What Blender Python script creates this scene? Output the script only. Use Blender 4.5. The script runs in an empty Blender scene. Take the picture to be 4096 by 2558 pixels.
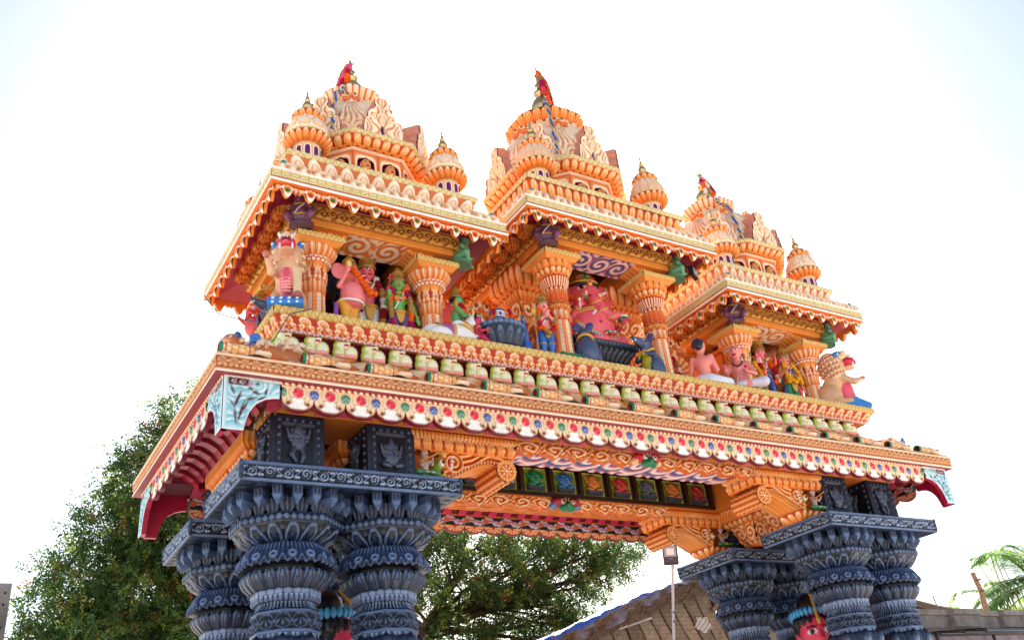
import bpy, math, random
import numpy as np
from mathutils import Vector, Matrix
PI = math.pi
random.seed(7)
rng = np.random.default_rng(7)
SC = bpy.context.scene
COL = SC.collection

# ------------------------------------------------------------------ objects
def tag(o, label=None, cat=None, group=None, kind=None):
    if label: o['label'] = label
    if cat: o['category'] = cat
    if group: o['group'] = group
    if kind: o['kind'] = kind
    return o

def empty(name, loc=(0, 0, 0), rz=0.0, label=None, cat=None, group=None, parent=None):
    o = bpy.data.objects.new(name, None)
    o.empty_display_size = .2
    COL.objects.link(o)
    o.location = loc
    o.rotation_euler = (0, 0, rz)
    if parent: o.parent = parent
    return tag(o, label, cat, group)

def kids(o):
    return list(o.children)

def copy_tree(o, parent=None):
    c = o.copy()
    COL.objects.link(c)
    c.parent = parent
    for ch in kids(o):
        copy_tree(ch, c)
    return c

def place(o, loc, rz=None, label=None, group=None, scale=None):
    o.location = loc
    if rz is not None: o.rotation_euler = (0, 0, rz)
    if scale is not None: o.scale = (scale,) * 3
    if label: o['label'] = label
    if group: o['group'] = group
    return o

# ------------------------------------------------------------------ colours
def lin(v):
    v = v / 255.0
    return v / 12.92 if v <= .04045 else ((v + .055) / 1.055) ** 2.4

def c(r, g, b):
    return np.array([lin(r), lin(g), lin(b)])

def pal(*stops):
    ts = np.array([s[0] for s in stops])
    cs = np.array([s[1] for s in stops])
    def f(t):
        t = np.asarray(t, float)
        return np.stack([np.interp(t, ts, cs[:, i]) for i in range(3)], -1)
    return f

def flat(col):
    col = np.asarray(col, float)
    def f(t):
        return np.broadcast_to(col, np.shape(t) + (3,)).copy()
    return f

CREAM = c(244, 218, 186)
ORANGE = c(232, 138, 46)
DEEP = c(196, 70, 26)
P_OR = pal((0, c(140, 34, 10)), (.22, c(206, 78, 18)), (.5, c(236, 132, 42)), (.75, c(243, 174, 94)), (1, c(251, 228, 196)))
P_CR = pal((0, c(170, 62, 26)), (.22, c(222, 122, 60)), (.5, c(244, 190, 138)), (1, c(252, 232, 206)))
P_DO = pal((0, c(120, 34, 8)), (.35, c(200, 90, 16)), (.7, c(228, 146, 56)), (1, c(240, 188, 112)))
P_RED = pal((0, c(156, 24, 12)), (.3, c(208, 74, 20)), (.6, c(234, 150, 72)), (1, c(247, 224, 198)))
P_GOLD = pal((0, c(150, 96, 30)), (.5, c(205, 158, 76)), (1, c(228, 196, 124)))
P_DGOLD = pal((0, c(130, 64, 14)), (.5, c(190, 116, 36)), (1, c(214, 152, 64)))
P_PALEGOLD = pal((0, c(168, 124, 62)), (.5, c(208, 178, 114)), (1, c(232, 210, 156)))
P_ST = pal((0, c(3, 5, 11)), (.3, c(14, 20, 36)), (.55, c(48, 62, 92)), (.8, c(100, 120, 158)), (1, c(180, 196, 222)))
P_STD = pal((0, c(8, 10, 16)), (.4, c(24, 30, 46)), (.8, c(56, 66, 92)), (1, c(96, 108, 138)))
MAROON = c(128, 14, 46)
CRIMSON = c(176, 20, 52)
P_WHITE = flat(c(246, 238, 228))
P_ORF = flat(c(232, 142, 62))
P_ORD = flat(c(214, 116, 36))
P_BROWN = pal((0, c(24, 10, 8)), (1, c(60, 30, 22)))

# ------------------------------------------------------------------ mesh buffer
class MB:
    def __init__(s):
        s.V = []; s.C = []; s.Q = []; s.T = []; s.QS = []; s.TS = []; s.n = 0
    def add(s, V, Q=None, T=None, col=(.8, .8, .8), smooth=True):
        V = np.asarray(V, float).reshape(-1, 3)
        col = np.asarray(col, float)
        if col.ndim == 1: col = np.broadcast_to(col, (len(V), 3))
        s.V.append(V); s.C.append(col.reshape(-1, 3))
        if Q is not None and len(Q):
            Q = np.asarray(Q, int).reshape(-1, 4) + s.n
            s.Q.append(Q); s.QS.append(np.full(len(Q), smooth))
        if T is not None and len(T):
            T = np.asarray(T, int).reshape(-1, 3) + s.n
            s.T.append(T); s.TS.append(np.full(len(T), smooth))
        s.n += len(V)
        return s
    def grid(s, P, col, smooth=True, wrap=False):
        nu, nv = P.shape[:2]
        idx = np.arange(nu * nv).reshape(nu, nv)
        if wrap: idx = np.vstack([idx, idx[:1]])
        q = np.stack([idx[:-1, :-1], idx[1:, :-1], idx[1:, 1:], idx[:-1, 1:]], -1).reshape(-1, 4)
        if np.ndim(col) == 3: col = np.asarray(col).reshape(-1, 3)
        return s.add(P.reshape(-1, 3), q, col=col, smooth=smooth)
    def box(s, x0, x1, y0, y1, z0, z1, col, top=None):
        v = np.array([[x0, y0, z0], [x1, y0, z0], [x1, y1, z0], [x0, y1, z0], [x0, y0, z1], [x1, y0, z1], [x1, y1, z1], [x0, y1, z1]])
        f = [[0, 3, 2, 1], [4, 5, 6, 7], [0, 1, 5, 4], [1, 2, 6, 5], [2, 3, 7, 6], [3, 0, 4, 7]]
        return s.add(v, f, col=col, smooth=False)
    def prism(s, pts, axis, lo, hi, col, side=None, smooth=False):
        """extrude a closed 2D outline; axis 'x': pts=(y,z); 'y': pts=(x,z); 'z': pts=(x,y)"""
        pts = np.asarray(pts, float); n = len(pts)
        def lift(t):
            o = np.full(n, t)
            if axis == 'x': return np.stack([o, pts[:, 0], pts[:, 1]], 1)
            if axis == 'y': return np.stack([pts[:, 0], o, pts[:, 1]], 1)
            return np.stack([pts[:, 0], pts[:, 1], o], 1)
        a, b = lift(lo), lift(hi)
        i = np.arange(n); j = (i + 1) % n
        tri = ear(pts)
        s.add(a, T=tri, col=col, smooth=False)
        s.add(b, T=tri[:, ::-1], col=col, smooth=False)
        s.add(np.vstack([a, b]), np.stack([i, j, j + n, i + n], 1), col=col if side is None else side, smooth=smooth)
        return s
    def tube(s, pts, r, col, n=8, cap=True):
        pts = np.asarray(pts, float); m = len(pts)
        r = np.broadcast_to(np.asarray(r, float), (m,))
        t = np.gradient(pts, axis=0); t /= np.linalg.norm(t, axis=1, keepdims=True) + 1e-9
        ref = np.array([0, 0, 1.0]) if abs(t[0, 2]) < .9 else np.array([1.0, 0, 0])
        a = np.cross(t, ref); a /= np.linalg.norm(a, axis=1, keepdims=True) + 1e-9
        b = np.cross(t, a)
        th = np.linspace(0, 2 * PI, n, endpoint=False)
        P = pts[None] + r[None, :, None] * (np.cos(th)[:, None, None] * a[None] + np.sin(th)[:, None, None] * b[None])
        cc = np.asarray(col, float)
        if cc.ndim == 2: cc = np.broadcast_to(cc[None], (n, m, 3))
        s.grid(P, cc if cc.ndim == 3 else col, wrap=True)
        if cap:
            for e, fl in ((0, 0), (m - 1, 1)):
                tri = [[0, i, i + 1] for i in range(1, n - 1)]
                s.add(P[:, e], T=tri, col=cc[0, e] if cc.ndim == 3 else col)
        return s
    def ball(s, p, r, col, nu=10, nv=6):
        th = np.linspace(0, 2 * PI, nu, endpoint=False)[:, None]; ph = np.linspace(-PI / 2, PI / 2, nv)[None]
        r = np.broadcast_to(np.asarray(r, float), (3,))
        P = np.stack([np.cos(th) * np.cos(ph) * r[0] + p[0], np.sin(th) * np.cos(ph) * r[1] + p[1], np.sin(ph) * np.ones_like(th) * r[2] + p[2]], -1)
        return s.grid(P, col, wrap=True)
    def join(s, o, M=None, col=None):
        if M is None: M = np.eye(4)
        M = np.asarray(M, float)
        V = np.vstack(o.V); C = np.vstack(o.C)
        if col is not None: C = col(C)
        b = s.n
        s.V.append(V @ M[:3, :3].T + M[:3, 3]); s.C.append(C)
        for q, k in zip(o.Q, o.QS): s.Q.append(q + b); s.QS.append(k)
        for q, k in zip(o.T, o.TS): s.T.append(q + b); s.TS.append(k)
        s.n += len(V)
        return s
    def mesh(s, name, mat):
        me = bpy.data.meshes.new(name)
        V = np.vstack(s.V); C = np.vstack(s.C)
        Q = np.vstack(s.Q) if s.Q else np.zeros((0, 4), int)
        T = np.vstack(s.T) if s.T else np.zeros((0, 3), int)
        sm = np.concatenate((s.QS or [np.zeros(0, bool)]) + (s.TS or [np.zeros(0, bool)]))
        me.vertices.add(len(V)); me.vertices.foreach_set('co', V.astype(np.float32).ravel())
        loops = np.concatenate([Q.ravel(), T.ravel()]).astype(np.int32)
        me.loops.add(len(loops)); me.loops.foreach_set('vertex_index', loops)
        me.polygons.add(len(Q) + len(T))
        st = np.concatenate([np.arange(len(Q)) * 4, len(Q) * 4 + np.arange(len(T)) * 3]).astype(np.int32)
        me.polygons.foreach_set('loop_start', st)
        me.polygons.foreach_set('use_smooth', sm)
        me.update(calc_edges=True)
        at = me.color_attributes.new('col', 'FLOAT_COLOR', 'POINT')
        at.data.foreach_set('color', np.hstack([C, np.ones((len(C), 1))]).astype(np.float32).ravel())
        me.materials.append(mat)
        me.validate()
        return me
    def build(s, name, mat, parent=None, loc=None, rz=None):
        o = bpy.data.objects.new(name, s.mesh(name, mat))
        COL.objects.link(o)
        if parent: o.parent = parent
        if loc is not None: o.location = loc
        if rz is not None: o.rotation_euler = (0, 0, rz)
        return o

def link(name, me, parent=None, loc=(0, 0, 0), rz=0, rot=None, scale=None):
    o = bpy.data.objects.new(name, me); COL.objects.link(o)
    if parent: o.parent = parent
    o.location = loc
    o.rotation_euler = rot if rot else (0, 0, rz)
    if scale is not None: o.scale = scale if hasattr(scale, '__len__') else (scale,) * 3
    return o

def ear(pts):
    """triangulate a simple polygon"""
    from mathutils.geometry import tessellate_polygon
    t = tessellate_polygon([[Vector((p[0], p[1], 0)) for p in pts]])
    return np.array([list(x) for x in t], int)

def T4(loc=(0, 0, 0), rz=0, s=1.0, rx=0, ry=0):
    return np.array(Matrix.Translation(loc) @ Matrix.Rotation(rz, 4, 'Z') @ Matrix.Rotation(ry, 4, 'Y') @ Matrix.Rotation(rx, 4, 'X') @ (Matrix.Diagonal((*((s,) * 3 if not hasattr(s, '__len__') else s), 1))))

# ------------------------------------------------------------------ materials
def nt(name):
    m = bpy.data.materials.new(name); m.use_nodes = True
    n = m.node_tree.nodes; L = m.node_tree.links
    return m, n, L, n['Principled BSDF']

def attr_mat(name, rough=.5, spec=.4, metal=0., dirt=.22, scale=5., bump=.15, bscale=60., coat=0., trans=0., streak=0.):
    m, n, L, b = nt(name)
    a = n.new('ShaderNodeAttribute'); a.attribute_name = 'col'
    tc = n.new('ShaderNodeTexCoord')
    nz = n.new('ShaderNodeTexNoise'); nz.inputs['Scale'].default_value = scale; nz.inputs['Detail'].default_value = 5
    nz.inputs['Roughness'].default_value = .65
    L.new(tc.outputs['Object'], nz.inputs['Vector'])
    mr = n.new('ShaderNodeMapRange'); mr.inputs[1].default_value = .3; mr.inputs[2].default_value = .7
    mr.inputs[3].default_value = 1 - dirt; mr.inputs[4].default_value = 1.06
    L.new(nz.outputs['Fac'], mr.inputs[0])
    mx = n.new('ShaderNodeVectorMath'); mx.operation = 'SCALE'
    L.new(a.outputs['Color'], mx.inputs[0]); L.new(mr.outputs[0], mx.inputs['Scale'])
    if streak:      # rain streaks and soot, drawn out vertically
        mp = n.new('ShaderNodeMapping'); mp.inputs['Scale'].default_value = (9, 9, .9); L.new(tc.outputs['Object'], mp.inputs['Vector'])
        n3 = n.new('ShaderNodeTexNoise'); n3.inputs['Scale'].default_value = 1.3; n3.inputs['Detail'].default_value = 6; n3.inputs['Roughness'].default_value = .7
        L.new(mp.outputs[0], n3.inputs['Vector'])
        r3 = n.new('ShaderNodeMapRange'); r3.inputs[1].default_value = .52; r3.inputs[2].default_value = .72; r3.inputs[3].default_value = 1; r3.inputs[4].default_value = 1 - streak
        L.new(n3.outputs['Fac'], r3.inputs[0])
        m3 = n.new('ShaderNodeVectorMath'); m3.operation = 'SCALE'; L.new(mx.outputs[0], m3.inputs[0]); L.new(r3.outputs[0], m3.inputs['Scale']); mx = m3
    L.new(mx.outputs[0], b.inputs['Base Color'])
    b.inputs['Metallic'].default_value = metal
    b.inputs['Specular IOR Level'].default_value = spec
    n2 = n.new('ShaderNodeTexNoise'); n2.inputs['Scale'].default_value = bscale; n2.inputs['Detail'].default_value = 3
    L.new(tc.outputs['Object'], n2.inputs['Vector'])
    r2 = n.new('ShaderNodeMapRange'); r2.inputs[3].default_value = rough - .1; r2.inputs[4].default_value = rough + .15
    L.new(n2.outputs['Fac'], r2.inputs[0]); L.new(r2.outputs[0], b.inputs['Roughness'])
    if bump:
        bp = n.new('ShaderNodeBump'); bp.inputs['Strength'].default_value = bump; bp.inputs['Distance'].default_value = .01
        L.new(n2.outputs['Fac'], bp.inputs['Height']); L.new(bp.outputs['Normal'], b.inputs['Normal'])
    if coat: b.inputs['Coat Weight'].default_value = coat
    if trans:
        tr = n.new('ShaderNodeBsdfTranslucent'); L.new(mx.outputs[0], tr.inputs['Color'])
        ms = n.new('ShaderNodeMixShader'); ms.inputs[0].default_value = trans
        L.new(b.outputs[0], ms.inputs[1]); L.new(tr.outputs[0], ms.inputs[2])
        L.new(ms.outputs[0], n['Material Output'].inputs[0])
    return m

M_PAINT = attr_mat('painted_plaster', rough=.5, spec=.35, dirt=.14, scale=3, streak=.16)
M_GLOSS = attr_mat('enamel_paint', rough=.38, spec=.5, dirt=.15, scale=7, bump=.06)
M_STONE = attr_mat('painted_stone', rough=.4, spec=.45, dirt=.4, scale=7, bump=.3, bscale=45, streak=.35)
M_METAL = attr_mat('brass', rough=.32, metal=.85, dirt=.4, scale=12)
M_LEAF = attr_mat('foliage', rough=.5, spec=.3, dirt=.3, scale=1.2, bump=0, trans=.45)
M_BARK = attr_mat('bark', rough=.85, spec=.2, dirt=.5, scale=14, bump=.6, bscale=25)
M_CLOTH = attr_mat('cloth', rough=.8, spec=.2, dirt=.3, scale=6, bump=.2, bscale=40)
M_CONC = attr_mat('weathered_concrete', rough=.85, spec=.2, dirt=.55, scale=2.2, bump=.4, bscale=20)
M_THATCH = attr_mat('palm_thatch', rough=.9, spec=.1, dirt=.45, scale=11, bump=.5, bscale=35)

# ------------------------------------------------------------------ carved motifs
# each returns (height 0..1, tone 0..1); x in [-a,a], y in [0,1] (unit = strip height)
def sm(d, w=.035):
    return np.clip(.5 - d / (2 * w), 0, 1)

def mixt(t, m, v):
    return t * (1 - m) + v * m

def m_plain(x, y, k, a):
    return x * 0, x * 0 + .6

def m_grad(x, y, k, a):
    return x * 0, .15 + .75 * y

def m_cobra(x, y, k, a):
    s = a / .46; x = x / s; ax = np.abs(x)
    hood = np.hypot(x, (y - .66) * .92) - .3
    hood2 = np.hypot(x, (y - .63) * .95) - .19
    stem = np.maximum(ax - (.05 + .13 * np.clip(y - .15, 0, 1)), y - .66)
    curl = np.hypot(ax - .25, y - .3) - .155
    curl2 = np.hypot(ax - .27, y - .25) - .07
    foot = np.maximum(np.abs(ax - .3) - .09, np.abs(y - .07) - .07)
    h = np.maximum.reduce([sm(hood) * .9, sm(stem) * .7, sm(curl) * .75, sm(foot) * .6])
    t = .16 + 0 * x
    t = mixt(t, sm(curl), 1.); t = mixt(t, sm(curl2), .35); t = mixt(t, sm(foot), .9)
    t = mixt(t, sm(hood), 1.)
    t = mixt(t, sm(stem), .62)
    t = mixt(t, sm(hood2), .48 + .5 * np.clip((y - .45) * 2, 0, 1))
    t = mixt(t, sm(np.abs(hood2) - .01, .02), .2)
    t = mixt(t, sm(np.maximum(ax - .012, np.abs(y - .42) - .25), .02), .2)
    return h, t

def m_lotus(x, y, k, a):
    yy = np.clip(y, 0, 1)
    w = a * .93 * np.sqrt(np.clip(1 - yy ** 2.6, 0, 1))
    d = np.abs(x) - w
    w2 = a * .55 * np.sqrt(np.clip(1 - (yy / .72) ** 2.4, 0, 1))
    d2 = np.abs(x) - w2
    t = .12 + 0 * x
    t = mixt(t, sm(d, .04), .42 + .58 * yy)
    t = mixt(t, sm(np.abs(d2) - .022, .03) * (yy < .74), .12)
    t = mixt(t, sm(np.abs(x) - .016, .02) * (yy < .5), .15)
    h = sm(d, .06) * (.65 + .35 * sm(d2, .15))
    return h, t

def m_tulip(x, y, k, a):
    s = a / .42; x = x / s; ax = np.abs(x)
    body = np.hypot(x / .95, (y - .6) / 1.15) - .34
    core = np.hypot(x / .6, (y - .64) / 1.3) - .25
    curl = np.hypot(ax - .27, y - .18) - .15
    h = np.maximum.reduce([sm(body, .06) * .8, sm(core, .06), sm(curl, .05) * .6])
    t = .16 + 0 * x
    t = mixt(t, sm(curl), .55); t = mixt(t, sm(body), .5 + .5 * y); t = mixt(t, sm(core), .4 + .6 * y)
    t = mixt(t, sm(np.abs(core) - .015, .02), .16)
    t = mixt(t, sm(np.abs(curl) - .01, .02), .2)
    return h, t

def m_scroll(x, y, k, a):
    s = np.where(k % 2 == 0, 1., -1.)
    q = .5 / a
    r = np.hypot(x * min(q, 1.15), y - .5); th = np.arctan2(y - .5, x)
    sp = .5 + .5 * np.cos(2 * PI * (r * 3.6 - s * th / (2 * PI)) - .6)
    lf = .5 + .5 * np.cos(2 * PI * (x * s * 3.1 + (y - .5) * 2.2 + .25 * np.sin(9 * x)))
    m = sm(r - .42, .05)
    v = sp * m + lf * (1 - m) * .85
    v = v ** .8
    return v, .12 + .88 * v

def m_wave(x, y, k, a):
    """rolling S curls with ribbed leaf between"""
    s = np.where(k % 2 == 0, 1., -1.)
    u = x / a
    r = np.hypot((u + .35) * a, y - .55); th = np.arctan2(y - .55, (u + .35))
    sp = .5 + .5 * np.cos(2 * PI * (r * 3.0 - th / (2 * PI)))
    lf = .5 + .5 * np.cos(2 * PI * ((u * 1.7) - .55 * (y - .3) ** 2 * 2))
    m = sm(r - .33, .08)
    v = sp * m + lf * (1 - m)
    return v, .25 + .75 * v

def m_vine(x, y, k, a):
    s = np.where(k % 2 == 0, 1., -1.)
    yy = (y - .5) * s + .5
    r = np.hypot(x, yy - .47); th = np.arctan2(yy - .47, x)
    f = (r / .23 - th / (2 * PI)) % 1.0
    line = sm(np.abs(f - .5) - .24, .1) * sm(r - .4, .03)
    lobes = sm(np.hypot(np.abs(x) - a * .86, np.abs(y - .5) - .27) - .13, .04)
    bud = sm(np.hypot(np.abs(x) - a * .55, y - .86) - .08, .03)
    stem = sm(np.abs(y - .5 + .36 * s * np.cos(PI * x / a / 2)) - .05, .03)
    v = np.maximum.reduce([line, lobes, bud, stem])
    edge = sm(np.minimum(y, 1 - y) - .05, .02)
    v = np.maximum(v, edge * .6)
    return v, .04 + .92 * v

def m_bead(x, y, k, a):
    d = np.hypot(x, y - .5) - min(a, .5) * .86
    h = np.sqrt(np.clip(1 - (np.hypot(x, y - .5) / (min(a, .5) * .9)) ** 2, 0, 1))
    return h, .15 + .85 * sm(d, .06)

def m_flute(x, y, k, a):
    h = np.sqrt(np.clip(1 - (x / (a * .92)) ** 2, 0, 1))
    return h, .1 + .85 * np.clip(h * 1.25, 0, 1) ** .8 * (.75 + .25 * y)

def m_tongue(x, y, k, a):
    """rows of rounded tongues hanging or standing"""
    w = a * .85
    d = np.maximum(np.abs(x) - w, 0 * x)
    end = np.hypot(x, np.minimum(y - w * 1.1, 0)) - w
    d = end
    t = mixt(.12 + 0 * x, sm(d, .05), .55 + .45 * y)
    t = mixt(t, sm(np.abs(d + w * .45) - .02, .03), .3)
    return sm(d, .08), t

def m_ribs(x, y, k, a):
    h = .5 + .5 * np.cos(PI * x / a)
    v = np.clip(h * 1.5 - .2, 0, 1)
    return v, .1 + .8 * v

def m_dia(x, y, k, a):
    d = np.abs(x) / a + np.abs(y - .5) / .36 - .95
    ci = np.hypot(x, y - .5) - .3
    dd = np.where(k % 3 == 2, ci, d * .3)
    edge = sm(np.minimum(y, 1 - y) - .1, .03)
    v = np.maximum(sm(dd, .03), edge * .75)
    return v, .15 + .6 * v

def m_gold(x, y, k, a):
    ax = np.abs(x)
    d = np.abs(np.hypot(ax - .13, y - .6) - .22)
    v = np.abs(np.abs(x) * .9 + (y - .2) * .7 - .18)
    e = np.abs(ax - a) - .02
    line = np.minimum.reduce([d, np.where(y < .6, v, 9), e])
    l = sm(line - .035, .03)
    rad = .5 + .5 * np.cos(np.arctan2(y - .5, x) * 8)
    inner = sm(np.hypot(x, y - .52) - .14, .04)
    t = 1 - .75 * l - .35 * inner * rad
    return .3 + .7 * (1 - l), np.clip(t, 0, 1)

def m_zig(x, y, k, a):
    z = np.abs(np.abs(x / a) - y)
    l = sm(z - .12, .1)
    n = .5 + .5 * np.cos(2 * PI * (x * 3.3 / a + y))
    return 1 - .6 * l, np.clip(1 - .7 * l - .15 * n, 0, 1)

def m_kirti(x, y, k, a):
    s = a / .42; x = x / s; ax = np.abs(x)
    eye = np.hypot(ax - .15, y - .6) - .12
    pup = np.hypot(ax - .14, y - .6) - .05
    nose = np.hypot(x, (y - .42) * .8) - .1
    cheek = np.hypot(ax - .22, y - .27) - .14
    cheek2 = np.hypot(ax - .24, y - .25) - .06
    fan = .5 + .5 * np.cos(np.arctan2(x, y - .62) * 9)
    fm = sm(np.hypot(x, y - .66) - .32, .04) * (y > .66)
    side = np.hypot(ax - .4, y - .62) - .1
    h = np.maximum.reduce([sm(eye, .05), sm(nose, .05), sm(cheek, .05) * .8, fan * fm * .8, sm(side) * .6])
    t = .2 + 0 * x
    t = mixt(t, fm, .3 + .7 * fan); t = mixt(t, sm(cheek), 1.); t = mixt(t, sm(cheek2), .3)
    t = mixt(t, sm(side), .9); t = mixt(t, sm(nose), .6); t = mixt(t, sm(eye), .75); t = mixt(t, sm(pup, .02), 0.)
    return h, t

def m_shell(x, y, k, a):
    x = x * (.5 / a); a = .5
    r = np.hypot(x, y - .78); th = np.arctan2(x, .78 - y)
    fan = .5 + .5 * np.cos(th * 8.5)
    fm = sm(np.abs(r - .34) - .2, .04) * (np.abs(th) < 1.35)
    ringd = np.abs(np.hypot(x, y - .52) - .44) - .035
    ring2 = np.abs(np.hypot(x, y - .52) - .34) - .02
    v = np.maximum.reduce([fan * fm, sm(ringd, .03), sm(ring2, .03) * .5 * (y < .6), sm(np.hypot(np.abs(x) - a, y - .5) - .12, .04) * .7])
    edge = sm(np.minimum(y, 1 - y) - .05, .02)
    v = np.maximum(v, edge * .8)
    return v, .06 + .74 * v

def m_key(x, y, k, a):
    """long grooves ending in round drops (cushion)"""
    u = x / a
    g = .5 + .5 * np.cos(2 * PI * u * 2)
    gm = np.clip((y - .3) * 3, 0, 1)
    drop = np.hypot(x, y - .3) - .13
    d2 = np.hypot(x, y - .3) - .06
    wave = np.abs(y - (.14 + .12 * np.cos(PI * u * 2))) - .035
    v = g * gm * .9
    v = mixt(v, sm(drop, .03), 1.); v = mixt(v, sm(d2, .02), 0.)
    v = np.maximum(v, sm(wave, .03) * .9)
    return v, .08 + .7 * v + .1 * y

def m_ogive(x, y, k, a):
    """pointed lotus petal with inner bud"""
    w = a * .9 * np.clip(np.sin(np.clip(1 - y, 0, 1) * PI * .62 + .12), 0, 1) ** .75
    d = np.abs(x) - w * (y < 1)
    w2 = w * .62; d2 = np.abs(x) - w2 * (y < .86)
    rib = .5 + .5 * np.cos(x / a * 16)
    bud = np.hypot(x, (y - .48) * .8) - a * .3
    t = .04 + 0 * x
    t = mixt(t, sm(d, .03), .78)
    t = mixt(t, sm(d2, .02), .06 + .5 * rib * (y < .42) + .3 * (y > .62))
    t = mixt(t, sm(bud, .03), .55)
    h = sm(d, .05) * (.7 + .3 * sm(bud, .1))
    gb = sm(np.hypot(np.abs(x) - a, y - .72) - .09, .03)
    t = mixt(t, gb, .5); h = np.maximum(h, gb * .6)
    return h, t

def m_row2(x, y, k, a):
    """two staggered rows of small bricks/teeth"""
    y2 = (y * 2) % 1.0
    xs = np.where(y > .5, x, ((x + 2 * a) % (2 * a)) - a)
    d = np.maximum(np.abs(xs) - a * .78, np.abs(y2 - .5) - .38)
    return sm(d, .05), .15 + .85 * sm(d, .05)

# ------------------------------------------------------------------ sweeps
def resample(prof, dv, nmin=2):
    p = np.asarray(prof, float)
    s = np.concatenate([[0], np.cumsum(np.hypot(*np.diff(p, axis=0).T))])
    n = max(nmin, int(round(s[-1] / dv)) + 1, )
    t = np.linspace(0, s[-1], n)
    if len(p) > 2: t = np.unique(np.concatenate([t, s]))
    q = np.stack([np.interp(t, s, p[:, 0]), np.interp(t, s, p[:, 1])], 1)
    return q, t / s[-1], s[-1]

def rect(x0, x1, y0, y1):
    return [(x0, y0), (x1, y0), (x1, y1), (x0, y1)]

def octa(cx, cy, ap):
    r = ap / math.cos(PI / 8)
    return [(cx + r * math.cos(-PI / 2 - PI / 8 + i * PI / 4), cy + r * math.sin(-PI / 2 - PI / 8 + i * PI / 4)) for i in range(8)]

def ring(mb, pts, prof, motif=None, period=.3, amp=.02, pal_=P_OR, du=.016, dv=.016, edges=None, lines=None, flip=False, phase=0., smooth=True):
    """sweep a cross-section (outward offset, z) round a convex polygon, carving the motif on it"""
    pts = np.asarray(pts, float); n = len(pts)
    e = np.roll(pts, -1, 0) - pts
    nr = np.stack([e[:, 1], -e[:, 0]], 1); nr /= np.linalg.norm(nr, axis=1, keepdims=True)
    npv = np.roll(nr, 1, 0)
    mit = (nr + npv) / (1 + (nr * npv).sum(1, keepdims=True))
    plain = motif is None
    q, v, H = resample(prof, 9 if plain else dv)
    tg = np.gradient(q, axis=0); no = np.stack([tg[:, 1], -tg[:, 0]], 1); no /= np.linalg.norm(no, axis=1, keepdims=True) + 1e-9
    for i in (range(n) if edges is None else edges):
        A = pts[i][None] + mit[i][None] * q[:, :1]
        B = pts[(i + 1) % n][None] + mit[(i + 1) % n][None] * q[:, :1]
        L = np.linalg.norm(pts[(i + 1) % n] - pts[i]) + 1e-9
        Lm = np.linalg.norm(A.mean(0) - B.mean(0))
        nm = max(1, int(round(Lm / period)))
        nu = 2 if plain else max(2, int(Lm / du) + 1)
        t = np.linspace(0, 1, nu)
        U = t * nm + phase
        k = np.floor(U - 1e-9).astype(int); p = Lm / nm
        a = p / H / 2
        x = (U - k - .5) * 2 * a
        X, Y = np.meshgrid(x, 1 - v if flip else v, indexing='ij'); K = np.repeat(k[:, None], len(v), 1)
        h, tone = (motif or m_plain)(X, Y, K, a)
        N = np.stack([nr[i, 0] * no[:, 0], nr[i, 1] * no[:, 0], no[:, 1]], 1)
        P = np.empty((nu, len(v), 3))
        P[..., :2] = A[None] * (1 - t)[:, None, None] + B[None] * t[:, None, None]
        P[..., 2] = q[None, :, 1]
        P += (h * amp)[..., None] * N[None]
        mb.grid(P, pal_(tone), smooth=smooth)
    return mb

def slab(mb, pts, z, col, hole=None):
    pts = np.asarray(pts, float)
    mb.add(np.c_[pts, np.full(len(pts), z)], T=ear(pts), col=col, smooth=False)
    return mb

def lathe(mb, prof, motif=None, count=8, amp=.015, pal_=P_OR, octg=False, du=.016, dv=.016, cx=0, cy=0, flip=False, blend=1.0, nmin=16, phase=0.):
    q, v, H = resample(prof, 9 if motif is None else dv)
    tg = np.gradient(q, axis=0); no = np.stack([tg[:, 1], -tg[:, 0]], 1); no /= np.linalg.norm(no, axis=1, keepdims=True) + 1e-9
    rm = q[:, 0].max()
    if motif is None: nu = 24 if not octg else 32
    else: nu = max(nmin, int(2 * PI * rm / du))
    nu = int(math.ceil(nu / 8) * 8)
    th = np.linspace(0, 2 * PI, nu, endpoint=False) + PI / 8
    U = (np.arange(nu) / nu) * count + phase
    k = np.floor(U + 1e-9).astype(int)
    rmean = q[:, 0].mean(); a = (2 * PI * rmean / count) / H / 2
    x = (U - k - .5) * 2 * a
    X, Y = np.meshgrid(x, 1 - v if flip else v, indexing='ij'); K = np.repeat(k[:, None], len(v), 1)
    h, tone = (motif or m_plain)(X, Y, K, a)
    g = np.ones(nu)
    if octg:
        g = math.cos(PI / 8) / np.cos(((th + PI / 8) % (PI / 4)) - PI / 8)
        g = 1 + (g - 1) * blend
    R = q[None, :, 0] * g[:, None] + h * amp * no[None, :, 0]
    Z = q[None, :, 1] + h * amp * no[None, :, 1]
    P = np.stack([cx + R * np.cos(th)[:, None], cy + R * np.sin(th)[:, None], Z], -1)
    mb.grid(P, pal_(tone), wrap=True)
    return mb

def panel(mb, O, U, V, W, H, motif, period, amp=.02, pal_=P_OR, du=.014, over=None):
    """carved flat panel: origin O (lower left), unit axes U (right) V (up)"""
    O, U, V = [np.asarray(t, float) for t in (O, U, V)]
    N = np.cross(U, V)
    nu, nv = max(2, int(W / du) + 1), max(2, int(H / du) + 1)
    nm = max(1, int(round(W / period)))
    t = np.linspace(0, 1, nu); s = np.linspace(0, 1, nv)
    Un = t * nm; k = np.floor(Un - 1e-9).astype(int); a = W / nm / H / 2
    X, Y = np.meshgrid((Un - k - .5) * 2 * a, s, indexing='ij'); K = np.repeat(k[:, None], nv, 1)
    h, tone = motif(X, Y, K, a)
    P = O + U * (t * W)[:, None, None] + V * (s * H)[None, :, None] + N * (h * amp)[..., None]
    mb.grid(P, pal_(tone))
    return mb
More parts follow.
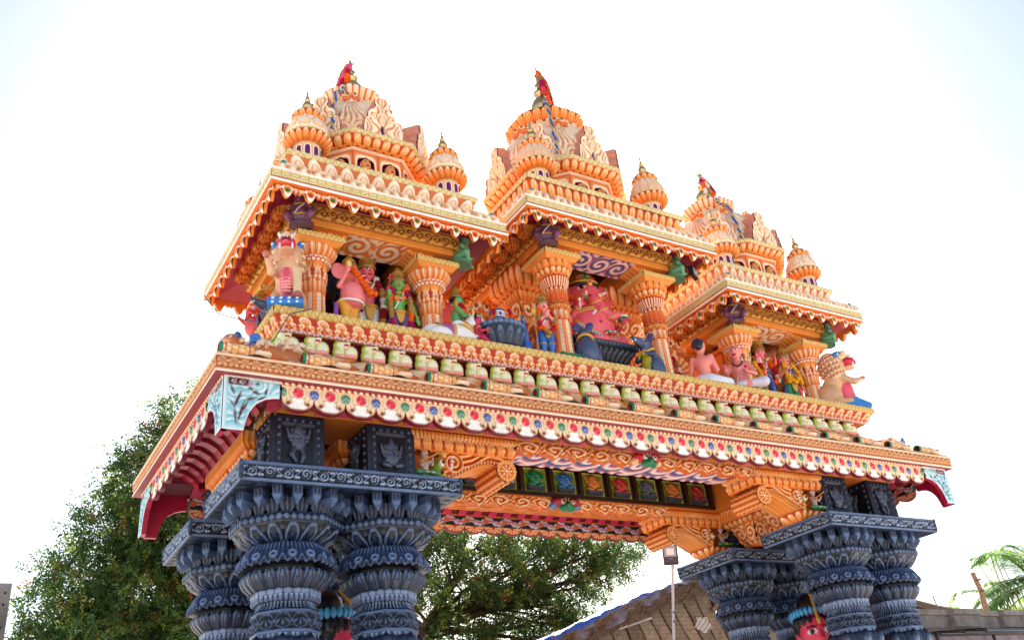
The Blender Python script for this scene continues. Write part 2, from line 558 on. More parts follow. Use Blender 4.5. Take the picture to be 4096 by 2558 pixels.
# ------------------------------------------------------------------ sculpted figures (smooth union + surface nets)
def rotm(r):
    return np.array(Matrix.Rotation(r[2], 3, 'Z') @ Matrix.Rotation(r[1], 3, 'Y') @ Matrix.Rotation(r[0], 3, 'X'))

class Fig:
    def __init__(s, k=.02):
        s.P = []; s.k = k
    def cap(s, a, b, ra, rb, col, k=None, paint=False):
        s.P.append(('c', np.array(a, float), np.array(b, float), ra, rb, np.asarray(col), s.k if k is None else k, paint)); return s
    def chain(s, pts, rs, col, k=None):
        for i in range(len(pts) - 1): s.cap(pts[i], pts[i + 1], rs[i], rs[i + 1], col, k)
        return s
    def ell(s, p, r, col, rot=None, k=None, paint=False):
        s.P.append(('e', np.array(p, float), np.array(r, float) if hasattr(r, '__len__') else np.full(3, float(r)), None if rot is None else rotm(rot), None, np.asarray(col), s.k if k is None else k, paint)); return s
    def spot(s, p, r, col, rot=None):
        return s.ell(p, r, col, rot, paint=True)
    @staticmethod
    def dist(p, X):
        if p[0] == 'c':
            a, b = p[1], p[2]; ab = b - a
            t = np.clip(((X - a) @ ab) / (ab @ ab + 1e-12), 0, 1)
            return np.linalg.norm(X - a - t[..., None] * ab, axis=-1) - (p[3] + (p[4] - p[3]) * t)
        q = X - p[1]
        if p[3] is not None: q = q @ p[3]
        k0 = np.linalg.norm(q / p[2], axis=-1); k1 = np.linalg.norm(q / p[2] ** 2, axis=-1)
        return np.where(k0 < 1e-6, -p[2].min(), k0 * (k0 - 1) / (k1 + 1e-9))
    def bbox(s, p):
        if p[0] == 'c': return np.minimum(p[1] - p[3], p[2] - p[4]), np.maximum(p[1] + p[3], p[2] + p[4])
        m = p[2].max() if p[3] is not None else p[2]
        return p[1] - m, p[1] + m
    def surf(s, h, zmin=None):
        geo = [p for p in s.P if not p[7]]
        B = [s.bbox(p) for p in geo]
        lo = np.min([b[0] for b in B], 0) - 3 * h; hi = np.max([b[1] for b in B], 0) + 3 * h
        n = np.ceil((hi - lo) / h).astype(int) + 1
        F = np.full(n, .5)
        ax = [lo[i] + h * np.arange(n[i]) for i in range(3)]
        for p, (b0, b1) in zip(geo, B):
            k = p[6]; m = k + 2 * h
            i0 = np.clip(np.floor((b0 - m - lo) / h).astype(int), 0, n - 1); i1 = np.clip(np.ceil((b1 + m - lo) / h).astype(int) + 1, 1, n)
            sl = tuple(slice(a, b) for a, b in zip(i0, i1))
            X = np.stack(np.meshgrid(*[ax[i][sl[i]] for i in range(3)], indexing='ij'), -1)
            d = s.dist(p, X); f = F[sl]
            t = np.clip(.5 + .5 * (f - d) / k, 0, 1)
            F[sl] = f * (1 - t) + d * t - k * t * (1 - t)
        if zmin is not None:
            F = np.maximum(F, (zmin - ax[2])[None, None, :])
        ins = F < 0
        # surface nets
        nc = n - 1
        S = np.zeros((*nc, 3)); cnt = np.zeros(nc)
        for axis in range(3):
            o = [a for a in range(3) if a != axis]
            for du_ in (0, 1):
                for dv_ in (0, 1):
                    sa = [slice(None)] * 3; sb = [slice(None)] * 3
                    sa[axis] = slice(0, nc[axis]); sb[axis] = slice(1, nc[axis] + 1)
                    sa[o[0]] = sb[o[0]] = slice(du_, nc[o[0]] + du_); sa[o[1]] = sb[o[1]] = slice(dv_, nc[o[1]] + dv_)
                    fa, fb = F[tuple(sa)], F[tuple(sb)]
                    cr = (fa < 0) != (fb < 0)
                    t = np.where(cr, fa / (fa - fb + 1e-12), 0)
                    cnt += cr
                    S[..., axis] += np.where(cr, t, 0); S[..., o[0]] += cr * du_; S[..., o[1]] += cr * dv_
        act = cnt > 0
        ids = -np.ones(nc, int); ids[act] = np.arange(act.sum())
        ii = np.argwhere(act)
        V = lo + h * (ii + S[act] / cnt[act][:, None])
        Q = []
        for axis in range(3):
            o = [(axis + 1) % 3, (axis + 2) % 3]
            sa = [slice(None)] * 3; sb = [slice(None)] * 3
            sa[axis] = slice(0, n[axis] - 1); sb[axis] = slice(1, n[axis])
            a_, b_ = ins[tuple(sa)], ins[tuple(sb)]
            e = np.argwhere(a_ != b_)
            e = e[(e[:, o[0]] > 0) & (e[:, o[1]] > 0) & (e[:, o[0]] < nc[o[0]]) & (e[:, o[1]] < nc[o[1]])]
            fl = a_[tuple(e.T)]
            def cid(d0, d1):
                q = e.copy(); q[:, o[0]] -= d0; q[:, o[1]] -= d1
                return ids[tuple(q.T)]
            q = np.stack([cid(1, 1), cid(0, 1), cid(0, 0), cid(1, 0)], 1)
            q[~fl] = q[~fl][:, ::-1]
            Q.append(q)
        Q = np.vstack(Q); Q = Q[(Q >= 0).all(1)]
        best = np.full(len(V), 9.); C = np.zeros((len(V), 3))
        for p in geo:
            d = s.dist(p, V); m = d < best - 1e-9; best[m] = d[m]; C[m] = p[5]
        for p in s.P:
            if p[7]:
                m = s.dist(p, V) < 0; C[m] = p[5]
        return V, Q, C
    def mb(s, h, zmin=None):
        V, Q, C = s.surf(h, zmin)
        return MB().add(V, Q, col=C)

SK_PINK = c(238, 128, 132); SK_HOT = c(226, 84, 104); SK_RED = c(206, 70, 74); SK_SALM = c(236, 140, 118)
SK_GREEN = c(104, 176, 84); SK_TEAL = c(70, 160, 116); SK_PURP = c(104, 60, 92); SK_MINT = c(92, 156, 118)
C_GOLD = c(212, 160, 62); C_WHITE = c(240, 236, 232); C_BLK = c(18, 16, 22); C_BLUE = c(30, 100, 178); C_RATB = c(62, 78, 112)
C_REDF = c(184, 20, 44); C_ORF = c(246, 96, 14); C_YEL = c(240, 170, 26); C_MAG = c(168, 18, 92); C_STRAW = c(176, 132, 70); C_LEAFG = c(40, 140, 60)

def hand(f, p, d, side, col, s=1.0):
    """palm at p, fingers along d, thumb leaving towards side"""
    p = np.array(p, float); d = np.array(d, float); d /= np.linalg.norm(d)
    w = np.array(side, float); w = w - (w @ d) * d; w /= np.linalg.norm(w) + 1e-9
    nrm = np.cross(d, w)
    f.cap(p, p + d * .03 * s, .019 * s, .022 * s, col, .01)
    for i, (o, l) in enumerate(((-.019, .036), (-.006, .044), (.007, .048), (.02, .042))):
        a = p + d * .035 * s + w * o * s
        m = a + d * l * .55 * s + nrm * .004 * s
        e = a + d * l * s + nrm * .012 * s
        f.cap(a, m, .0085 * s, .008 * s, col, .004); f.cap(m, e, .008 * s, .0065 * s, col, .004)
    t0 = p + d * .006 * s + w * .018 * s
    f.cap(t0, t0 + w * .022 * s + d * .026 * s, .0095 * s, .0075 * s, col, .005)

def head(f, P, r, skin, yaw=0., lips=True, hair=None, ears=True, dot=True):
    """human head centred at P with half-height r, facing -Y turned by yaw"""
    R = np.array(Matrix.Rotation(yaw, 3, 'Z'))
    def q(x, y, z): return np.array(P) + R @ (np.array([x, y, z]) * r)
    rt = (0, 0, yaw)
    f.ell(q(0, 0, .12), np.array([.78, .9, .88]) * r, skin, rt, k=.02)
    f.ell(q(0, -.18, -.42), np.array([.56, .6, .56]) * r, skin, rt, k=.03)
    f.cap(q(0, -.86, .12), q(0, -1.02, -.2), .06 * r, .13 * r, skin, k=.01)
    f.ell(q(0, -.78, -.52), np.array([.24, .12, .1]) * r, c(170, 30, 40) if lips else skin, rt, k=.006)
    if ears:
        for s in (-1, 1): f.ell(q(s * .8, .05, -.05), np.array([.12, .2, .36]) * r, skin, rt, k=.008)
    for s in (-1, 1):
        f.spot(q(s * .33, -.82, .1), np.array([.2, .25, .1]) * r, c(235, 230, 225), rt)
        f.spot(q(s * .33, -.84, .1), np.array([.1, .25, .1]) * r, C_BLK, rt)
        f.spot(q(s * .34, -.84, .3), np.array([.26, .25, .05]) * r, C_BLK, rt)
    if dot: f.spot(q(0, -.95, .45), np.array([.07, .3, .12]) * r, C_REDF, rt)
    if hair is not None:
        f.ell(q(0, .22, .28), np.array([.84, .82, .84]) * r, hair, rt, k=.01)

def crown(mb, p, r, h, gem=c(60, 120, 90), yaw=0, col=C_GOLD):
    prof = [(r * 1.02, 0), (r * 1.12, h * .08), (r * .98, h * .2), (r * .92, h * .34), (r * .98, h * .4), (r * .7, h * .58), (r * .72, h * .64), (r * .42, h * .8), (r * .44, h * .85), (r * .12, h * .97), (0.002, h)]
    b = MB(); lathe(b, prof, m_bead, 10, .012, pal((0, col * .35), (1, col)), du=.012, dv=.012)
    for i in range(3):
        a = -PI / 2 + (i - 1) * .8
        b.ball((r * math.cos(a), r * math.sin(a), h * .28), r * .16, gem if i == 1 else C_REDF, 8, 5)
    mb.join(b, T4(p, yaw))

def garland(pts, r, cols, step=None, n=7):
    """strung flowers: ruffled blobs along a path"""
    mb = MB(); pts = np.asarray(pts, float)
    s = np.concatenate([[0], np.cumsum(np.linalg.norm(np.diff(pts, axis=0), axis=1))])
    step = step or r * 1.1
    m = max(2, int(s[-1] / step))
    for i, t in enumerate(np.linspace(0, s[-1], m)):
        p = [np.interp(t, s, pts[:, j]) for j in range(3)]
        col = cols[(i // 3) % len(cols)]
        b = MB(); b.ball((0, 0, 0), 1, col, 9, 6)
        V = b.V[0]; V *= (1 + rng.uniform(-.16, .16, (len(V), 1)))
        b.C[0] = np.clip(col * rng.uniform(.7, 1.15, (len(V), 1)), 0, 1)
        mb.join(b, T4(p, rng.uniform(0, 6), r * rng.uniform(.88, 1.1)))
    return mb

def torus(mb, p, R, r, col, rot=None, n=24, m=6, sy=1.0):
    th = np.linspace(0, 2 * PI, n + 1)
    pts = np.stack([R * np.cos(th), R * sy * np.sin(th), 0 * th], 1)
    if rot is not None: pts = pts @ rotm(rot).T
    return mb.tube(pts + np.array(p), r, col, m, cap=False)

class Human:
    """a painted plaster figure, facing -Y, feet (or seat) at z=0; H = height to the top of the head"""
    def __init__(s, H, skin, lower, pose='stand', arms=None, girth=1.0, lower2=None, hair=C_BLK, head_yaw=0., knee_len=1.0, bust=0, feet=True, hand_dirs=None, lean=(0, 0), shin=None, hairdo=None, facehair=True, rings=False, hs=1.0):
        f = s.f = Fig(.025 * H); s.j = MB(); s.cr = MB(); s.H = H; u = H
        if pose == 'stand':
            zp = .5 * u
            for sd in (-1, 1):
                hip = (sd * .058 * u, 0, zp); kn = (sd * .066 * u, -.012 * u, .275 * u); an = (sd * .062 * u, .012 * u, .045 * u)
                f.cap(hip, kn, .066 * u * girth ** .5, .047 * u, lower)
                f.cap(kn, an, .047 * u, .03 * u, shin if shin is not None else lower)
                if feet: f.cap(an, (sd * .078 * u, -.085 * u, .02 * u), .028 * u, .02 * u, skin, .012)
                if rings:
                    for i in range(9):
                        t = i / 9; a, b = np.array(hip), np.array(kn if i < 5 else an)
                        z = zp - .05 * u - t * .4 * u
                        x = sd * .064 * u
                        f.ell((x, 0, z), (.062 * u - .026 * u * t, .066 * u - .03 * u * t, .009 * u), lower * .8 + .1, k=.006)
        elif pose == 'sit':
            zp = .085 * u
            for sd in (-1, 1):
                f.cap((sd * .06 * u, 0, zp), (sd * .25 * u, -.14 * u, .07 * u), .085 * u, .06 * u, lower)
                f.cap((sd * .25 * u, -.14 * u, .065 * u), (-sd * .03 * u, -.24 * u, .05 * u), .056 * u, .036 * u, shin if shin is not None else lower)
                f.cap((-sd * .03 * u, -.24 * u, .045 * u), (-sd * .1 * u, -.25 * u, .035 * u), .03 * u, .02 * u, skin, .01)
        elif pose == 'squat':
            zp = .13 * u
            for sd in (-1, 1):
                f.cap((sd * .07 * u, 0, zp), (sd * .26 * u, -.14 * u, .2 * u), .1 * u, .075 * u, lower)
                f.cap((sd * .26 * u, -.14 * u, .2 * u), (sd * .17 * u, -.2 * u, .04 * u), .07 * u, .045 * u, skin)
                f.cap((sd * .17 * u, -.2 * u, .035 * u), (sd * .19 * u, -.29 * u, .025 * u), .035 * u, .03 * u, skin)
        if pose != 'stand': u2 = .5 * u if pose == 'sit' else .46 * u
        else: u2 = .5 * u
        lx, ly = lean
        top = zp + (.35 * u if pose == 'stand' else .36 * u if pose == 'sit' else .34 * u)
        sh = np.array([lx, ly, top - .04 * u])
        f.ell((0, .005 * u, zp + .01 * u), (.1 * u * girth, .075 * u * girth, .07 * u), lower2 if lower2 is not None else lower)
        f.cap((0, -.01 * u * girth, zp + .1 * u), sh * [.5, .5, 1] - [0, 0, .1 * u], .072 * u * girth, .085 * u, skin)
        f.ell(sh - [0, 0, .07 * u], (.105 * u, .072 * u, .085 * u), skin)
        if girth > 1.25: f.ell((lx * .3, -.05 * u * girth, zp + .12 * u), (.1 * u * girth, .085 * u * girth, .1 * u * girth), skin)
        if bust is not None and not isinstance(bust, int):
            for sd in (-1, 1): f.ell(sh + [sd * .048 * u, -.065 * u, -.075 * u], .042 * u, bust, k=.012)
        f.cap(sh, sh + [0, -.005 * u, .075 * u], .042 * u, .036 * u, skin)
        hp = sh + [0, -.015 * u, .145 * u]
        s.hr = .085 * u * hs
        s.hp = hp; s.sh = sh; s.zp = zp
        if hs > 0: head(f, hp, s.hr, skin, head_yaw, hair=hair if facehair else None)
        arms = arms or [((-.17, -.02, -.15), (-.15, -.16, -.12)), ((.17, -.02, -.15), (.15, -.16, -.12))]
        s.hands = []
        for i, (e, hd) in enumerate(arms):
            sd = -1 if e[0] < 0 else 1
            S0 = sh + [sd * .105 * u, 0, -.02 * u]
            E = sh + np.array(e) * u; Hd = sh + np.array(hd) * u
            f.cap(S0, E, .04 * u, .031 * u, skin); f.cap(E, Hd, .031 * u, .021 * u, skin, .012)
            dr = (Hd - E) if hand_dirs is None or hand_dirs[i] is None else np.array(hand_dirs[i], float)
            hand(f, Hd, dr, (-sd, -.3, .2), skin, 1.05 * u)
            s.hands.append(Hd)
            torus(s.j, Hd - (Hd - E) * .12, .027 * u, .007 * u, C_GOLD, dirrot(Hd - E), 12, 5)
            torus(s.j, S0 + (E - S0) * .45, .042 * u, .008 * u, C_GOLD, dirrot(E - S0), 12, 5)
        torus(s.j, sh + [0, -.012 * u, .02 * u], .058 * u, .011 * u, C_GOLD, (.25, 0, 0), 18, 5)
        torus(s.j, sh + [0, -.03 * u, -.03 * u], .075 * u, .006 * u, C_GOLD, (.75, 0, 0), 18, 5)

def dirrot(d):
    d = np.array(d, float); d /= np.linalg.norm(d)
    q = Vector((0, 0, 1)).rotation_difference(Vector(d)).to_euler()
    return (q.x, q.y, q.z)

def statue(name, label, fig, vox, loc, rz, zmin=None, mat=None, group=None, cat='statue', jewel=None, parts=()):
    t = empty(name, loc, rz, label, cat, group)
    fig.mb(vox, zmin).build('body', mat or M_GLOSS, t)
    if jewel is not None and jewel.n: jewel.build('jewellery', M_GLOSS, t)
    for nm, mb, m in parts: mb.build(nm, m, t)
    return t

def ele_head(f, P, r, skin, trunk, earcol=None, tusk=True, s=1.0):
    """elephant head centred at P; trunk = list of points relative to P in units of r"""
    P = np.array(P, float)
    earcol = skin if earcol is None else earcol
    def q(x, y, z): return P + np.array([x, y, z]) * r
    f.ell(P, np.array([.95, .95, 1.0]) * r, skin, k=.03 * s)
    f.ell(q(0, .05, .5), np.array([.75, .7, .6]) * r, skin, k=.04 * s)
    f.ell(q(0, -.6, -.25), np.array([.6, .6, .6]) * r, skin, k=.05 * s)
    for sd in (-1, 1):
        f.ell(q(sd * 1.35, .2, .05), np.array([.78, .16, .95]) * r, earcol, (0, sd * .12, sd * .45), k=.02 * s)
        f.spot(q(sd * .5, -.86, .12), np.array([.22, .4, .12]) * r, c(240, 235, 230))
        f.spot(q(sd * .5, -.86, .12), np.array([.11, .4, .11]) * r, C_BLK)
        f.spot(q(sd * .5, -.86, .3), np.array([.28, .4, .06]) * r, C_BLK)
        if tusk: f.cap(q(sd * .45, -.95, -.45), q(sd * .6, -1.55, -.55), .14 * r, .07 * r, c(244, 234, 210), k=.008 * s)
    pts = [q(0, -.75, -.3)] + [q(*t) for t in trunk]
    rs = np.linspace(.42, .2, len(pts)) * r
    f.chain(pts, rs, skin, k=.02 * s)
# ------------------------------------------------------------------ the gateway
FZ = 7.344          # floor the shrines stand on
YC = 2.26           # middle of the gateway's depth
ZS0, ZS1 = 4.96, 5.19   # stone slabs
PX = (5.30, 4.10); PY = (1.17, 3.42)

def wb(mb, name, mat, parent):
    """build in world coordinates under a thing or part"""
    o = mb.build(name, mat, parent)
    o.location = -Vector(parent.location) if parent.parent is None else (0, 0, 0)
    return o

# ---- small deity reliefs (shared shapes, recoloured)
def relief_deity(kind, col, tr=C_GOLD):
    f = Fig(.012)
    dk = col * .55
    if kind == 0:     # dancing
        f.ell((0, 0, .22), (.075, .04, .07), col); f.ell((0, 0, .3), (.055, .035, .05), col)
        f.cap((-.04, 0, .17), (-.075, -.02, .1), .032, .026, dk); f.cap((-.075, -.02, .1), (-.03, -.02, .03), .026, .018, col)
        f.cap((.04, 0, .17), (.055, -.01, .09), .032, .024, dk); f.cap((.055, -.01, .09), (.03, -.01, .02), .024, .018, col)
    else:             # seated
        f.ell((0, 0, .12), (.08, .045, .075), col); f.ell((0, 0, .2), (.06, .038, .05), col)
        for s in (-1, 1):
            f.cap((s * .04, 0, .06), (s * .1, -.03, .05), .032, .028, dk); f.cap((s * .1, -.03, .05), (s * .03, -.05, .025), .026, .016, col)
    zs = .1 if kind == 0 else 0.
    f.ell((0, -.01, .265 + zs), (.046, .04, .046), col)
    f.chain([(0, -.04, .255 + zs), (.008, -.055, .2 + zs), (.035, -.055, .16 + zs)], (.02, .016, .011), col)
    for s in (-1, 1):
        f.ell((s * .062, .01, .265 + zs), (.032, .01, .04), col * .8)
        f.cap((s * .055, 0, .22 + zs), (s * .1, -.01, .19 + zs), .02, .017, col); f.cap((s * .1, -.01, .19 + zs), (s * .115, -.01, .25 + zs), .016, .014, col)
        f.cap((s * .05, 0, .2 + zs), (s * .09, -.02, .15 + zs), .02, .016, col); f.cap((s * .09, -.02, .15 + zs), (s * .07, -.045, .13 + zs), .016, .014, col)
        f.ell((s * .12, -.01, .275 + zs), (.016, .012, .02), tr)
        f.spot((s * .02, -.045, .275 + zs), (.009, .02, .006), C_BLK)
    f.cap((0, 0, .3 + zs), (0, 0, .36 + zs), .036, .012, tr)
    f.cap((-.07, -.03, .155 + zs), (.06, -.035, .145 + zs), .008, .008, tr, k=.005)
    return f

GW = empty('temple_gateway', (0, YC, 0), 0, 'great orange carved temple gateway beam with broad scalloped eave, resting on the dark stone pillars', 'gateway')

R_BEAM = rect(-5.6, 5.6, .72, 3.8)
R_COR = rect(-6.5, 6.5, 0., 4.52)
R_LED = rect(-5.68, 5.68, .646, 3.874)

def pelmet(mb, x0, x1, y, zt, zb, ny=-1, amp=.045, pal_=P_OR, per=.42):
    """carved scroll pelmet hanging under a beam edge with an uneven lower outline"""
    W = x1 - x0; nu = int(W / .014); nv = 16
    t = np.linspace(0, 1, nu); s = np.linspace(0, 1, nv)
    nm = max(1, round(W / per)); U = t * nm; k = np.floor(U - 1e-9).astype(int); H = zt - zb; a = W / nm / H / 2
    X, Y = np.meshgrid((U - k - .5) * 2 * a, s, indexing='ij'); K = np.repeat(k[:, None], nv, 1)
    h, tone = m_scroll(X, Y, K, a)
    low = zb + H * (.12 + .14 * np.cos(2 * PI * U * 1.0) + .08 * np.sin(2 * PI * U * 2.3 + 1))
    Z = low[:, None] + (zt - low)[:, None] * s[None]
    P = np.stack([np.repeat((x0 + t * W)[:, None], nv, 1), y + ny * (h * amp + .02 * np.sin(PI * Y)), Z], -1)
    mb.grid(P, pal_(tone))
    B = P.copy(); B[..., 1] = y - ny * .07
    mb.grid(np.stack([P[:, 0], B[:, 0]], 1), pal_(np.full((nu, 2), .3)))
    mb.grid(B[:, ::-1], pal_(np.full((nu, nv), .35)))

P_MULTI = pal((0, c(30, 34, 70)), (.3, c(60, 110, 160)), (.5, c(190, 70, 100)), (.75, c(226, 160, 160)), (1, c(240, 230, 220)))

def mask(cols, s=1.0):
    """bulging lion mask that hangs from the middle of a beam"""
    a, b, e, w = cols
    f = Fig(.03 * s)
    f.ell((0, 0, 0), (.16 * s, .09 * s, .08 * s), a)
    for d in (-1, 1):
        f.ell((d * .15 * s, -.02 * s, .03 * s), (.1 * s, .09 * s, .075 * s), a)
        f.ell((d * .06 * s, -.06 * s, -.07 * s), (.075 * s, .075 * s, .055 * s), b)
        f.ell((d * .22 * s, 0, -.03 * s), (.06 * s, .06 * s, .05 * s), e, k=.01)
        f.ell((d * .09 * s, -.1 * s, .02 * s), (.04 * s, .03 * s, .035 * s), w, k=.01)
        f.spot((d * .09 * s, -.13 * s, .015 * s), (.018 * s,) * 3, C_BLK)
        f.cap((d * .03 * s, -.09 * s, .08 * s), (d * .02 * s, -.1 * s, .03 * s), .012 * s, .008 * s, w, k=.004)
    f.ell((0, -.1 * s, -.03 * s), (.05 * s, .05 * s, .05 * s), b, k=.015)
    return f

# ---- beams
for nm, ny, yf, yi in (('front_beam', -1, .72, 1.62), ('back_beam', 1, 3.8, 2.9)):
    m = MB()
    y0, y1 = sorted((yf, yi))
    m.box(-5.58, 5.58, y0 + .02, y1 - .02, 5.935, 6.6, P_ORD(np.array(.5)))
    # carved outer face, in boxes, above a plain strip
    O = (-5.6, yf, 6.0) if ny < 0 else (5.6, yf, 6.0)
    U = (1, 0, 0) if ny < 0 else (-1, 0, 0)
    panel(m, O, U, (0, 0, 1), 11.2, .24, m_scroll, .5, .03, P_DO)
    for i in range(23):
        x = -5.6 + i * 11.2 / 22
        m.box(x - .012, x + .012, min(yf, yf + ny * .03), max(yf, yf + ny * .03), 6.0, 6.24, c(226, 150, 70))
    m.box(-5.6, 5.6, min(yf, yf + ny * .014), max(yf, yf + ny * .014), 5.93, 6.0, c(236, 158, 66))
    # painted underside
    panel(m, (-2.3, y1 - .05, 5.93), (1, 0, 0), (0, -1, 0), 4.6, .8, m_scroll if ny < 0 else m_vine, .45, .03, P_MULTI if ny < 0 else P_ORD)
    b = wb(m, nm, M_PAINT, GW)
    m = MB()
    yy = .78 if ny < 0 else 2.98
    pelmet(m, -2.25, -.22, yy, 5.94, 5.74); pelmet(m, .22, 2.25, yy, 5.94, 5.74)
    wb(m, 'scroll_pelmet', M_PAINT, b)
    f = mask((c(206, 24, 40), c(20, 120, 70), c(240, 190, 140), C_WHITE), 1.0) if ny < 0 else mask((c(150, 30, 50), c(30, 120, 80), c(90, 130, 180), c(230, 180, 150)), 1.1)
    o = wb(f.mb(.013), 'lion_mask', M_GLOSS, b); o.location = (0, yy - .04, 5.84)

# ---- painted niches along the inner face of the back beam
m = MB()
for z0, z1, o in ((5.94, 6.0, .05), (6.4, 6.47, .05), (6.47, 6.6, .1), (6.6, 6.75, .16)):
    m.box(-3.35, 3.35, 2.9 - o, 2.9, z0, z1, c(44, 22, 18))
for i in range(12):
    x = -3.245 + i * .59
    m.box(x - .07, x + .07, 2.83, 2.9, 6.0, 6.4, c(40, 20, 16)); m.box(x - .03, x + .03, 2.79, 2.83, 6.0, 6.42, c(58, 32, 24))
wb(m, 'niche_frame', M_GLOSS, GW)
NCOL = [c(190, 60, 50), c(200, 70, 60), c(188, 60, 56), c(150, 150, 160), c(30, 140, 90), c(50, 120, 190), c(226, 130, 60), c(206, 60, 60), c(90, 96, 110), c(220, 130, 60), c(190, 50, 60)]
for i in range(11):
    x = -2.95 + i * .59
    m = MB()
    panel(m, (x - .215, 2.885, 6.01), (1, 0, 0), (0, 0, 1), .43, .39, m_plain, 1, 0, flat(c(140, 168, 40)))
    for a_, b_, d_, e_ in ((x - .225, x - .205, 6., 6.4), (x + .205, x + .225, 6., 6.4), (x - .205, x + .205, 6.385, 6.4)):
        m.box(a_, b_, 2.86, 2.884, d_, e_, c(214, 206, 110))
    m.box(x - .15, x + .15, 2.8, 2.88, 6.02, 6.075, c(58, 62, 74)); m.box(x - .165, x + .165, 2.79, 2.88, 6.055, 6.08, c(74, 78, 92))
    p = wb(m, 'niche_panel', M_GLOSS, GW)
    k = relief_deity(1, NCOL[i]); o = wb(k.mb(.011), 'deity_relief', M_GLOSS, p); o.location = (x, 2.85, 6.075); o.scale = (1.35, 1.0, .9)

# ---- cross beams and ceiling
for s in (-1, 1):
    m = MB()
    x0, x1 = sorted((s * 4.75, s * 5.58))
    m.box(x0, x1, 1.61, 2.91, 5.937, 6.58, P_ORD(np.array(.5)))
    O = (-5.6, 3.8, 5.94) if s < 0 else (5.6, .72, 5.94)
    panel(m, O, (0, s, 0), (0, 0, 1), 3.08, .28, m_scroll, .44, .05, P_DO)
    m.box(*sorted((s * 5.6, s * 5.61)), .72, 3.8, 5.9, 5.945, c(226, 140, 50))
    wb(m, 'cross_beam', M_PAINT, GW)
    m = MB()
    x0, x1 = sorted((s * 3.35, s * 3.95))
    m.box(x0, x1, 1.61, 2.91, 5.94, 6.58, P_ORD(np.array(.5)))
    wb(m, 'cross_beam', M_PAINT, GW)
for s in (-1, 1):            # conch corbels on the end faces
    for i in range(7):
        y = .95 + i * .43
        f = Fig(.012); f.cap((0, 0, .05), (-.03 * -s * -1, -.01, -.04), .035, .02, c(244, 214, 196)); f.cap((s * .02, 0, -.04), (s * .035, 0, -.1), .024, .012, c(246, 226, 214)); f.ell((0, 0, .08), (.03, .05, .03), c(220, 120, 60))
        o = wb(f.mb(.009), 'conch_corbel', M_GLOSS, GW); o.location = Vector((s * 5.63, y, 6.06)) - Vector(GW.location)
m = MB(); m.box(-3.34, 3.34, 1.6, 2.85, 6.56, 6.7, c(50, 24, 20))
wb(m, 'ceiling', M_PAINT, GW)

# ---- eave soffit with curved ribs
m = MB()
prof = [(-.72, 5.97), (-.64, 6.07), (-.5, 6.15), (-.36, 6.16), (-.25, 6.1), (-.17, 6.04)]
cor = np.array(R_COR)
ring(m, R_COR, prof, m_plain, 9, 0, flat(c(120, 12, 40)), du=.5, dv=.05)
ring(m, R_COR, [(-.17, 6.035), (0, 6.02)], m_plain, 9, 0, flat(c(152, 40, 52)), du=.5, dv=.05)
wb(m, 'eave_soffit', M_GLOSS, GW)
m = MB()
pr_ = np.array(resample(prof, .03)[0])
rb = pr_ + np.array([0, -.045])
for side in range(4):
    L = 13. if side % 2 == 0 else 4.52
    n = int(round((L - 1.7) / .3))
    for i in range(n + 1):
        t = .85 + (L - 1.7) * i / n
        w = .075
        out = np.vstack([rb, pr_[::-1] + [0, .01]])
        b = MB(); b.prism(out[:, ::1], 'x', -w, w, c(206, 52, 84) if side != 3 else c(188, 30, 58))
        # local (x along edge, o outward, z): map o-> -y of the front side
        V = b.V
        for j in range(len(V)):
            v = V[j]
            x, o_, z = v[:, 0] + t, v[:, 1], v[:, 2]
            if side == 0: V[j] = np.stack([-6.5 + x, 0 - o_, z], 1)
            elif side == 1: V[j] = np.stack([6.5 + o_, 0 + x, z], 1)
            elif side == 2: V[j] = np.stack([6.5 - x, 4.52 + o_, z], 1)
            else: V[j] = np.stack([-6.5 - o_, 4.52 - x, z], 1)
        m.join(b)
wb(m, 'soffit_ribs', M_GLOSS, GW)

# ---- cornice band and roof slope
m = MB()
ring(m, R_COR, [(0, 6.02), (.004, 6.045)], m_plain, 9, 0, flat(c(250, 226, 206)), du=.5)
ring(m, R_COR, [(-.012, 6.046), (-.012, 6.07)], m_plain, 9, 0, flat(c(236, 168, 120)), du=.5)
ring(m, R_COR, [(-.008, 6.07), (-.006, 6.205)], m_kirti, .125, .022, pal((0, c(96, 40, 14)), (.25, c(186, 100, 46)), (.6, c(222, 148, 84)), (1, c(246, 214, 180))), du=.0095, dv=.0095, edges=[0, 3, 1])
ring(m, R_COR, [(-.008, 6.07), (-.006, 6.205)], m_kirti, .125, .022, P_OR, du=.03, dv=.02, edges=[2])
ring(m, R_COR, [(.0, 6.205), (.012, 6.212), (.012, 6.235), (-.03, 6.24)], m_plain, 9, 0, flat(c(246, 204, 168)), du=.5, dv=.01)
wb(m, 'cornice', M_PAINT, GW)
m = MB()
roof = [(-.03, 6.238), (-.2, 6.31), (-.42, 6.42), (-.66, 6.6), (-.84, 6.76), (-1.0, 6.9)]
def m_roof(x, y, k, a):
    v = .5 + .5 * np.cos(2 * PI * (x * .62 / a + .9 * np.sin(y * 2.6) + .1 * np.sin(x * 5)))
    w = .5 + .5 * np.cos(2 * PI * (x * 1.9 / a - 1.3 * y * y))
    t = np.clip(.35 + .55 * v * (.6 + .4 * w), 0, 1)
    return v * .8 + .2 * w, t
ring(m, R_COR, roof, m_roof, .81, .05, pal((0, c(170, 70, 30)), (.35, c(220, 130, 66)), (.6, c(240, 190, 140)), (1, c(248, 228, 204))), du=.025, dv=.03)
rf = wb(m, 'eave_roof', M_PAINT, GW)
TEAL = c(10, 132, 104)
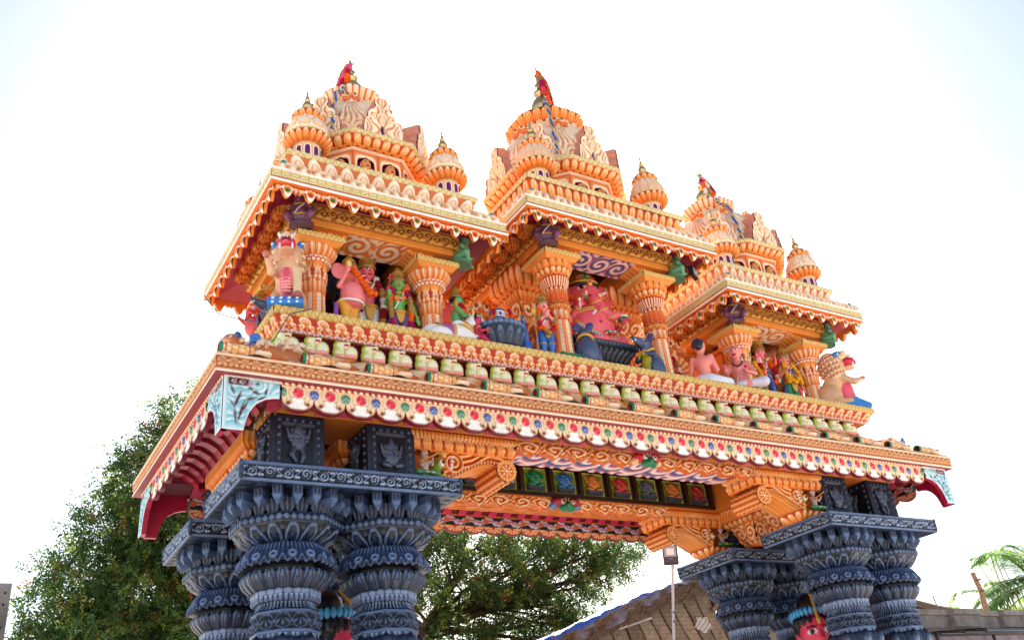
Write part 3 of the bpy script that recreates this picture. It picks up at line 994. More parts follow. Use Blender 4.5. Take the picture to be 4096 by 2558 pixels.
def roll_mesh():
    b = MB()
    n = 20; th = np.linspace(0, 2 * PI, n, endpoint=False)
    def cyl(r0, r1, x0, x1, colf, m_=6):
        xs = np.linspace(x0, x1, m_); rs = np.linspace(r0, r1, m_)
        P = np.stack([np.broadcast_to(xs[None], (n, m_)), np.cos(th)[:, None] * rs, np.sin(th)[:, None] * rs], -1)
        X = (xs[None] - x0) / (x1 - x0) + 0 * th[:, None]
        b.grid(P, colf(X, th[:, None] + 0 * X), wrap=True)
    def body(X, T):
        k = .5 + .5 * np.cos(T * 6) * np.cos(X * 15)
        band = (((X > .84) & (X < .9)) | ((X > .1) & (X < .14)))[..., None]
        return np.where(band, c(176, 60, 24), P_OR(.74 + .24 * (k > .6) - .35 * ((k > .5) & (k < .58))))
    cyl(.068, .066, .02, .38, body, 24)
    cyl(.074, .074, 0, .03, lambda X, T: np.broadcast_to(TEAL, X.shape + (3,)), 3)
    cyl(.074, .052, 0, -.002, lambda X, T: np.broadcast_to(TEAL * 1.1, X.shape + (3,)), 2)
    cyl(.052, .048, -.002, .16, lambda X, T: np.broadcast_to(c(176, 66, 30), X.shape + (3,)), 3)
    b.add(np.stack([0 * th + .16, np.cos(th) * .048, np.sin(th) * .048], 1), T=[[0, i, i + 1] for i in range(1, n - 1)], col=c(90, 30, 16))
    b.add(np.stack([0 * th + .38, np.cos(th) * .066, np.sin(th) * .066], 1), T=[[0, i, i + 1] for i in range(1, n - 1)], col=c(224, 140, 84))
    # trailing swirl beyond the roll
    f = Fig(.03); f.cap((.36, .02, -.01), (.52, .06, .0), .06, .075, c(232, 150, 84)); f.cap((.52, .06, 0), (.74, .12, .02), .075, .03, c(214, 104, 44)); f.ell((.5, -.02, -.02), (.1, .07, .045), c(246, 220, 186)); f.ell((.5, -.05, 0), (.05, .05, .03), c(206, 96, 44), k=.008)
    b.join(f.mb(.015))
    return b.mesh('roof_roll', M_PAINT)
RM = roll_mesh()
for i, x in enumerate([-6.44] + [-5.48 + .81 * j for j in range(15)]):
    link('roof_roll', RM, GW, Vector((x, .17, 6.385)) - GW.location)
for y in (.9, 1.7, 2.5, 3.3):
    link('roof_roll', RM, GW, Vector((-6.33, y, 6.385)) - GW.location, -PI / 2)
    link('roof_roll', RM, GW, Vector((6.33, y, 6.385)) - GW.location, PI / 2)

# ---- frieze wall with crouching lions
m = MB()
ring(m, rect(-5.5, 5.5, 1.0, 3.52), [(0, 6.84), (0, 7.2)], m_plain, 9, 0, flat(c(126, 22, 62)), du=.5)
fr = wb(m, 'frieze_wall', M_GLOSS, GW)
def frieze_lion():
    G1, G2, PK, RD = c(164, 182, 56), c(238, 236, 198), c(240, 150, 150), c(214, 36, 52)
    f = Fig(.022)
    GE = c(182, 196, 84)
    f.ell((.075, .0, .118), (.1, .068, .118), GE); f.ell((.07, -.028, .112), (.08, .062, .094), G2, k=.01); f.ell((.075, -.05, .045), (.07, .05, .03), c(240, 176, 170), k=.01)
    f.ell((-.09, .0, .1), (.075, .06, .1), GE); f.ell((-.085, -.04, .09), (.058, .055, .075), G2, k=.01)
    f.ell((-.075, -.02, .2), (.084, .06, .068), GE); f.ell((-.07, -.05, .195), (.062, .055, .05), G2, k=.01)
    f.ell((.0, -.07, .212), (.05, .048, .028), G2, k=.012); f.ell((-.015, -.065, .15), (.05, .05, .02), G2, k=.012)
    f.ell((-.01, -.075, .181), (.04, .045, .012), RD, k=.003)
    f.ell((-.035, -.095, .245), (.034, .022, .013), G1, k=.006); f.ell((-.115, -.045, .25), (.03, .03, .026), G1, k=.008); f.ell((-.08, -.07, .262), (.05, .035, .012), G1, k=.006)
    f.ell((.035, -.1, .232), (.016, .014, .012), G1, k=.004)
    f.spot((-.03, -.12, .226), (.015, .03, .01), C_BLK)
    for i in range(4): f.spot((-.125 + i * .014, -.08, .15 - i * .034), (.045, .06, .007), c(188, 200, 106), (0, .6 - .15 * i, 0))
    for x, z, r_ in ((.075, .11, .032), (.115, .065, .022)):
        th = np.linspace(0, 4.5, 9); f.chain([(x + r_ * math.cos(t), -.066, z + r_ * math.sin(t)) for t in th], [.007] * 9, c(200, 208, 126), k=.003)
    for x in (-.115, .0, .1):
        for d in (-.02, 0, .02): f.ell((x + d, -.075, .022), (.013, .03, .02), PK, k=.005)
    for i in range(3): f.ell((-.075 + i * .024, -.07, .03), (.011, .03, .03), c(240, 190, 180), k=.004)
    return f.mb(.0075).mesh('frieze_lion', M_GLOSS)
LM = frieze_lion()
NL = 28
for i in range(NL):
    x = -5.43 + i * (10.62 / (NL - 1))
    link('frieze_lion', LM, GW, Vector((x, .93, 6.845)) - GW.location, scale=(1.04, 1, 1.0))
for i in range(6):
    link('frieze_lion', LM, GW, Vector((-5.54, 1.18 + .4 * i, 6.865)) - GW.location, -PI / 2)
    link('frieze_lion', LM, GW, Vector((5.54, 1.18 + .4 * i, 6.865)) - GW.location, PI / 2)

# ---- projecting ledge
m = MB()
ring(m, R_LED, [(-.36, 7.13), (-.15, 7.075)], m_plain, 9, 0, flat(c(214, 120, 70)), du=.5)
def m_blue(x, y, k, a):
    d = np.hypot(x, y - .1) - a * .8
    return sm(d, .05), mixt(.2 + 0 * x, sm(d, .05), .9) - .75 * sm(np.hypot(x, y - .1) - a * .5, .05)
ring(m, R_LED, [(-.15, 7.068), (-.112, 7.095)], m_blue, .115, .004, pal((0, c(120, 170, 222)), (.3, c(226, 90, 40)), (1, c(250, 240, 230))), du=.012, dv=.012)
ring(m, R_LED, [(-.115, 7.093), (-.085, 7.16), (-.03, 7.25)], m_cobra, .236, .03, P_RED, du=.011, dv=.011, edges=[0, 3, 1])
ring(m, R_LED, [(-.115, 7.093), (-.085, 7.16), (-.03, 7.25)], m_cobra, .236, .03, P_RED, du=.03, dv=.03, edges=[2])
ring(m, R_LED, [(-.03, 7.252), (.0, 7.262), (.0, 7.33), (-.012, FZ)], m_zig, .1, .012, P_GOLD, du=.012, dv=.012)
m.add([(-5.67, .658, FZ), (5.67, .658, FZ), (5.67, 3.86, FZ), (-5.67, 3.86, FZ)], [[0, 1, 2, 3]], col=c(214, 150, 100))
m.add([(-5.49, 1.01, 7.15), (5.49, 1.01, 7.15), (5.49, 3.5, 7.15), (-5.49, 3.5, 7.15)], [[0, 1, 2, 3]], col=c(150, 60, 50))
wb(m, 'carved_ledge', M_PAINT, GW)

# ---- scalloped valance
VZ0, VZ1, VN = 5.70, 6.03, 5.815
def scallop(x, w):
    u = x / w
    return VN - (VN - VZ0) * np.sqrt(np.clip(1 - u * u, 0, 1)) + .012 * (np.abs(u) > .93)
def valance(L, n, i0=0):
    """front plate along +x from 0..L, outer face towards -y"""
    b = MB()
    w = L / n / 2
    for i in range(n):
        xc = (2 * i + 1) * w
        xs = np.linspace(-w, w, 29); s = np.linspace(0, 1, 24)
        zb = scallop(xs, w)
        Z = zb[:, None] + (VZ1 - zb)[:, None] * s; X = np.repeat(xs[:, None], 24, 1)
        C = np.broadcast_to(c(248, 222, 184), Z.shape + (3,)).copy(); h = np.zeros_like(Z)
        def paint(mk, col):
            C[:] = C * (1 - mk[..., None]) + np.asarray(col) * mk[..., None]
        orl = (np.cos((np.hypot(X, Z - 5.93)) * 2 * PI / .052) > .3) & (np.abs(X) > .07)
        paint(orl * .55, c(240, 168, 92))
        paint(sm((Z - zb[:, None]) - .03, .012), c(120, 26, 30))
        wp = sm(np.maximum(np.abs(X) - .075 - .03 * np.cos((Z - 5.76) * 60), np.abs(Z - 5.795) - .06), .008)
        paint(sm(np.abs(np.maximum(np.abs(X) - .085, np.abs(Z - 5.79) - .07)) - .006, .006), c(150, 50, 40))
        paint(wp, c(250, 246, 240))
        kn = sm(np.hypot(np.abs(X) - .115, Z - 5.79) - .024, .008); paint(kn, c(120, 26, 30)); h += kn * .012
        rim = sm(np.abs(np.hypot(X, Z - 5.925) - .075) - .008, .006); paint(rim, c(250, 232, 200)); h += rim * .014
        d = np.hypot(X, Z - 5.925) / .066
        dome = np.sqrt(np.clip(1 - d * d, 0, 1)); mk = sm((d - 1) * .066, .006)
        paint(mk, c(224, 36, 60)); paint(mk * ((np.hypot(X - .012, Z - 5.94) % .03) < .007), c(246, 150, 150)); h += dome * .03
        g = (c(16, 132, 92), c(26, 76, 170))
        for sd in (-1, 1):
            d = np.hypot(X - sd * w, (Z - 5.925) * np.where(Z > 5.925, 1.1, .85)) / .058
            mk = sm((d - 1) * .058, .006); col = g[(i + i0 + (sd > 0)) % 2]
            paint(mk, col); paint(mk * ((np.hypot(X - sd * w, Z - 5.925) % .03) < .008), col * .3 + .45); h += np.sqrt(np.clip(1 - d * d, 0, 1)) * .03
        P = np.stack([X + xc, -.025 - h, Z], -1)
        b.grid(P, C)
        # underside edge
        E = np.stack([np.stack([xs + xc, 0 * xs - .025, zb], -1), np.stack([xs + xc, 0 * xs + .035, zb], -1)], 1)
        b.grid(E, c(112, 20, 34))
        # inner face: painted band over fans
        C2 = np.broadcast_to(c(240, 186, 134), Z.shape + (3,)).copy()
        r = np.hypot(X, Z - 5.82); fan = (np.cos(np.arctan2(X, 5.82 - Z) * 10) > .75) & (r > .03)
        C2[fan] = c(190, 60, 40); C2[r < .03] = c(190, 50, 40); C2[(Z - zb[:, None]) < .02] = c(160, 44, 36)
        band = Z > 5.83
        C2[band] = c(24, 34, 40)
        q = (Z - 5.92) / .075
        wav = np.abs(q - .45 * np.sin(X / w * PI) - .12 * np.sin(X * 60)) < .55
        C2[band & wav] = c(196, 206, 224)
        C2[band & (np.abs(q - .3 * np.sin(X / w * PI + .5)) < .18)] = c(214, 60, 64)
        C2[band & (np.hypot(X - w * .75, Z - 5.93) < .05)] = c(198, 110, 54)
        C2[Z > 6.0] = c(206, 110, 40)
        P2 = np.stack([X + xc, 0 * X + .035, Z], -1)[:, ::-1]
        b.grid(P2, C2[:, ::-1])
    return b
vx = 6.35 - .62
for nm_, L, n, loc, rz in (('f', 2 * vx, 30, (-vx, .15, 0), 0), ('b', 2 * vx, 30, (vx, 4.37, 0), PI), ('l', 2.98, 8, (-6.35, 3.75, 0), -PI / 2), ('r', 2.98, 8, (6.35, .77, 0), PI / 2)):
    o = valance(L, n).build('valance', M_PAINT, GW)
    o.location = Vector(loc) - GW.location; o.rotation_euler = (0, 0, rz)
m = MB()
ring(m, rect(-6.35, 6.35, .15, 4.37), [(.02, 6.0), (.045, 6.02), (.03, 6.04)], m_bead, .075, .012, P_RED, du=.012, dv=.012)
wb(m, 'bead_moulding', M_PAINT, GW)

# ---- pierced corner brackets
def corner_plate(mirror):
    """plate along +x from the corner, outer face to -y"""
    b = MB()
    zt, zb = 6.03, 5.395
    xs = np.linspace(0, .62, 44); nv = 44
    arch = np.interp(xs, [0, .235, .25, .29, .36, .46, .56, .62], [zb, zb, 5.5, 5.62, 5.72, 5.785, 5.81, 5.815])
    s = np.linspace(0, 1, nv)
    Z = arch[:, None] + (zt - arch)[:, None] * s; X = np.repeat(xs[:, None], nv, 1)
    Wc, Tq, Mr = c(232, 244, 244), c(142, 202, 214), c(96, 12, 36)
    C = np.broadcast_to(Tq, Z.shape + (3,)).copy(); h = np.zeros_like(Z)
    edge = np.minimum(np.minimum(X, zt - Z), np.minimum(Z - arch[:, None], 9))
    def paint(mk, col): C[:] = C * (1 - mk[..., None]) + np.asarray(col) * mk[..., None]
    paint(sm(edge - .03, .02), Wc)
    wv = .5 + .5 * np.cos(2 * PI * (np.hypot(X - .1, Z - 5.98) / .085 - .8 * np.arctan2(Z - 5.98, X - .1) + .22 * np.sin(34 * X + 11 * Z) + .2 * np.sin(28 * Z - 9 * X)))
    inr = sm(.045 - edge, .01)
    paint(inr * sm(.7 - wv, .12) * .95, Wc); paint(inr * sm(wv - .93, .05) * 0, Mr); h += inr * (1 - wv) * .012
    # openings
    for (x, z, rx, rz_, an) in ((.1, 5.86, .012, .05, .4), (.16, 5.76, .016, .1, -.35), (.2, 5.62, .014, .12, -.25), (.14, 5.56, .012, .09, .1), (.3, 5.78, .05, .014, .3), (.36, 5.86, .045, .016, -.2), (.47, 5.88, .014, .045, -.2), (.42, 5.8, .05, .012, .45), (.1, 5.7, .01, .04, .7), (.24, 5.68, .014, .05, -.5), (.3, 5.9, .03, .014, -.1)):
        ca, sa = math.cos(an), math.sin(an); u = (X - x) * ca + (Z - z) * sa; v = -(X - x) * sa + (Z - z) * ca
        mk = sm((np.hypot(u / rx, v / rz_) - 1) * min(rx, rz_), .005); paint(mk, Mr); h -= mk * .02
    # top panel with two spirals, and the bird's head
    tp = sm(np.maximum(np.abs(X - .16) - .115, np.abs(Z - 5.965) - .045), .008); paint(tp, Mr)
    for x in (.11, .2):
        r = np.hypot(X - x, Z - 5.965); paint(sm(np.abs((r - .005 * np.arctan2(Z - 5.965, X - x)) % .018 - .009) - .004, .003) * (r < .033), Wc)
    hd = sm(np.hypot(X - .37, (Z - 5.945)) - .055, .008); paint(hd, c(176, 220, 220)); h += hd * .015
    bk = sm(np.maximum(np.abs(Z - 5.945) - .014 * np.clip((X - .25) / .06, 0, 1), np.abs(X - .285) - .04), .006); paint(bk, c(236, 130, 170)); h += bk * .01
    paint(sm(np.hypot(X - .365, Z - 5.952) - .014, .004), C_BLK); paint(sm(np.abs(np.hypot(X - .365, Z - 5.95) - .02) - .003, .003), c(60, 120, 140))
    P = np.stack([X, -.03 - h, Z], -1); b.grid(P, C)
    P2 = np.stack([X, 0 * X + .04, Z], -1); b.grid(P2[:, ::-1], c(176, 18, 56))
    for (q,) in ((np.stack([xs, arch], 1),), (np.array([[.62, 5.815], [.62, zt]]),)):
        E = np.stack([np.c_[q[:, 0], np.full(len(q), -.03), q[:, 1]], np.c_[q[:, 0], np.full(len(q), .04), q[:, 1]]], 1)
        b.grid(E, c(176, 18, 56), smooth=False)
    if mirror:
        for v in b.V: v[:, 0] *= -1
    return b
for sx, sy in ((-1, -1), (1, -1), (1, 1), (-1, 1)):
    m = MB()
    a, b = corner_plate(sx > 0), corner_plate(False)
    # x-facing plate: front or back
    x = sx * 6.38; y = .15 - .02 if sy < 0 else 4.39
    if sy < 0: m.join(corner_plate(sx > 0), T4((x, y, 0)))
    else: m.join(corner_plate(sx < 0), T4((x, y, 0), PI))
    yy = .1 if sy < 0 else 4.42
    if sx < 0: m.join(corner_plate(sy < 0), T4((-6.36, yy, 0), -PI / 2))
    else: m.join(corner_plate(sy > 0), T4((6.36, yy, 0), PI / 2))
    wb(m, 'corner_bracket', M_GLOSS, GW)

# ---- sea-monster brackets beside the stone blocks
def makara():
    """bracket reaching +x from a stone block at x=0; outer carved face to -y (y=-.3), inner y=.3"""
    b = MB()
    L = 1.5
    xs = np.linspace(.42, L - .13, 100); nv = 40; s = np.linspace(0, 1, nv)
    low = np.interp(xs, [0, .2, .4, .6, .8, 1.0, 1.12, 1.37], [-.66, -.66, -.63, -.56, -.46, -.37, -.34, -.38])
    Z = low[:, None] + (-.24 - low)[:, None] * s; X = np.repeat(xs[:, None], nv, 1)
    # flowing acanthus lines following the S curve + one big volute
    dl = Z - low[:, None]
    v = .5 + .5 * np.cos(2 * PI * (dl / .075 + .45 * np.sin(X * 9)))
    r = np.hypot(X - .58, Z + .38); th = np.arctan2(Z + .38, X - .58)
    sp = .5 + .5 * np.cos(2 * PI * (r / .07 - th / (2 * PI)))
    mk = sm(r - .15, .02); v = v * (1 - mk) + sp * mk
    bead = (dl < .045); v = np.where(bead, .5 + .5 * np.cos(2 * PI * X / .05), v)
    for sg in (-1, 1):
        P = np.stack([X, sg * (.26 + .045 * v), Z], -1)
        b.grid(P if sg < 0 else P[:, ::-1], P_OR(.05 + .85 * v) if sg < 0 else P_OR(.05 + .85 * v)[:, ::-1])
    E = np.stack([np.stack([xs, 0 * xs + y, low], 1) for y in np.linspace(-.27, .27, 12)], 1)
    n2 = .5 + .5 * np.cos(np.linspace(0, 12 * PI, 12))[None] * np.ones((100, 1))
    b.grid(E, P_OR(.35 + .4 * n2))
    b.box(.0, .44, -.1, .1, -.62, -.24, c(206, 110, 40))
    # end volute (a fat scroll across the bracket)
    th = np.linspace(0, 2 * PI, 40, endpoint=False); ys = np.linspace(-.3, .3, 16)
    rr = .15 + .012 * np.cos(th * 10)[:, None] * np.ones((1, 16)) + .01 * np.cos(ys * 60)[None]
    P = np.stack([L - .13 + rr * np.cos(th)[:, None], np.broadcast_to(ys[None], rr.shape), -.43 + rr * np.sin(th)[:, None]], -1)
    b.grid(P, P_OR(.45 + .35 * np.cos(th * 10)[:, None] + 0 * rr), wrap=True)
    for sg in (-1, 1):
        rs = np.linspace(0, .15, 14)
        R, TH = np.meshgrid(rs, th, indexing='xy')
        pet = .5 + .5 * np.cos(TH * 8); fl = np.where(R < .02, 1, np.where(R < .085, pet, np.where(R < .1, 0, .6 + .3 * np.cos(TH * 24))))
        P = np.stack([L - .13 + R * np.cos(TH), sg * (.3 + .018 * fl), -.43 + R * np.sin(TH)], -1)
        b.grid(P, P_OR(.2 + .75 * fl), wrap=True)
    # top mouldings
    ring(b, rect(-.02, L + .02, -.33, .33), [(-.02, -.085), (.03, -.06), (.035, 0.0)], m_tongue, .055, .02, P_OR, du=.011, dv=.011, flip=True)
    slab(b, rect(-.02, L + .02, -.33, .33), -.085, c(190, 90, 34))
    ring(b, rect(-.02, L + .0, -.3, .3), [(-.06, -.25), (.02, -.235), (.04, -.16), (.02, -.1), (-.04, -.085)], m_tulip, .16, .025, P_OR, du=.011, dv=.011)
    slab(b, rect(.04, L - .06, -.24, .24), -.25, c(190, 90, 34))
    # lotus foot on the slab
    ring(b, rect(.0, .5, -.24, .24), [(-.12, -.74), (-.02, -.68), (.04, -.6)], m_lotus, .12, .03, P_OR, du=.012, dv=.012)
    slab(b, rect(-.02, .54, -.28, .28), -.6, c(220, 120, 50))
    return b
def makara_beast():
    f = Fig(.02)
    GR, YL = c(150, 176, 70), c(224, 196, 100)
    f.ell((.4, 0, -.42), (.12, .3, .12), GR); f.ell((.46, 0, -.3), (.06, .28, .06), YL)
    f.ell((.52, 0, -.4), (.05, .31, .13), c(206, 40, 40)); f.ell((.44, 0, -.55), (.1, .29, .045), YL)
    f.chain([(.46, -.24, -.27), (.4, -.26, -.2), (.34, -.26, -.23)], (.05, .04, .03), c(226, 180, 90))
    for d in (-1, 1):
        f.ell((.4, d * .3, -.4), (.045, .03, .05), c(240, 230, 200), k=.006); f.ell((.41, d * .325, -.4), (.02, .02, .024), C_BLK, k=.004)
        for i in range(4): f.ell((.56 - .008 * i, d * .28, -.31 - .05 * i), (.02, .05, .02), C_WHITE, k=.004)
    return f
def flute_player():
    S = c(206, 176, 176)
    hm = Human(.56, S, c(60, 140, 90), 'sit', arms=[((-.13, -.1, -.16), (.02, -.2, -.12)), ((.16, -.06, -.12), (.1, -.2, -.05))], hair=c(200, 120, 50), hs=1.15)
    hm.j.tube([(-.12, -.13, .16), (.16, -.12, .3)], .012, c(206, 130, 40), 6)
    b = hm.f.mb(.012)
    b.join(hm.j)
    return b
MK = makara().mesh('monster_bracket', M_PAINT)
MKB = makara_beast().mb(.012).mesh('sea_monster', M_GLOSS)
FLP = flute_player().mesh('flute_player', M_GLOSS)
for sx in (-1, 1):
    for y in (1.12, 3.4):
        p = link('monster_bracket', MK, GW, Vector((sx * 3.78, y, 5.93)) - GW.location, 0 if sx < 0 else PI)
        link('sea_monster', MKB, p)
        for sd in ((-1,) if sx < 0 else (1,)):
            link('flute_player', FLP, p, (.17, sd * .27, -.6), 0 if sd < 0 else PI)
# smaller inward capitals between front and back blocks
def side_corbel():
    b = MB()
    ring(b, rect(-.22, .22, -.2, .2), [(-.06, -.7), (-.02, -.64), (0., -.6)], m_lotus, .1, .02, P_OR, du=.014, dv=.014)
    ring(b, rect(-.22, .22, -.2, .2), [(0, -.6), (.02, -.5), (.08, -.36), (.1, -.3)], m_scroll, .3, .03, P_OR, du=.013, dv=.013)
    ring(b, rect(-.22, .22, -.2, .2), [(.1, -.3), (.18, -.26), (.2, -.2)], m_tulip, .12, .03, P_OR, du=.013, dv=.013)
    ring(b, rect(-.22, .22, -.2, .2), [(.2, -.2), (.26, -.14), (.26, 0.)], m_tongue, .07, .02, P_OR, du=.013, dv=.013)
    slab(b, rect(-.16, .16, -.14, .14), -.7, c(190, 90, 40)); slab(b, rect(-.42, .42, -.4, .4), -.2, c(190, 90, 40))
    return b.mesh('scroll_corbel', M_PAINT)
SCB = side_corbel()
for sx in (-1, 1):
    for x in (5.3, 4.1):
        for y, rz in ((1.86, 0), (2.72, PI)):
            link('scroll_corbel', SCB, GW, Vector((sx * x, y, 5.935)) - GW.location, rz)

# ------------------------------------------------------------------ stone pillars and slabs
def pillar_parts():
    P = []
    b = MB()   # pendants and leaves under the slab
    k = MB()
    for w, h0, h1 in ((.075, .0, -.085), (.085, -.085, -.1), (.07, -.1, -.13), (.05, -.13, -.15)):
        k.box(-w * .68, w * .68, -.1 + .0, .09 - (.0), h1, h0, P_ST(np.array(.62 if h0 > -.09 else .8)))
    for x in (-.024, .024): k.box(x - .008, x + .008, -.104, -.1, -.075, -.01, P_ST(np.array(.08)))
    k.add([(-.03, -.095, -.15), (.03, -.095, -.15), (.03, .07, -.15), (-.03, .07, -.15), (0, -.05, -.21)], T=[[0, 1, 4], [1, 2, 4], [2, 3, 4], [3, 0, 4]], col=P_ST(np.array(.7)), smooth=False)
    n = 20
    for i in range(n):
        a = -PI / 2 + (i + .5) * 2 * PI / n
        g = math.cos(PI / 8) / math.cos(((a + PI / 8) % (PI / 4)) - PI / 8)
        b.join(k, T4((.66 * g * math.cos(a), .66 * g * math.sin(a), 0), a + PI / 2))
    P.append(('pendant_ring', b))
    b = MB()
    lathe(b, [(.5, -.28), (.5, 0)], None, pal_=flat(P_ST(np.array(.06))), octg=True)
    lf = MB()
    xs = np.linspace(-1, 1, 13); vs = np.linspace(0, 1, 12)
    X, Y = np.meshgrid(xs, vs, indexing='ij')
    wd = .035 + .05 * np.sin(np.clip(Y, 0, 1) * PI * .75) ** 1.5
    rib = .5 + .5 * np.cos(X * 9.4)
    Pp = np.stack([X * wd, -.02 - .02 * rib - .05 * Y ** 3, -.28 + .19 * Y - .02 * X * X * Y], -1)
    lf.grid(Pp, P_ST(.15 + .55 * rib))
    for i in range(n):
        a = -PI / 2 + i * 2 * PI / n
        g = math.cos(PI / 8) / math.cos(((a + PI / 8) % (PI / 4)) - PI / 8)
        b.join(lf, T4((.53 * g * math.cos(a), .53 * g * math.sin(a), 0), a + PI / 2))
    P.append(('leaf_ring', b))
    b = MB()
    lathe(b, [(.5, -.28), (.62, -.28), (.635, -.27)], None, pal_=flat(P_ST(np.array(.25))), octg=True)
    lathe(b, [(.635, -.37), (.65, -.36), (.65, -.28), (.635, -.27)], m_dia, 48, .012, P_ST, octg=True, du=.013, dv=.011)
    lathe(b, [(.38, -.52), (.44, -.505), (.54, -.46), (.6, -.4), (.625, -.37)], m_ogive, 16, .03, P_ST, octg=True, du=.012, dv=.012, blend=.8)
    P.append(('lotus_capital', b))
    b = MB()
    lathe(b, [(.36, -.6), (.385, -.56), (.385, -.5)], None, pal_=flat(P_ST(np.array(.72))), octg=True)
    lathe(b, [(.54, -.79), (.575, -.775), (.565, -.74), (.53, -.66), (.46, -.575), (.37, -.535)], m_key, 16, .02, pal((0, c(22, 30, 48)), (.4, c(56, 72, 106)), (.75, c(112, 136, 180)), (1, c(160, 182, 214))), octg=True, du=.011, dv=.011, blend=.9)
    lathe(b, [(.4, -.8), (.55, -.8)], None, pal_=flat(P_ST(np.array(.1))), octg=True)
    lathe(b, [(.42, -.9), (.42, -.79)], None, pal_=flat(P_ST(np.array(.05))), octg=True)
    P.append(('cushion', b))
    b = MB()
    lathe(b, [(.36, -1.04), (.4, -1.02), (.47, -.95), (.5, -.89), (.49, -.865), (.4, -.86)], m_lotus, 20, .03, P_ST, octg=True, du=.012, dv=.012, blend=.8)
    lathe(b, [(.355, -1.11), (.385, -1.1), (.395, -1.07), (.385, -1.045), (.36, -1.035)], m_flute, 24, .006, pal((0, c(40, 52, 78)), (1, c(140, 160, 196))), octg=True, du=.014, dv=.012, blend=.8)
    lathe(b, [(.33, -1.165), (.375, -1.155), (.37, -1.11)], m_tongue, 40, .02, P_ST, octg=True, du=.012, dv=.012, blend=.8)
    P.append(('lotus_collar', b))
    b = MB()
    lathe(b, [(.37, -1.27), (.335, -1.24), (.315, -1.2), (.32, -1.165), (.345, -1.15)], m_ribs, 48, .018, P_ST, octg=True, du=.012, dv=.014, blend=.8)
    lathe(b, [(.37, -1.305), (.385, -1.3), (.385, -1.272), (.36, -1.265)], None, pal_=flat(P_ST(np.array(.78))), octg=True)
    lathe(b, [(.37, -1.475), (.37, -1.305)], m_shell, 12, .03, P_ST, octg=True, du=.011, dv=.011)
    lathe(b, [(.36, -1.52), (.39, -1.51), (.39, -1.478), (.36, -1.47)], None, pal_=flat(P_ST(np.array(.78))), octg=True)
    lathe(b, [(.36, -1.58), (.35, -1.52)], m_tongue, 32, .02, P_ST, octg=True, du=.013, dv=.013)
    lathe(b, [(.40, -1.9), (.43, -1.75), (.4, -1.6), (.34, -1.56)], m_lotus, 16, .03, P_ST, octg=True, du=.016, dv=.016, flip=True)
    for i in range(8):
        a = PI / 8 + i * PI / 4
        q = MB(); lathe(q, [(.001, .1), (.03, .07), (.062, .02), (.07, -.04), (.05, -.12)], m_grad, 4, 0, P_ST, du=.02, dv=.02)
        b.join(q, T4((.4 * math.cos(a), .4 * math.sin(a), -1.62)))
    lathe(b, [(.34, -3.2), (.34, -1.9)], m_shell, 12, .025, P_ST, octg=True, du=.03, dv=.03)
    lathe(b, [(.38, -3.45), (.46, -3.35), (.46, -3.25), (.34, -3.2)], m_lotus, 16, .03, P_ST, octg=True, du=.025, dv=.025)
    b.box(-.48, .48, -.48, .48, -4.1, -3.45, P_ST(np.array(.3))); b.box(-.56, .56, -.56, .56, -ZS0, -4.1, P_ST(np.array(.4)))
    P.append(('shaft', b))
    return [(nm, x.mesh(nm, M_STONE)) for nm, x in P]
PP = pillar_parts()
PLAB = {(-1, 0, 0): 'blue-grey carved stone pillar at the outer front corner of the left group of four',
        (-1, 0, 1): 'blue-grey carved stone pillar at the outer back corner of the left group of four',
        (-1, 1, 0): 'blue-grey carved stone pillar at the inner front corner of the left group of four',
        (-1, 1, 1): 'shaded stone pillar hidden behind the two front pillars of the left group',
        (1, 1, 0): 'blue-grey carved stone pillar at the inner front corner of the right group, beside the black-haired giant head',
        (1, 1, 1): 'shaded dark stone pillar at the inner back corner of the right group, before the thatched hut',
        (1, 0, 0): 'blue-grey carved stone pillar at the outer front corner of the right group, rightmost of all',
        (1, 0, 1): 'shaded dark stone pillar at the outer back corner of the right group'}
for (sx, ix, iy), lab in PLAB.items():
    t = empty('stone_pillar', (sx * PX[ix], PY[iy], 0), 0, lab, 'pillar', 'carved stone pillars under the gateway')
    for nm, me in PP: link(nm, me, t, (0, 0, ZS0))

def slab_mesh():
    m = MB(); R = rect(-1.364, 1.364, -.752, .752)
    ring(m, R, [(-.02, 0), (0, .004), (0, .036), (-.02, .042)], m_plain, 9, 0, flat(P_ST(np.array(.82))), du=.5, dv=.01)
    ring(m, R, [(-.02, .042), (-.02, .19)], m_vine, .2, .03, P_ST, du=.009, dv=.0095)
    ring(m, R, [(-.02, .19), (0, .194), (0, .228), (-.02, .232)], m_plain, 9, 0, flat(P_ST(np.array(.75))), du=.5, dv=.01)
    slab(m, rect(-1.35, 1.35, -.74, .74), .23, P_ST(np.array(.5))); slab(m, rect(-1.36, 1.36, -.75, .75), .001, P_ST(np.array(.33)))
    for x in np.linspace(-1.28, 1.28, 16):
        for y in list(np.linspace(-.68, .68, 9)):
            if abs(abs(x) - .6) < .55 and abs(y) < .55: continue
            for r_, t_ in ((.055, .62), (.035, .2), (.018, .6)):
                th = np.linspace(0, 2 * PI, 12, endpoint=False)
                m.add(np.stack([x + r_ * np.cos(th), y + r_ * np.sin(th), 0 * th - .004 - (.055 - r_) * .08], 1), T=[[0, i, i + 1] for i in range(1, 11)], col=P_ST(np.array(t_)))
    for sx in (-1, 1):
        for sy in (-1, 1):
            f = Fig(.02); f.ell((sx * 1.35, sy * .74, .12), (.035, .035, .06), P_ST(np.array(.5))); f.ell((sx * 1.36, sy * .75, .2), (.026, .026, .045), P_ST(np.array(.6))); f.ell((sx * 1.35, sy * .74, .05), (.03, .03, .04), P_ST(np.array(.4)))
            m.join(f.mb(.012))
    return m.mesh('slab', M_STONE)
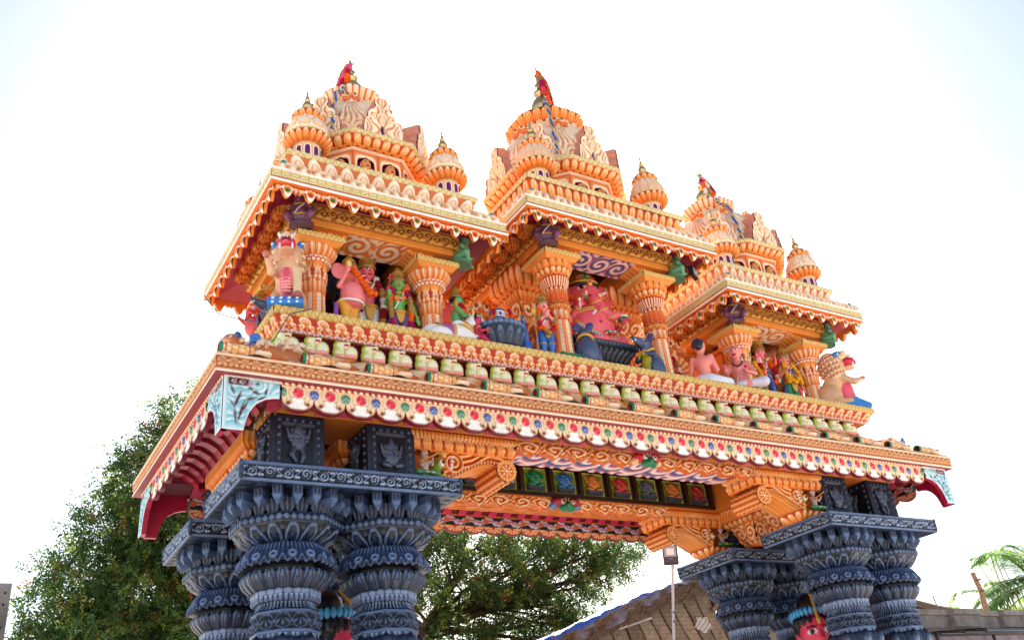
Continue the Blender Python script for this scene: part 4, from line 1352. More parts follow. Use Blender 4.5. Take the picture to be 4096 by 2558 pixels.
def block_mesh():
    m = MB(); hx, hy, H = .32, .41, .75
    m.box(-hx + .06, hx - .06, -hy + .06, hy - .06, 0, H, P_STD(np.array(.3)))
    for s in (-1, 1):
        for O, U, W in (((-s * hx * -1 if 0 else (-hx if s < 0 else hx), s * hy, 0), (-s, 0, 0), 2 * hx), ((s * hx, (-hy if s > 0 else hy), 0), (0, s, 0), 2 * hy)):
            O = np.array(O, float); U = np.array(U, float); N = np.cross(U, (0, 0, 1))
            n = 40; X, Z = np.meshgrid(np.linspace(0, W, n), np.linspace(0, H, n), indexing='ij')
            e = np.minimum(np.minimum(X, W - X), np.minimum(Z, H - Z))
            fr = sm(e - .12, .006) ; d = -.02 * (1 - fr) + .008 * sm(np.abs(e - .025) - .015, .006)
            P = O + U * X[..., None] + np.array([0, 0, 1]) * Z[..., None] + N * d[..., None]
            m.grid(P, P_STD(.25 + .25 * fr + .15 * sm(np.abs(e - .12) - .012, .006)))
            for t in np.linspace(.08, W - .08, 6):
                for z in (.08, H - .08): m.ball(O + U * t + np.array([0, 0, z]) + N * .01, .024, P_STD(np.array(.95)), 8, 6)
            for z in np.linspace(.08, H - .08, 7)[1:-1]:
                for t in (.08, W - .08): m.ball(O + U * t + np.array([0, 0, z]) + N * .01, .024, P_STD(np.array(.95)), 8, 6)
    return m.mesh('block', M_STONE)
SLM, BLM = slab_mesh(), block_mesh()
RDM = [relief_deity(0, P_STD(np.array(.95)), P_STD(np.array(.9))).mb(.011).mesh('deity_relief', M_STONE), relief_deity(1, P_STD(np.array(.95)), P_STD(np.array(.9))).mb(.011).mesh('deity_relief', M_STONE)]
for sx, nx in ((-1, 'left'), (1, 'right')):
    for iy, ny in ((0, 'front'), (1, 'back')):
        t = empty('stone_capital_slab', (sx * 4.71, PY[iy], ZS0), 0, 'dark vine-carved stone slab with two studded blocks on the %s pair of the %s pillars' % (ny, nx), 'slab', 'vine carved slabs on the stone pillars')
        link('slab', SLM, t)
        for j, dx in enumerate((-.6, .6)):
            k = link('block', BLM, t, (dx, 0, ZS1 - ZS0 + .0))
            r = RDM[(j + (sx > 0)) % 2 if iy == 0 else 1]
            link('deity_relief', r, k, (0, -.4, .13 if r is RDM[0] else .16), scale=1.15)
            link('deity_relief', RDM[0], k, (-.31, 0, .14), rz=-PI / 2, scale=1.1)
# ------------------------------------------------------------------ the three shrines on top
def pav_pillar_parts(H, kind):
    """front pillars of a shrine, H = floor to abacus top"""
    out = []
    b = MB()
    ring(b, rect(-.26, .26, -.26, .26), [(0, H - .14), (.08, H - .075)], m_plain, 9, 0, P_ORF, du=.5)
    ring(b, rect(-.34, .34, -.34, .34), [(0, H - .075), (.006, H - .06), (.006, H - .01), (0, H)], m_zig, .07, .012, P_GOLD, du=.011, dv=.011)
    slab(b, rect(-.34, .34, -.34, .34), H, c(214, 140, 60)); slab(b, rect(-.27, .27, -.27, .27), H - .138, c(224, 130, 50))
    out.append(('abacus', b))
    b = MB()
    if kind == 0:
        lathe(b, [(.21, H - .29), (.24, H - .27), (.29, H - .21), (.31, H - .15), (.28, H - .138)], m_tongue, 20, .03, P_RED, octg=True, du=.011, dv=.011, blend=.7)
        lathe(b, [(.2, H - .36), (.235, H - .345), (.24, H - .3), (.21, H - .28)], m_row2, 22, .015, P_RED, octg=True, du=.01, dv=.009, blend=.6)
        lathe(b, [(.165, H - .49), (.185, H - .43), (.21, H - .36)], m_lotus, 8, .012, P_OR, octg=True, du=.011, dv=.011, flip=True, blend=.6)
        lathe(b, [(.16, H - .66), (.175, H - .64), (.18, H - .56), (.185, H - .5), (.165, H - .485)], m_cobra, 8, .02, P_RED, du=.011, dv=.011)
        lathe(b, [(.158, H - .84), (.17, H - .7), (.165, H - .655)], m_tongue, 16, .015, P_RED, octg=True, du=.01, dv=.01, flip=False)
    else:
        lathe(b, [(.27, H - .25), (.31, H - .2), (.31, H - .15), (.28, H - .138)], m_lotus, 16, .03, P_OR, octg=True, du=.011, dv=.011, blend=.7)
        lathe(b, [(.2, H - .38), (.23, H - .34), (.275, H - .25)], m_tulip, 16, .03, P_OR, octg=True, du=.011, dv=.011, blend=.6)
        lathe(b, [(.245, H - .41), (.25, H - .39), (.2, H - .378)], None, pal_=flat(c(196, 70, 40)), octg=True)
        lathe(b, [(.17, H - .56), (.2, H - .5), (.235, H - .41)], m_ribs, 28, .015, P_RED, octg=True, du=.011, dv=.011, blend=.6)
        lathe(b, [(.165, H - .84), (.175, H - .7), (.16, H - .56)], m_lotus, 14, .025, P_RED, du=.011, dv=.011)
        lathe(b, [(.17, H - 1.0), (.19, H - .95), (.19, H - .88), (.165, H - .84)], m_shell, 10, .015, P_OR, du=.011, dv=.011)
        lathe(b, [(.17, H - 1.16), (.185, H - 1.12), (.17, H - 1.0)], m_tongue, 12, .015, P_RED, octg=True, du=.011, dv=.011)
    out.append(('capital', b))
    b = MB()
    top = H - (.82 if kind == 0 else 1.14)
    def m_strip(x, y, k, a):
        v = .5 + .5 * np.cos(2 * PI * (y * 9 + x * 40 * np.where(k % 2 == 0, 1, 0)))
        e = sm(a * .8 - np.abs(x), a * .12)
        return (1 - e) * .5 + .3 * v, np.where(k % 2 == 0, .45 + .2 * v, .8 + .15 * v) * (1 - e) + e * np.where(k % 2 == 0, .3, 1.)
    lathe(b, [(.165, .1), (.158, top)], m_strip, 16, .012, P_RED, octg=True, du=.012, dv=.02)
    lathe(b, [(.25, 0), (.24, .06), (.2, .1), (.16, .12)], m_lotus, 12, .015, P_RED, octg=True, du=.014, dv=.014, flip=True)
    out.append(('shaft', b))
    return [(n, x.mesh(n, M_PAINT)) for n, x in out]

def niche_frames(mb, O, U, W, H, N, depth=.12):
    """arched frame of one niche; O lower-left on the outer face, U along, N outward"""
    O, U, N = [np.array(t, float) for t in (O, U, N)]; Zv = np.array([0, 0, 1.])
    n = 40; th = np.linspace(0, 2 * PI, n, endpoint=False)
    def sup(w, h, p, cz): return np.stack([np.sign(np.cos(th)) * np.abs(np.cos(th)) ** p * w, cz + np.sign(np.sin(th)) * np.abs(np.sin(th)) ** p * h], 1)
    loops = [sup(W / 2, H / 2, .02, H / 2), sup(W * .43, H * .42, .45, H * .46), sup(W * .4, H * .38, .45, H * .45), sup(W * .35, H * .33, .5, H * .43)]
    loops[3][:, 1] += .03 * np.exp(-(loops[3][:, 0] / .03) ** 2) * (loops[3][:, 1] > H * .6)
    cols = [c(196, 70, 40), c(232, 150, 80), c(252, 236, 216), c(238, 170, 104)]
    P = np.stack([O + U * (W / 2) + U * l[:, :1] + Zv * l[:, 1:] + N * d for l, d in zip(loops, (0, .012, .018, .012))], 1)
    C = np.broadcast_to(np.array(cols)[None], P.shape)
    mb.grid(P, C, wrap=True)
    Q = np.stack([P[:, 3], P[:, 3] - N * depth], 1)
    mb.grid(Q, c(120, 16, 86), wrap=True)
    mb.add(P[:, 3] - N * depth, T=[[0, i, i + 1] for i in range(1, n - 1)], col=c(118, 14, 84), smooth=False)

def bust_mesh():
    f = Fig(.015); S = c(226, 152, 84)
    head(f, (0, 0, .11), .085, S, hair=c(206, 116, 56), dot=False)
    f.cap((0, 0, .0), (0, 0, .05), .06, .04, S); f.ell((0, .02, -.02), (.1, .05, .05), S)
    f.cap((0, .01, .17), (0, .01, .23), .06, .012, c(196, 112, 56))
    for s in (-1, 1): f.ell((s * .085, .0, .05), (.02, .02, .035), c(200, 130, 60), k=.006)
    return f.mb(.0095).mesh('bust', M_PAINT)
BUST = bust_mesh()

def m_beard(x, y, k, a):
    ax = np.abs(x)
    fan = .5 + .5 * np.cos(2 * PI * (np.arctan2(x, .92 - y) * 3.6 + .4 * np.sin(11 * y)))
    r = np.hypot(ax - a * .5, y - .2); sp = .5 + .5 * np.cos(2 * PI * (r / .1 - np.arctan2(y - .2, ax - a * .5) / (2 * PI)))
    m1 = sm(r - .2, .04)
    v = fan * (1 - m1) + sp * m1
    w = a * np.interp(y, [0, .15, .5, .7, .8, 1.], [.98, .98, .8, .45, .36, .3])
    mk = sm(ax - w, .02)
    return v * mk, np.where(mk > .5, .05 + .95 * v ** .5, .8)

def dome_mask(mb, prof, ang, half, cx, cy, amp=.045):
    q, v, H = resample(prof, .016)
    th = np.linspace(-half, half, 34)
    X, Y = np.meshgrid(th / half * .42, v, indexing='ij')
    h, t = m_beard(X, Y, 0, .42)
    edge = np.clip((1 - np.abs(th / half)) * 8, 0, 1)[:, None] * np.clip((1 - v) * 8, 0, 1)[None]
    R = q[None, :, 0] + .004 + (h * amp + .012) * edge
    P = np.stack([cx + R * np.cos(ang + th)[:, None], cy + R * np.sin(ang + th)[:, None], q[None, :, 1] + 0 * R], -1)
    mb.grid(P, P_CR(t))

def dome_face(s=1.0):
    f = Fig(.02); O1, O2 = c(238, 190, 140), c(214, 110, 56)
    f.ell((0, 0, 0), (.13, .06, .09), O1)
    for d in (-1, 1):
        f.ell((d * .065, -.05, .045), (.045, .04, .04), O1, k=.01); f.ell((d * .065, -.08, .045), (.024, .024, .024), c(120, 50, 40), k=.005)
        f.ell((d * .09, -.045, -.045), (.07, .05, .04), O2); f.ell((d * .15, -.02, -.02), (.05, .04, .05), O1)
    f.ell((0, -.07, 0), (.035, .045, .035), O2, k=.01); f.ell((0, -.03, .09), (.03, .03, .05), O1)
    return f.mb(.012)
DFACE = dome_face().mesh('lion_face', M_PAINT)

def gable_mesh():
    """flat-fronted dormer, front plane at y=0 facing -y, body behind; z from 0"""
    b = MB()
    half = [(0, .72), (.05, .73), (.11, .7), (.12, .58), (.1, .54), (.13, .47), (.2, .43), (.24, .36), (.24, .28), (.28, .24), (.31, .12), (.31, 0)]
    zs = np.linspace(0, .72, 60)
    hz = np.array(half)[::-1]; w = np.interp(zs, hz[:, 1], hz[:, 0]); w[-1] = .03
    s = np.linspace(-1, 1, 40)
    X = w[:, None] * s[None]; Z = np.repeat(zs[:, None], 40, 1)
    ax = np.abs(X)
    v = .5 + .5 * np.cos(2 * PI * (ax / .085 + .55 * np.sin(Z * 17) + .3 * np.sin(ax * 26)))
    r = np.hypot(ax - .15, Z - .35); mk = sm(r - .075, .01); sp = .5 + .5 * np.cos(2 * PI * (r / .06 - np.arctan2(Z - .35, ax - .15) / (2 * PI)))
    v = v * (1 - mk) + sp * mk
    st = sm(ax - .022, .006) * (Z > .22); v = v * (1 - st) + st * (.5 + .5 * np.cos(2 * PI * ax / .022))
    edge = sm((w[:, None] - ax) - .02, .006); v = v * (1 - edge) + edge
    C = P_CR(.04 + .96 * v ** .55)
    door = np.maximum(ax - .035, np.abs(Z - .11) - .08) < 0; C[door] = c(86, 14, 80); v = np.where(door, -1.2, v)
    P = np.stack([X, -.03 * v, Z], -1)
    b.grid(P[::-1], C[::-1])
    for sd in (-1, 1):
        E = np.stack([np.stack([sd * w, 0 * zs, zs], 1), np.stack([sd * w * .95, 0 * zs + .6, zs], 1)], 1)
        b.grid(E, c(222, 146, 120), smooth=False)
    b.grid(np.stack([np.stack([-w, 0 * w + .6, zs], 1), np.stack([w, 0 * w + .6, zs], 1)], 1), c(190, 120, 100))
    b.add([(-.05, 0, .72), (.05, 0, .72), (.05, .6, .72), (-.05, .6, .72)], [[0, 1, 2, 3]], col=c(236, 206, 176))
    return b.mesh('gable', M_PAINT)
GABLE = gable_mesh()

def finial_prof(h, r):
    return [(r * .9, 0), (r * .55, .03 * h), (r * .6, .06 * h), (r, .16 * h), (r * 1.05, .24 * h), (r * .8, .33 * h), (r * .3, .37 * h), (r * .28, .42 * h), (r * .6, .46 * h), (r * .62, .5 * h), (r * .25, .54 * h), (r * .22, .6 * h), (r * .42, .64 * h), (r * .2, .69 * h), (r * .15, .78 * h), (r * .26, .82 * h), (r * .1, .88 * h), (.004, h)]
C_BRASS = c(204, 178, 124)

def turret_parts(kind):
    out = []
    b = MB()
    lathe(b, [(.2, 0), (.2, .3)], None, pal_=flat(c(240, 190, 140)))
    for i in range(10):
        a = (i + .5) * 2 * PI / 10
        q = MB(); n = 18; th = np.linspace(0, PI, 9)
        o = np.vstack([[(-.036, .02), (.036, .02)], np.stack([.036 * np.cos(th), .17 + .05 * np.sin(th)], 1)])
        o2 = o * [1.5, 1.1] + [0, -.01]
        q.add(np.c_[o2[:, 0], np.full(len(o2), -.203), o2[:, 1]], T=ear(o2), col=c(250, 236, 222), smooth=False)
        q.add(np.c_[o[:, 0], np.full(len(o), -.207), o[:, 1]], T=ear(o), col=c(104, 16, 84), smooth=False)
        b.join(q, T4((0, 0, 0), a))
    out.append(('drum', b, M_PAINT))
    b = MB()
    lathe(b, [(.21, .28), (.24, .3), (.215, .32)], None, pal_=flat(c(236, 160, 90)))
    lathe(b, [(.22, .3), (.27, .32), (.32, .37), (.33, .42)], m_lotus, 20, .035, P_OR, du=.011, dv=.011)
    lathe(b, [(.325, .42), (.325, .455), (.31, .46)], m_bead, 60, .008, P_PALEGOLD, du=.011, dv=.011)
    out.append(('lotus_ring', b, M_PAINT))
    b = MB()
    def m_drop(x, y, k, a):
        d = np.hypot(x, (y - .42) * .8) - .2; lo = np.maximum(np.abs(x) - .07 - .1 * (y < .45), np.abs(y - .55) - .38)
        e = np.minimum(d, lo); ln = np.abs(e) - .025; bd = np.hypot(x, ((y * 6) % 1 - .5) / 6) - .05
        t = .95 - .6 * sm(ln, .02) ; t = mixt(t, sm(e + .06, .03), .75)
        return sm(e, .03) * .6 + .4 * sm(bd, .02) * (np.abs(x) < .1), t
    lathe(b, [(.3, .46), (.305, .52), (.28, .62), (.235, .72), (.18, .8)], m_drop if kind == 0 else m_lotus, 9 if kind == 0 else 14, .02, P_CR if kind == 0 else pal((0, c(206, 90, 50)), (.4, c(240, 200, 160)), (1, c(252, 240, 226))), du=.012, dv=.012)
    lathe(b, [(.15, .77), (.185, .79), (.215, .84), (.215, .88)], m_lotus, 13, .03, P_OR, du=.009, dv=.009)
    lathe(b, [(.2, .87), (.16, .93), (.08, .99), (.05, 1.02)], m_lotus, 10, .02, P_CR, du=.01, dv=.01, flip=False)
    out.append(('bulb', b, M_PAINT))
    b = MB(); lathe(b, [(r_, z_ + 1.0) for r_, z_ in finial_prof(.42, .075)], None, pal_=flat(C_BRASS))
    out.append(('brass_finial', b, M_METAL))
    return [(n, x.mesh(n, m_)) for n, x, m_ in out]
TUR = [turret_parts(0), turret_parts(1)]

def eave_valance(L, n, i0=0):
    """pierced flower valance along +x, face to -y, hanging from z=0"""
    b = MB(); w = L / n / 2
    for i in range(n):
        xs = np.linspace(-w, w, 25); s = np.linspace(0, 1, 12)
        u = np.abs(xs) / w
        zb = np.interp(u, [0, .12, .3, .42, .6, .75, .86, 1], [-.185, -.178, -.14, -.075, -.055, -.085, -.1, -.06])
        Z = zb[:, None] * (1 - s)[None]; X = np.repeat(xs[:, None], 12, 1)
        C = np.broadcast_to(c(226, 122, 34), Z.shape + (3,)).copy(); h = 0 * Z
        def paint(mk, col): C[:] = C * (1 - mk[..., None]) + np.asarray(col) * mk[..., None]
        paint(sm(Z - zb[:, None] - .014, .006) * (np.abs(X) < w * .45), c(250, 240, 226))
        d = np.hypot(X, (Z + .075) * .95)
        paint(sm(d - .085, .006), c(252, 244, 232)); paint(sm(d - .058, .005), c(228, 140, 50)); h += sm(d - .085, .01) * .025
        paint(sm(np.hypot(X, (Z + .075)) - .032, .004), c(190, 16, 30) if (i + i0) % 2 else c(14, 104, 54)); h -= sm(d - .034, .006) * .012
        r = np.hypot(np.abs(X) - w * .72, Z + .05); paint(sm(np.abs(r - .022) - .006, .004), c(252, 244, 232))
        paint(sm(-.018 - Z, .004) * 0 + (Z > -.016) * 1., c(206, 80, 30))
        P = np.stack([X + (2 * i + 1) * w, -.02 - h, Z], -1); b.grid(P, C)
        E = np.stack([np.stack([xs + (2 * i + 1) * w, 0 * xs - .02, zb], -1), np.stack([xs + (2 * i + 1) * w, 0 * xs + .025, zb], -1)], 1); b.grid(E, c(226, 122, 34), smooth=False)
        P2 = np.stack([X + (2 * i + 1) * w, 0 * X + .025, Z], -1)[:, ::-1]; b.grid(P2, c(214, 112, 36))
    return b

def corbel_mesh():
    b = MB()
    ring(b, rect(-.1, .1, -.1, .1), [(-.08, -.26), (-.05, -.2), (-.02, -.18), (0, -.1), (.03, -.06)], m_tongue, .055, .02, P_DO, du=.011, dv=.011)
    ring(b, rect(-.1, .1, -.1, .1), [(.03, -.06), (.05, -.05), (.05, 0)], m_plain, 9, 0, flat(c(206, 116, 44)), du=.5)
    slab(b, rect(-.12, .12, -.12, .12), -.06, c(180, 90, 30)); slab(b, rect(-.05, .05, -.05, .05), -.24, c(200, 80, 30))
    return b.mesh('lotus_corbel', M_PAINT)
CORB = corbel_mesh()

def bracket_cap():
    """scroll bracket above an abacus, reaching +x"""
    b = MB()
    xs = np.linspace(0, .4, 30); low = np.interp(xs, [0, .1, .25, .33, .4], [-.15, -.15, -.12, -.06, -.03])
    s = np.linspace(0, 1, 16); Z = low[:, None] * (1 - s); X = np.repeat(xs[:, None], 16, 1)
    r = np.hypot(X - .2, Z + .06); v = .5 + .5 * np.cos(2 * PI * (r / .045 - np.arctan2(Z + .06, X - .2) / (2 * PI)))
    for sg in (-1, 1):
        P = np.stack([X, sg * (.17 + .015 * v), Z], -1); C = P_DO(.25 + .7 * v)
        b.grid(P if sg < 0 else P[:, ::-1], C if sg < 0 else C[:, ::-1])
    E = np.stack([np.stack([xs, 0 * xs + y, low], 1) for y in np.linspace(-.18, .18, 14)], 1)
    b.grid(E, P_OR(.3 + .5 * (.5 + .5 * np.cos(np.linspace(0, 8 * PI, 14)))[None] * np.ones((30, 1))))
    b.box(.36, .43, -.2, .2, -.03, 0, c(232, 150, 70))
    return b.mesh('scroll_bracket', M_PAINT)
BCAP = bracket_cap()

def pavilion(cx, hw, y0, y1, z0, ab, dx, yf, yb, e, kind, name_lab, dome, side_wall):
    """z0 eave edge, ab abacus top, e vertical stretch of the tiers"""
    yc = (y0 + y1) / 2; yd = 1.94
    t = empty('shrine_pavilion', (cx, yc, FZ), 0, name_lab, 'shrine', 'shrine pavilions on the gateway')
    off = Vector(t.location)
    def W(mb, name, mat=M_PAINT, par=None):
        return wb(mb, name, mat, par or t)
    E = rect(cx - hw, cx + hw, y0, y1)
    # pillars
    PPm = PAVP[kind]
    for sx in (-1, 1):
        for y in (yf, yb):
            p = empty('pavilion_pillar', Vector((cx + sx * dx, y, FZ)) - off, parent=t)
            for nm, me in PPm: link(nm, me, p)
            k = link('scroll_bracket', BCAP, t, Vector((cx + sx * dx, y, ab + .15)) - off, 0 if sx < 0 else PI)
            link('scroll_bracket', BCAP, t, Vector((cx + sx * dx, y, ab + .15)) - off, PI / 2 if y == yf else -PI / 2)
    zb = ab + .15
    B = rect(cx - dx - .3, cx + dx + .3, yf - .3, yb + .3)
    m = MB()
    for x0_, x1_, ya, yb_ in ((cx - dx - .28, cx + dx + .28, yf - .28, yf + .28), (cx - dx - .28, cx + dx + .28, yb - .28, yb + .28), (cx - dx - .28, cx - dx + .28, yf + .28, yb - .28), (cx + dx - .28, cx + dx + .28, yf + .28, yb - .28)):
        m.box(x0_, x1_, ya, yb_, zb, zb + .32, c(222, 128, 48))
    ring(m, B, [(-.02, zb), (0, zb + .01), (0, zb + .1)], m_plain, 9, 0, flat(c(228, 140, 56)), du=.5)
    P_UND = pal((0, c(224, 120, 50)), (.55, c(226, 130, 60)), (.62, c(246, 206, 170)), (1, c(250, 220, 190))) if kind == 0 else P_MULTI
    panel(m, (cx - dx + .42, yf + .27, zb - .002), (1, 0, 0), (0, -1, 0), 2 * dx - .84, .54, m_scroll, .4, .01, P_UND)
    ring(m, B, [(0, zb + .1), (.05, zb + .12), (.06, zb + .26), (.03, zb + .29)], m_vine, .15, .03, P_DGOLD, du=.011, dv=.011)
    ring(m, B, [(.03, zb + .29), (.08, zb + .31), (.08, zb + .335), (-.1, zb + .34)], m_plain, 9, 0, flat(c(206, 120, 60)), du=.5)
    W(m, 'lintel')
    m = MB(); m.add([(cx - dx, yf, zb + .3), (cx + dx, yf, zb + .3), (cx + dx, yb, zb + .3), (cx - dx, yb, zb + .3)], [[0, 1, 2, 3]], col=c(70, 20, 30))
    W(m, 'ceiling')
    # soffit
    m = MB()
    ib = hw - dx - .3
    ring(m, E, [(-(hw - dx - .25), zb + .36), (-.3, z0 + .1), (-.11, z0 - .01)], m_plain, 9, 0, flat(c(136, 14, 60)), du=.5)
    ring(m, E, [(-.11, z0 - .012), (0, z0 - .002)], m_plain, 9, 0, flat(c(232, 120, 40)), du=.5)
    W(m, 'eave_soffit', M_GLOSS)
    nco = 7
    for i in range(nco):
        y = yf - .1 + (yb - yf + .2) * i / (nco - 1)
        for sx in (-1, 1): link('lotus_corbel', CORB, t, Vector((cx + sx * (dx + .52), y, zb + .34)) - off)
    # eave band
    m = MB()
    ring(m, E, [(0, z0 - .002), (.01, z0 + .006), (.01, z0 + .03), (-.015, z0 + .036)], m_plain, 9, 0, flat(c(250, 240, 236)), du=.5, dv=.01)
    ring(m, E, [(-.015, z0 + .036), (-.01, z0 + .06)], m_plain, 9, 0, flat(c(226, 122, 76)), du=.5)
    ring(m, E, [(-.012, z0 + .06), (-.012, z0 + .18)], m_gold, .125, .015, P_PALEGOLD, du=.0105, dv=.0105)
    ring(m, E, [(-.012, z0 + .18), (.004, z0 + .19), (.004, z0 + .215), (-.05, z0 + .222)], m_plain, 9, 0, flat(c(250, 238, 228)), du=.5, dv=.01)
    W(m, 'eave_band')
    for nm_, L, n, loc, rz in ((0, 2 * hw - .16, None, (cx - hw + .08, y0 + .08), 0), (1, y1 - y0 - .16, None, (cx - hw + .08, y1 - .08), -PI / 2), (2, y1 - y0 - .16, None, (cx + hw - .08, y0 + .08), PI / 2), (3, 2 * hw - .16, None, (cx + hw - .08, y1 - .08), PI)):
        n = int(round(L / .3)); n += (n + 1) % 2
        o = eave_valance(L, n).build('valance', M_PAINT, t); o.location = Vector((*loc, z0 - .015)) - off; o.rotation_euler = (0, 0, rz)
    # roll, neck, petals, gold edge
    m = MB()
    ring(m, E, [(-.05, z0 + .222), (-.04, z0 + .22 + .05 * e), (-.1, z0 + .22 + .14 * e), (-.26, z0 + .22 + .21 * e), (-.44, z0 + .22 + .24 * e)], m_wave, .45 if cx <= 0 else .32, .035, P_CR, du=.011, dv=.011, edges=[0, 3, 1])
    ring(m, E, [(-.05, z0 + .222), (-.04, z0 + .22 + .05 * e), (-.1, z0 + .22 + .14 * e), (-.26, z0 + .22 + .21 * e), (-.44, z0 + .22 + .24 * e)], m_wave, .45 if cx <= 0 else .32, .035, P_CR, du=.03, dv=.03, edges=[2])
    zt = z0 + .22 + .24 * e
    W(m, 'roll_roof')
    m = MB()
    ring(m, E, [(-.45, zt - .02), (-.45, zt + .03), (-.4, zt + .035)], m_plain, 9, 0, flat(c(228, 130, 70)), du=.5)
    z2 = z0 + .81 * e
    if kind == 0:
        ring(m, E, [(-.42, zt + .03), (-.37, zt + .12), (-.31, z2 - .075)], m_lotus, .25 if cx < 0 else .19, .055, pal((0, c(200, 90, 50)), (.35, c(226, 140, 76)), (.7, c(244, 208, 170)), (1, c(250, 236, 222))), du=.011, dv=.011)
    else:
        ring(m, E, [(-.44, zt + .03), (-.39, zt + .12), (-.33, z2 - .075)], m_tulip, .17, .05, P_OR, du=.011, dv=.011)
    ring(m, E, [(-.31, z2 - .075), (-.29, z2 - .065), (-.285, z2 - .01), (-.3, z2)], m_zig, .1, .01, P_PALEGOLD, du=.011, dv=.011)
    slab(m, rect(cx - hw + .3, cx + hw - .3, y0 + .3, y1 - .3), z2, c(226, 150, 90))
    W(m, 'petal_tier')
    # hip ornaments
    for sx in (-1, 1):
        f = Fig(.03); f.cap((0, 0, 0), (sx * -.16, .16, .1), .07, .09, c(244, 206, 170)); f.cap((sx * .02, -.02, .02), (sx * .06, -.06, .0), .06, .04, c(236, 160, 100)); f.ell((sx * -.07, -.01, .09), (.04, .04, .035), c(30, 140, 150), k=.008)
        o = f.mb(.014).build('hip_scroll', M_PAINT, t); o.location = Vector((cx + sx * (hw - .12), y0 + .1, z0 + .29)) - off
    # drum with niches and busts
    q = 1.0 if kind == 0 else 1.06
    ap = .97 * q; hn = .57 * e
    m = MB()
    O8 = np.array(octa(cx, yd, ap))
    for i in range(8):
        A, Bp = O8[i], O8[(i + 1) % 8]; U = (Bp - A); Lg = np.linalg.norm(U); U = U / Lg; N = np.array([U[1], -U[0], 0])
        for j in range(2):
            niche_frames(m, (*(A + U * Lg / 2 * j), z2), (*U, 0), Lg / 2, hn, N)
    W(m, 'niche_drum')
    for i in range(8):
        A, Bp = O8[i], O8[(i + 1) % 8]; U = (Bp - A); N = np.array([U[1], -U[0]]) / np.linalg.norm(U)
        for j in range(2):
            p = A + U * (.25 + .5 * j) - N * .0
            link('bust', BUST, t, Vector((p[0], p[1], z2 + .19 * e)) - off, math.atan2(N[0], -N[1]), scale=1.12 * e)
    m = MB(); z3 = z2 + hn
    OB = octa(cx, yd, ap)
    ring(m, OB, [(0, z3 - .01), (.04, z3), (.04, z3 + .025), (0, z3 + .03)], m_plain, 9, 0, flat(c(246, 214, 186)), du=.5, dv=.01)
    ring(m, OB, [(.02, z3 + .03), (.08, z3 + .045 * e), (.19, z3 + .125 * e), (.21, z3 + .15 * e)], m_tulip, .16, .045, P_OR, du=.011, dv=.011)
    ring(m, OB, [(.2, z3 + .15 * e), (.24, z3 + .16 * e), (.24, z3 + .205 * e), (.2, z3 + .21 * e)], m_zig, .1, .01, P_PALEGOLD, du=.011, dv=.011)
    slab(m, octa(cx, yd, ap + .2), z3 + .21 * e, c(226, 160, 100))
    W(m, 'petal_band')
    z4 = z3 + .21 * e
    # dome
    prof, rings, zp, hk = dome(z4)
    m = MB(); lathe(m, prof, None, cx=cx, cy=yd, pal_=flat(c(252, 216, 174)))
    dm = W(m, 'dome')
    for i in range(8):
        a = -PI / 2 - PI / 8 + i * PI / 4
        zmax = prof[-1][1] - .1; mp = [(r_, z_) for r_, z_ in resample(prof, .1)[0] if z_ < zmax]
        k = MB(); dome_mask(k, mp, a, .3, cx, yd); wb(k, 'bearded_mask', M_PAINT, dm)
        rr, zz = mp[-3]
        link('lion_face', DFACE, dm, (cx + (rr + .03) * math.cos(a), yd + (rr + .03) * math.sin(a), zz + .02), a + PI / 2, scale=.9 if kind == 0 else 1.1)
        a2 = -PI / 2 + i * PI / 4
        g = link('gable', GABLE, t, Vector((cx + (ap + .22) * math.cos(a2), yd + (ap + .22) * math.sin(a2), z4)) - off, a2 + PI / 2, scale=(1., 1., 1.02 if kind == 0 else 1.1))
    m = MB()
    for rp, mot, cnt, amp, pl in rings: lathe(m, rp, mot, cnt, amp, pl, octg=True, cx=cx, cy=yd, du=.012, dv=.012, blend=.7)
    W(m, 'dome_cap')
    m = MB(); lathe(m, [(r_, z_ + zp) for r_, z_ in finial_prof(hk, .2)], None, cx=cx, cy=yd, pal_=flat(C_BRASS))
    for i in range(5):
        a = i * 1.3; m.tube([(cx + .02 * math.cos(a), yd + .02 * math.sin(a), zp + hk * .8), (cx + .07 * math.cos(a), yd + .07 * math.sin(a), zp + hk * .86), (cx + .1 * math.cos(a), yd + .1 * math.sin(a), zp + hk * .94)], .01, C_BRASS * .8, 5)
    W(m, 'brass_pot_finial', M_METAL)
    # corner turrets
    tx = 1.124 if kind == 0 else 1.22
    for sx in (-1, 1):
        for y in (.92 if kind == 0 else .8, 3.25 if kind == 0 else 3.4):
            p = empty('turret', Vector((cx + sx * tx, y, z2)) - off, parent=t)
            for nm, me in TUR[kind]: link(nm, me, p, scale=1.0 if kind == 0 else 1.04)
    # screens
    def fanwall(O, U, Wd, H_):
        def m_fan(x, y, k, a):
            r = np.hypot(x, y - .12); th = np.arctan2(x, y - .12)
            v = (.5 + .5 * np.cos(th * 13)) * sm(np.abs(r - .3) - .2 - .06 * np.cos(th * 13), .03)
            fr = np.maximum(np.abs(x) - a * .84, np.abs(y - .5) - .42); ln = sm(np.abs(fr) - .015, .01)
            return v, .45 + .5 * v - .4 * ln
        panel(m, O, U, (0, 0, 1), Wd, H_, m_fan, Wd, .03, P_OR)
    hwl = ab - FZ - .1
    sw = (yb - yf) - .45
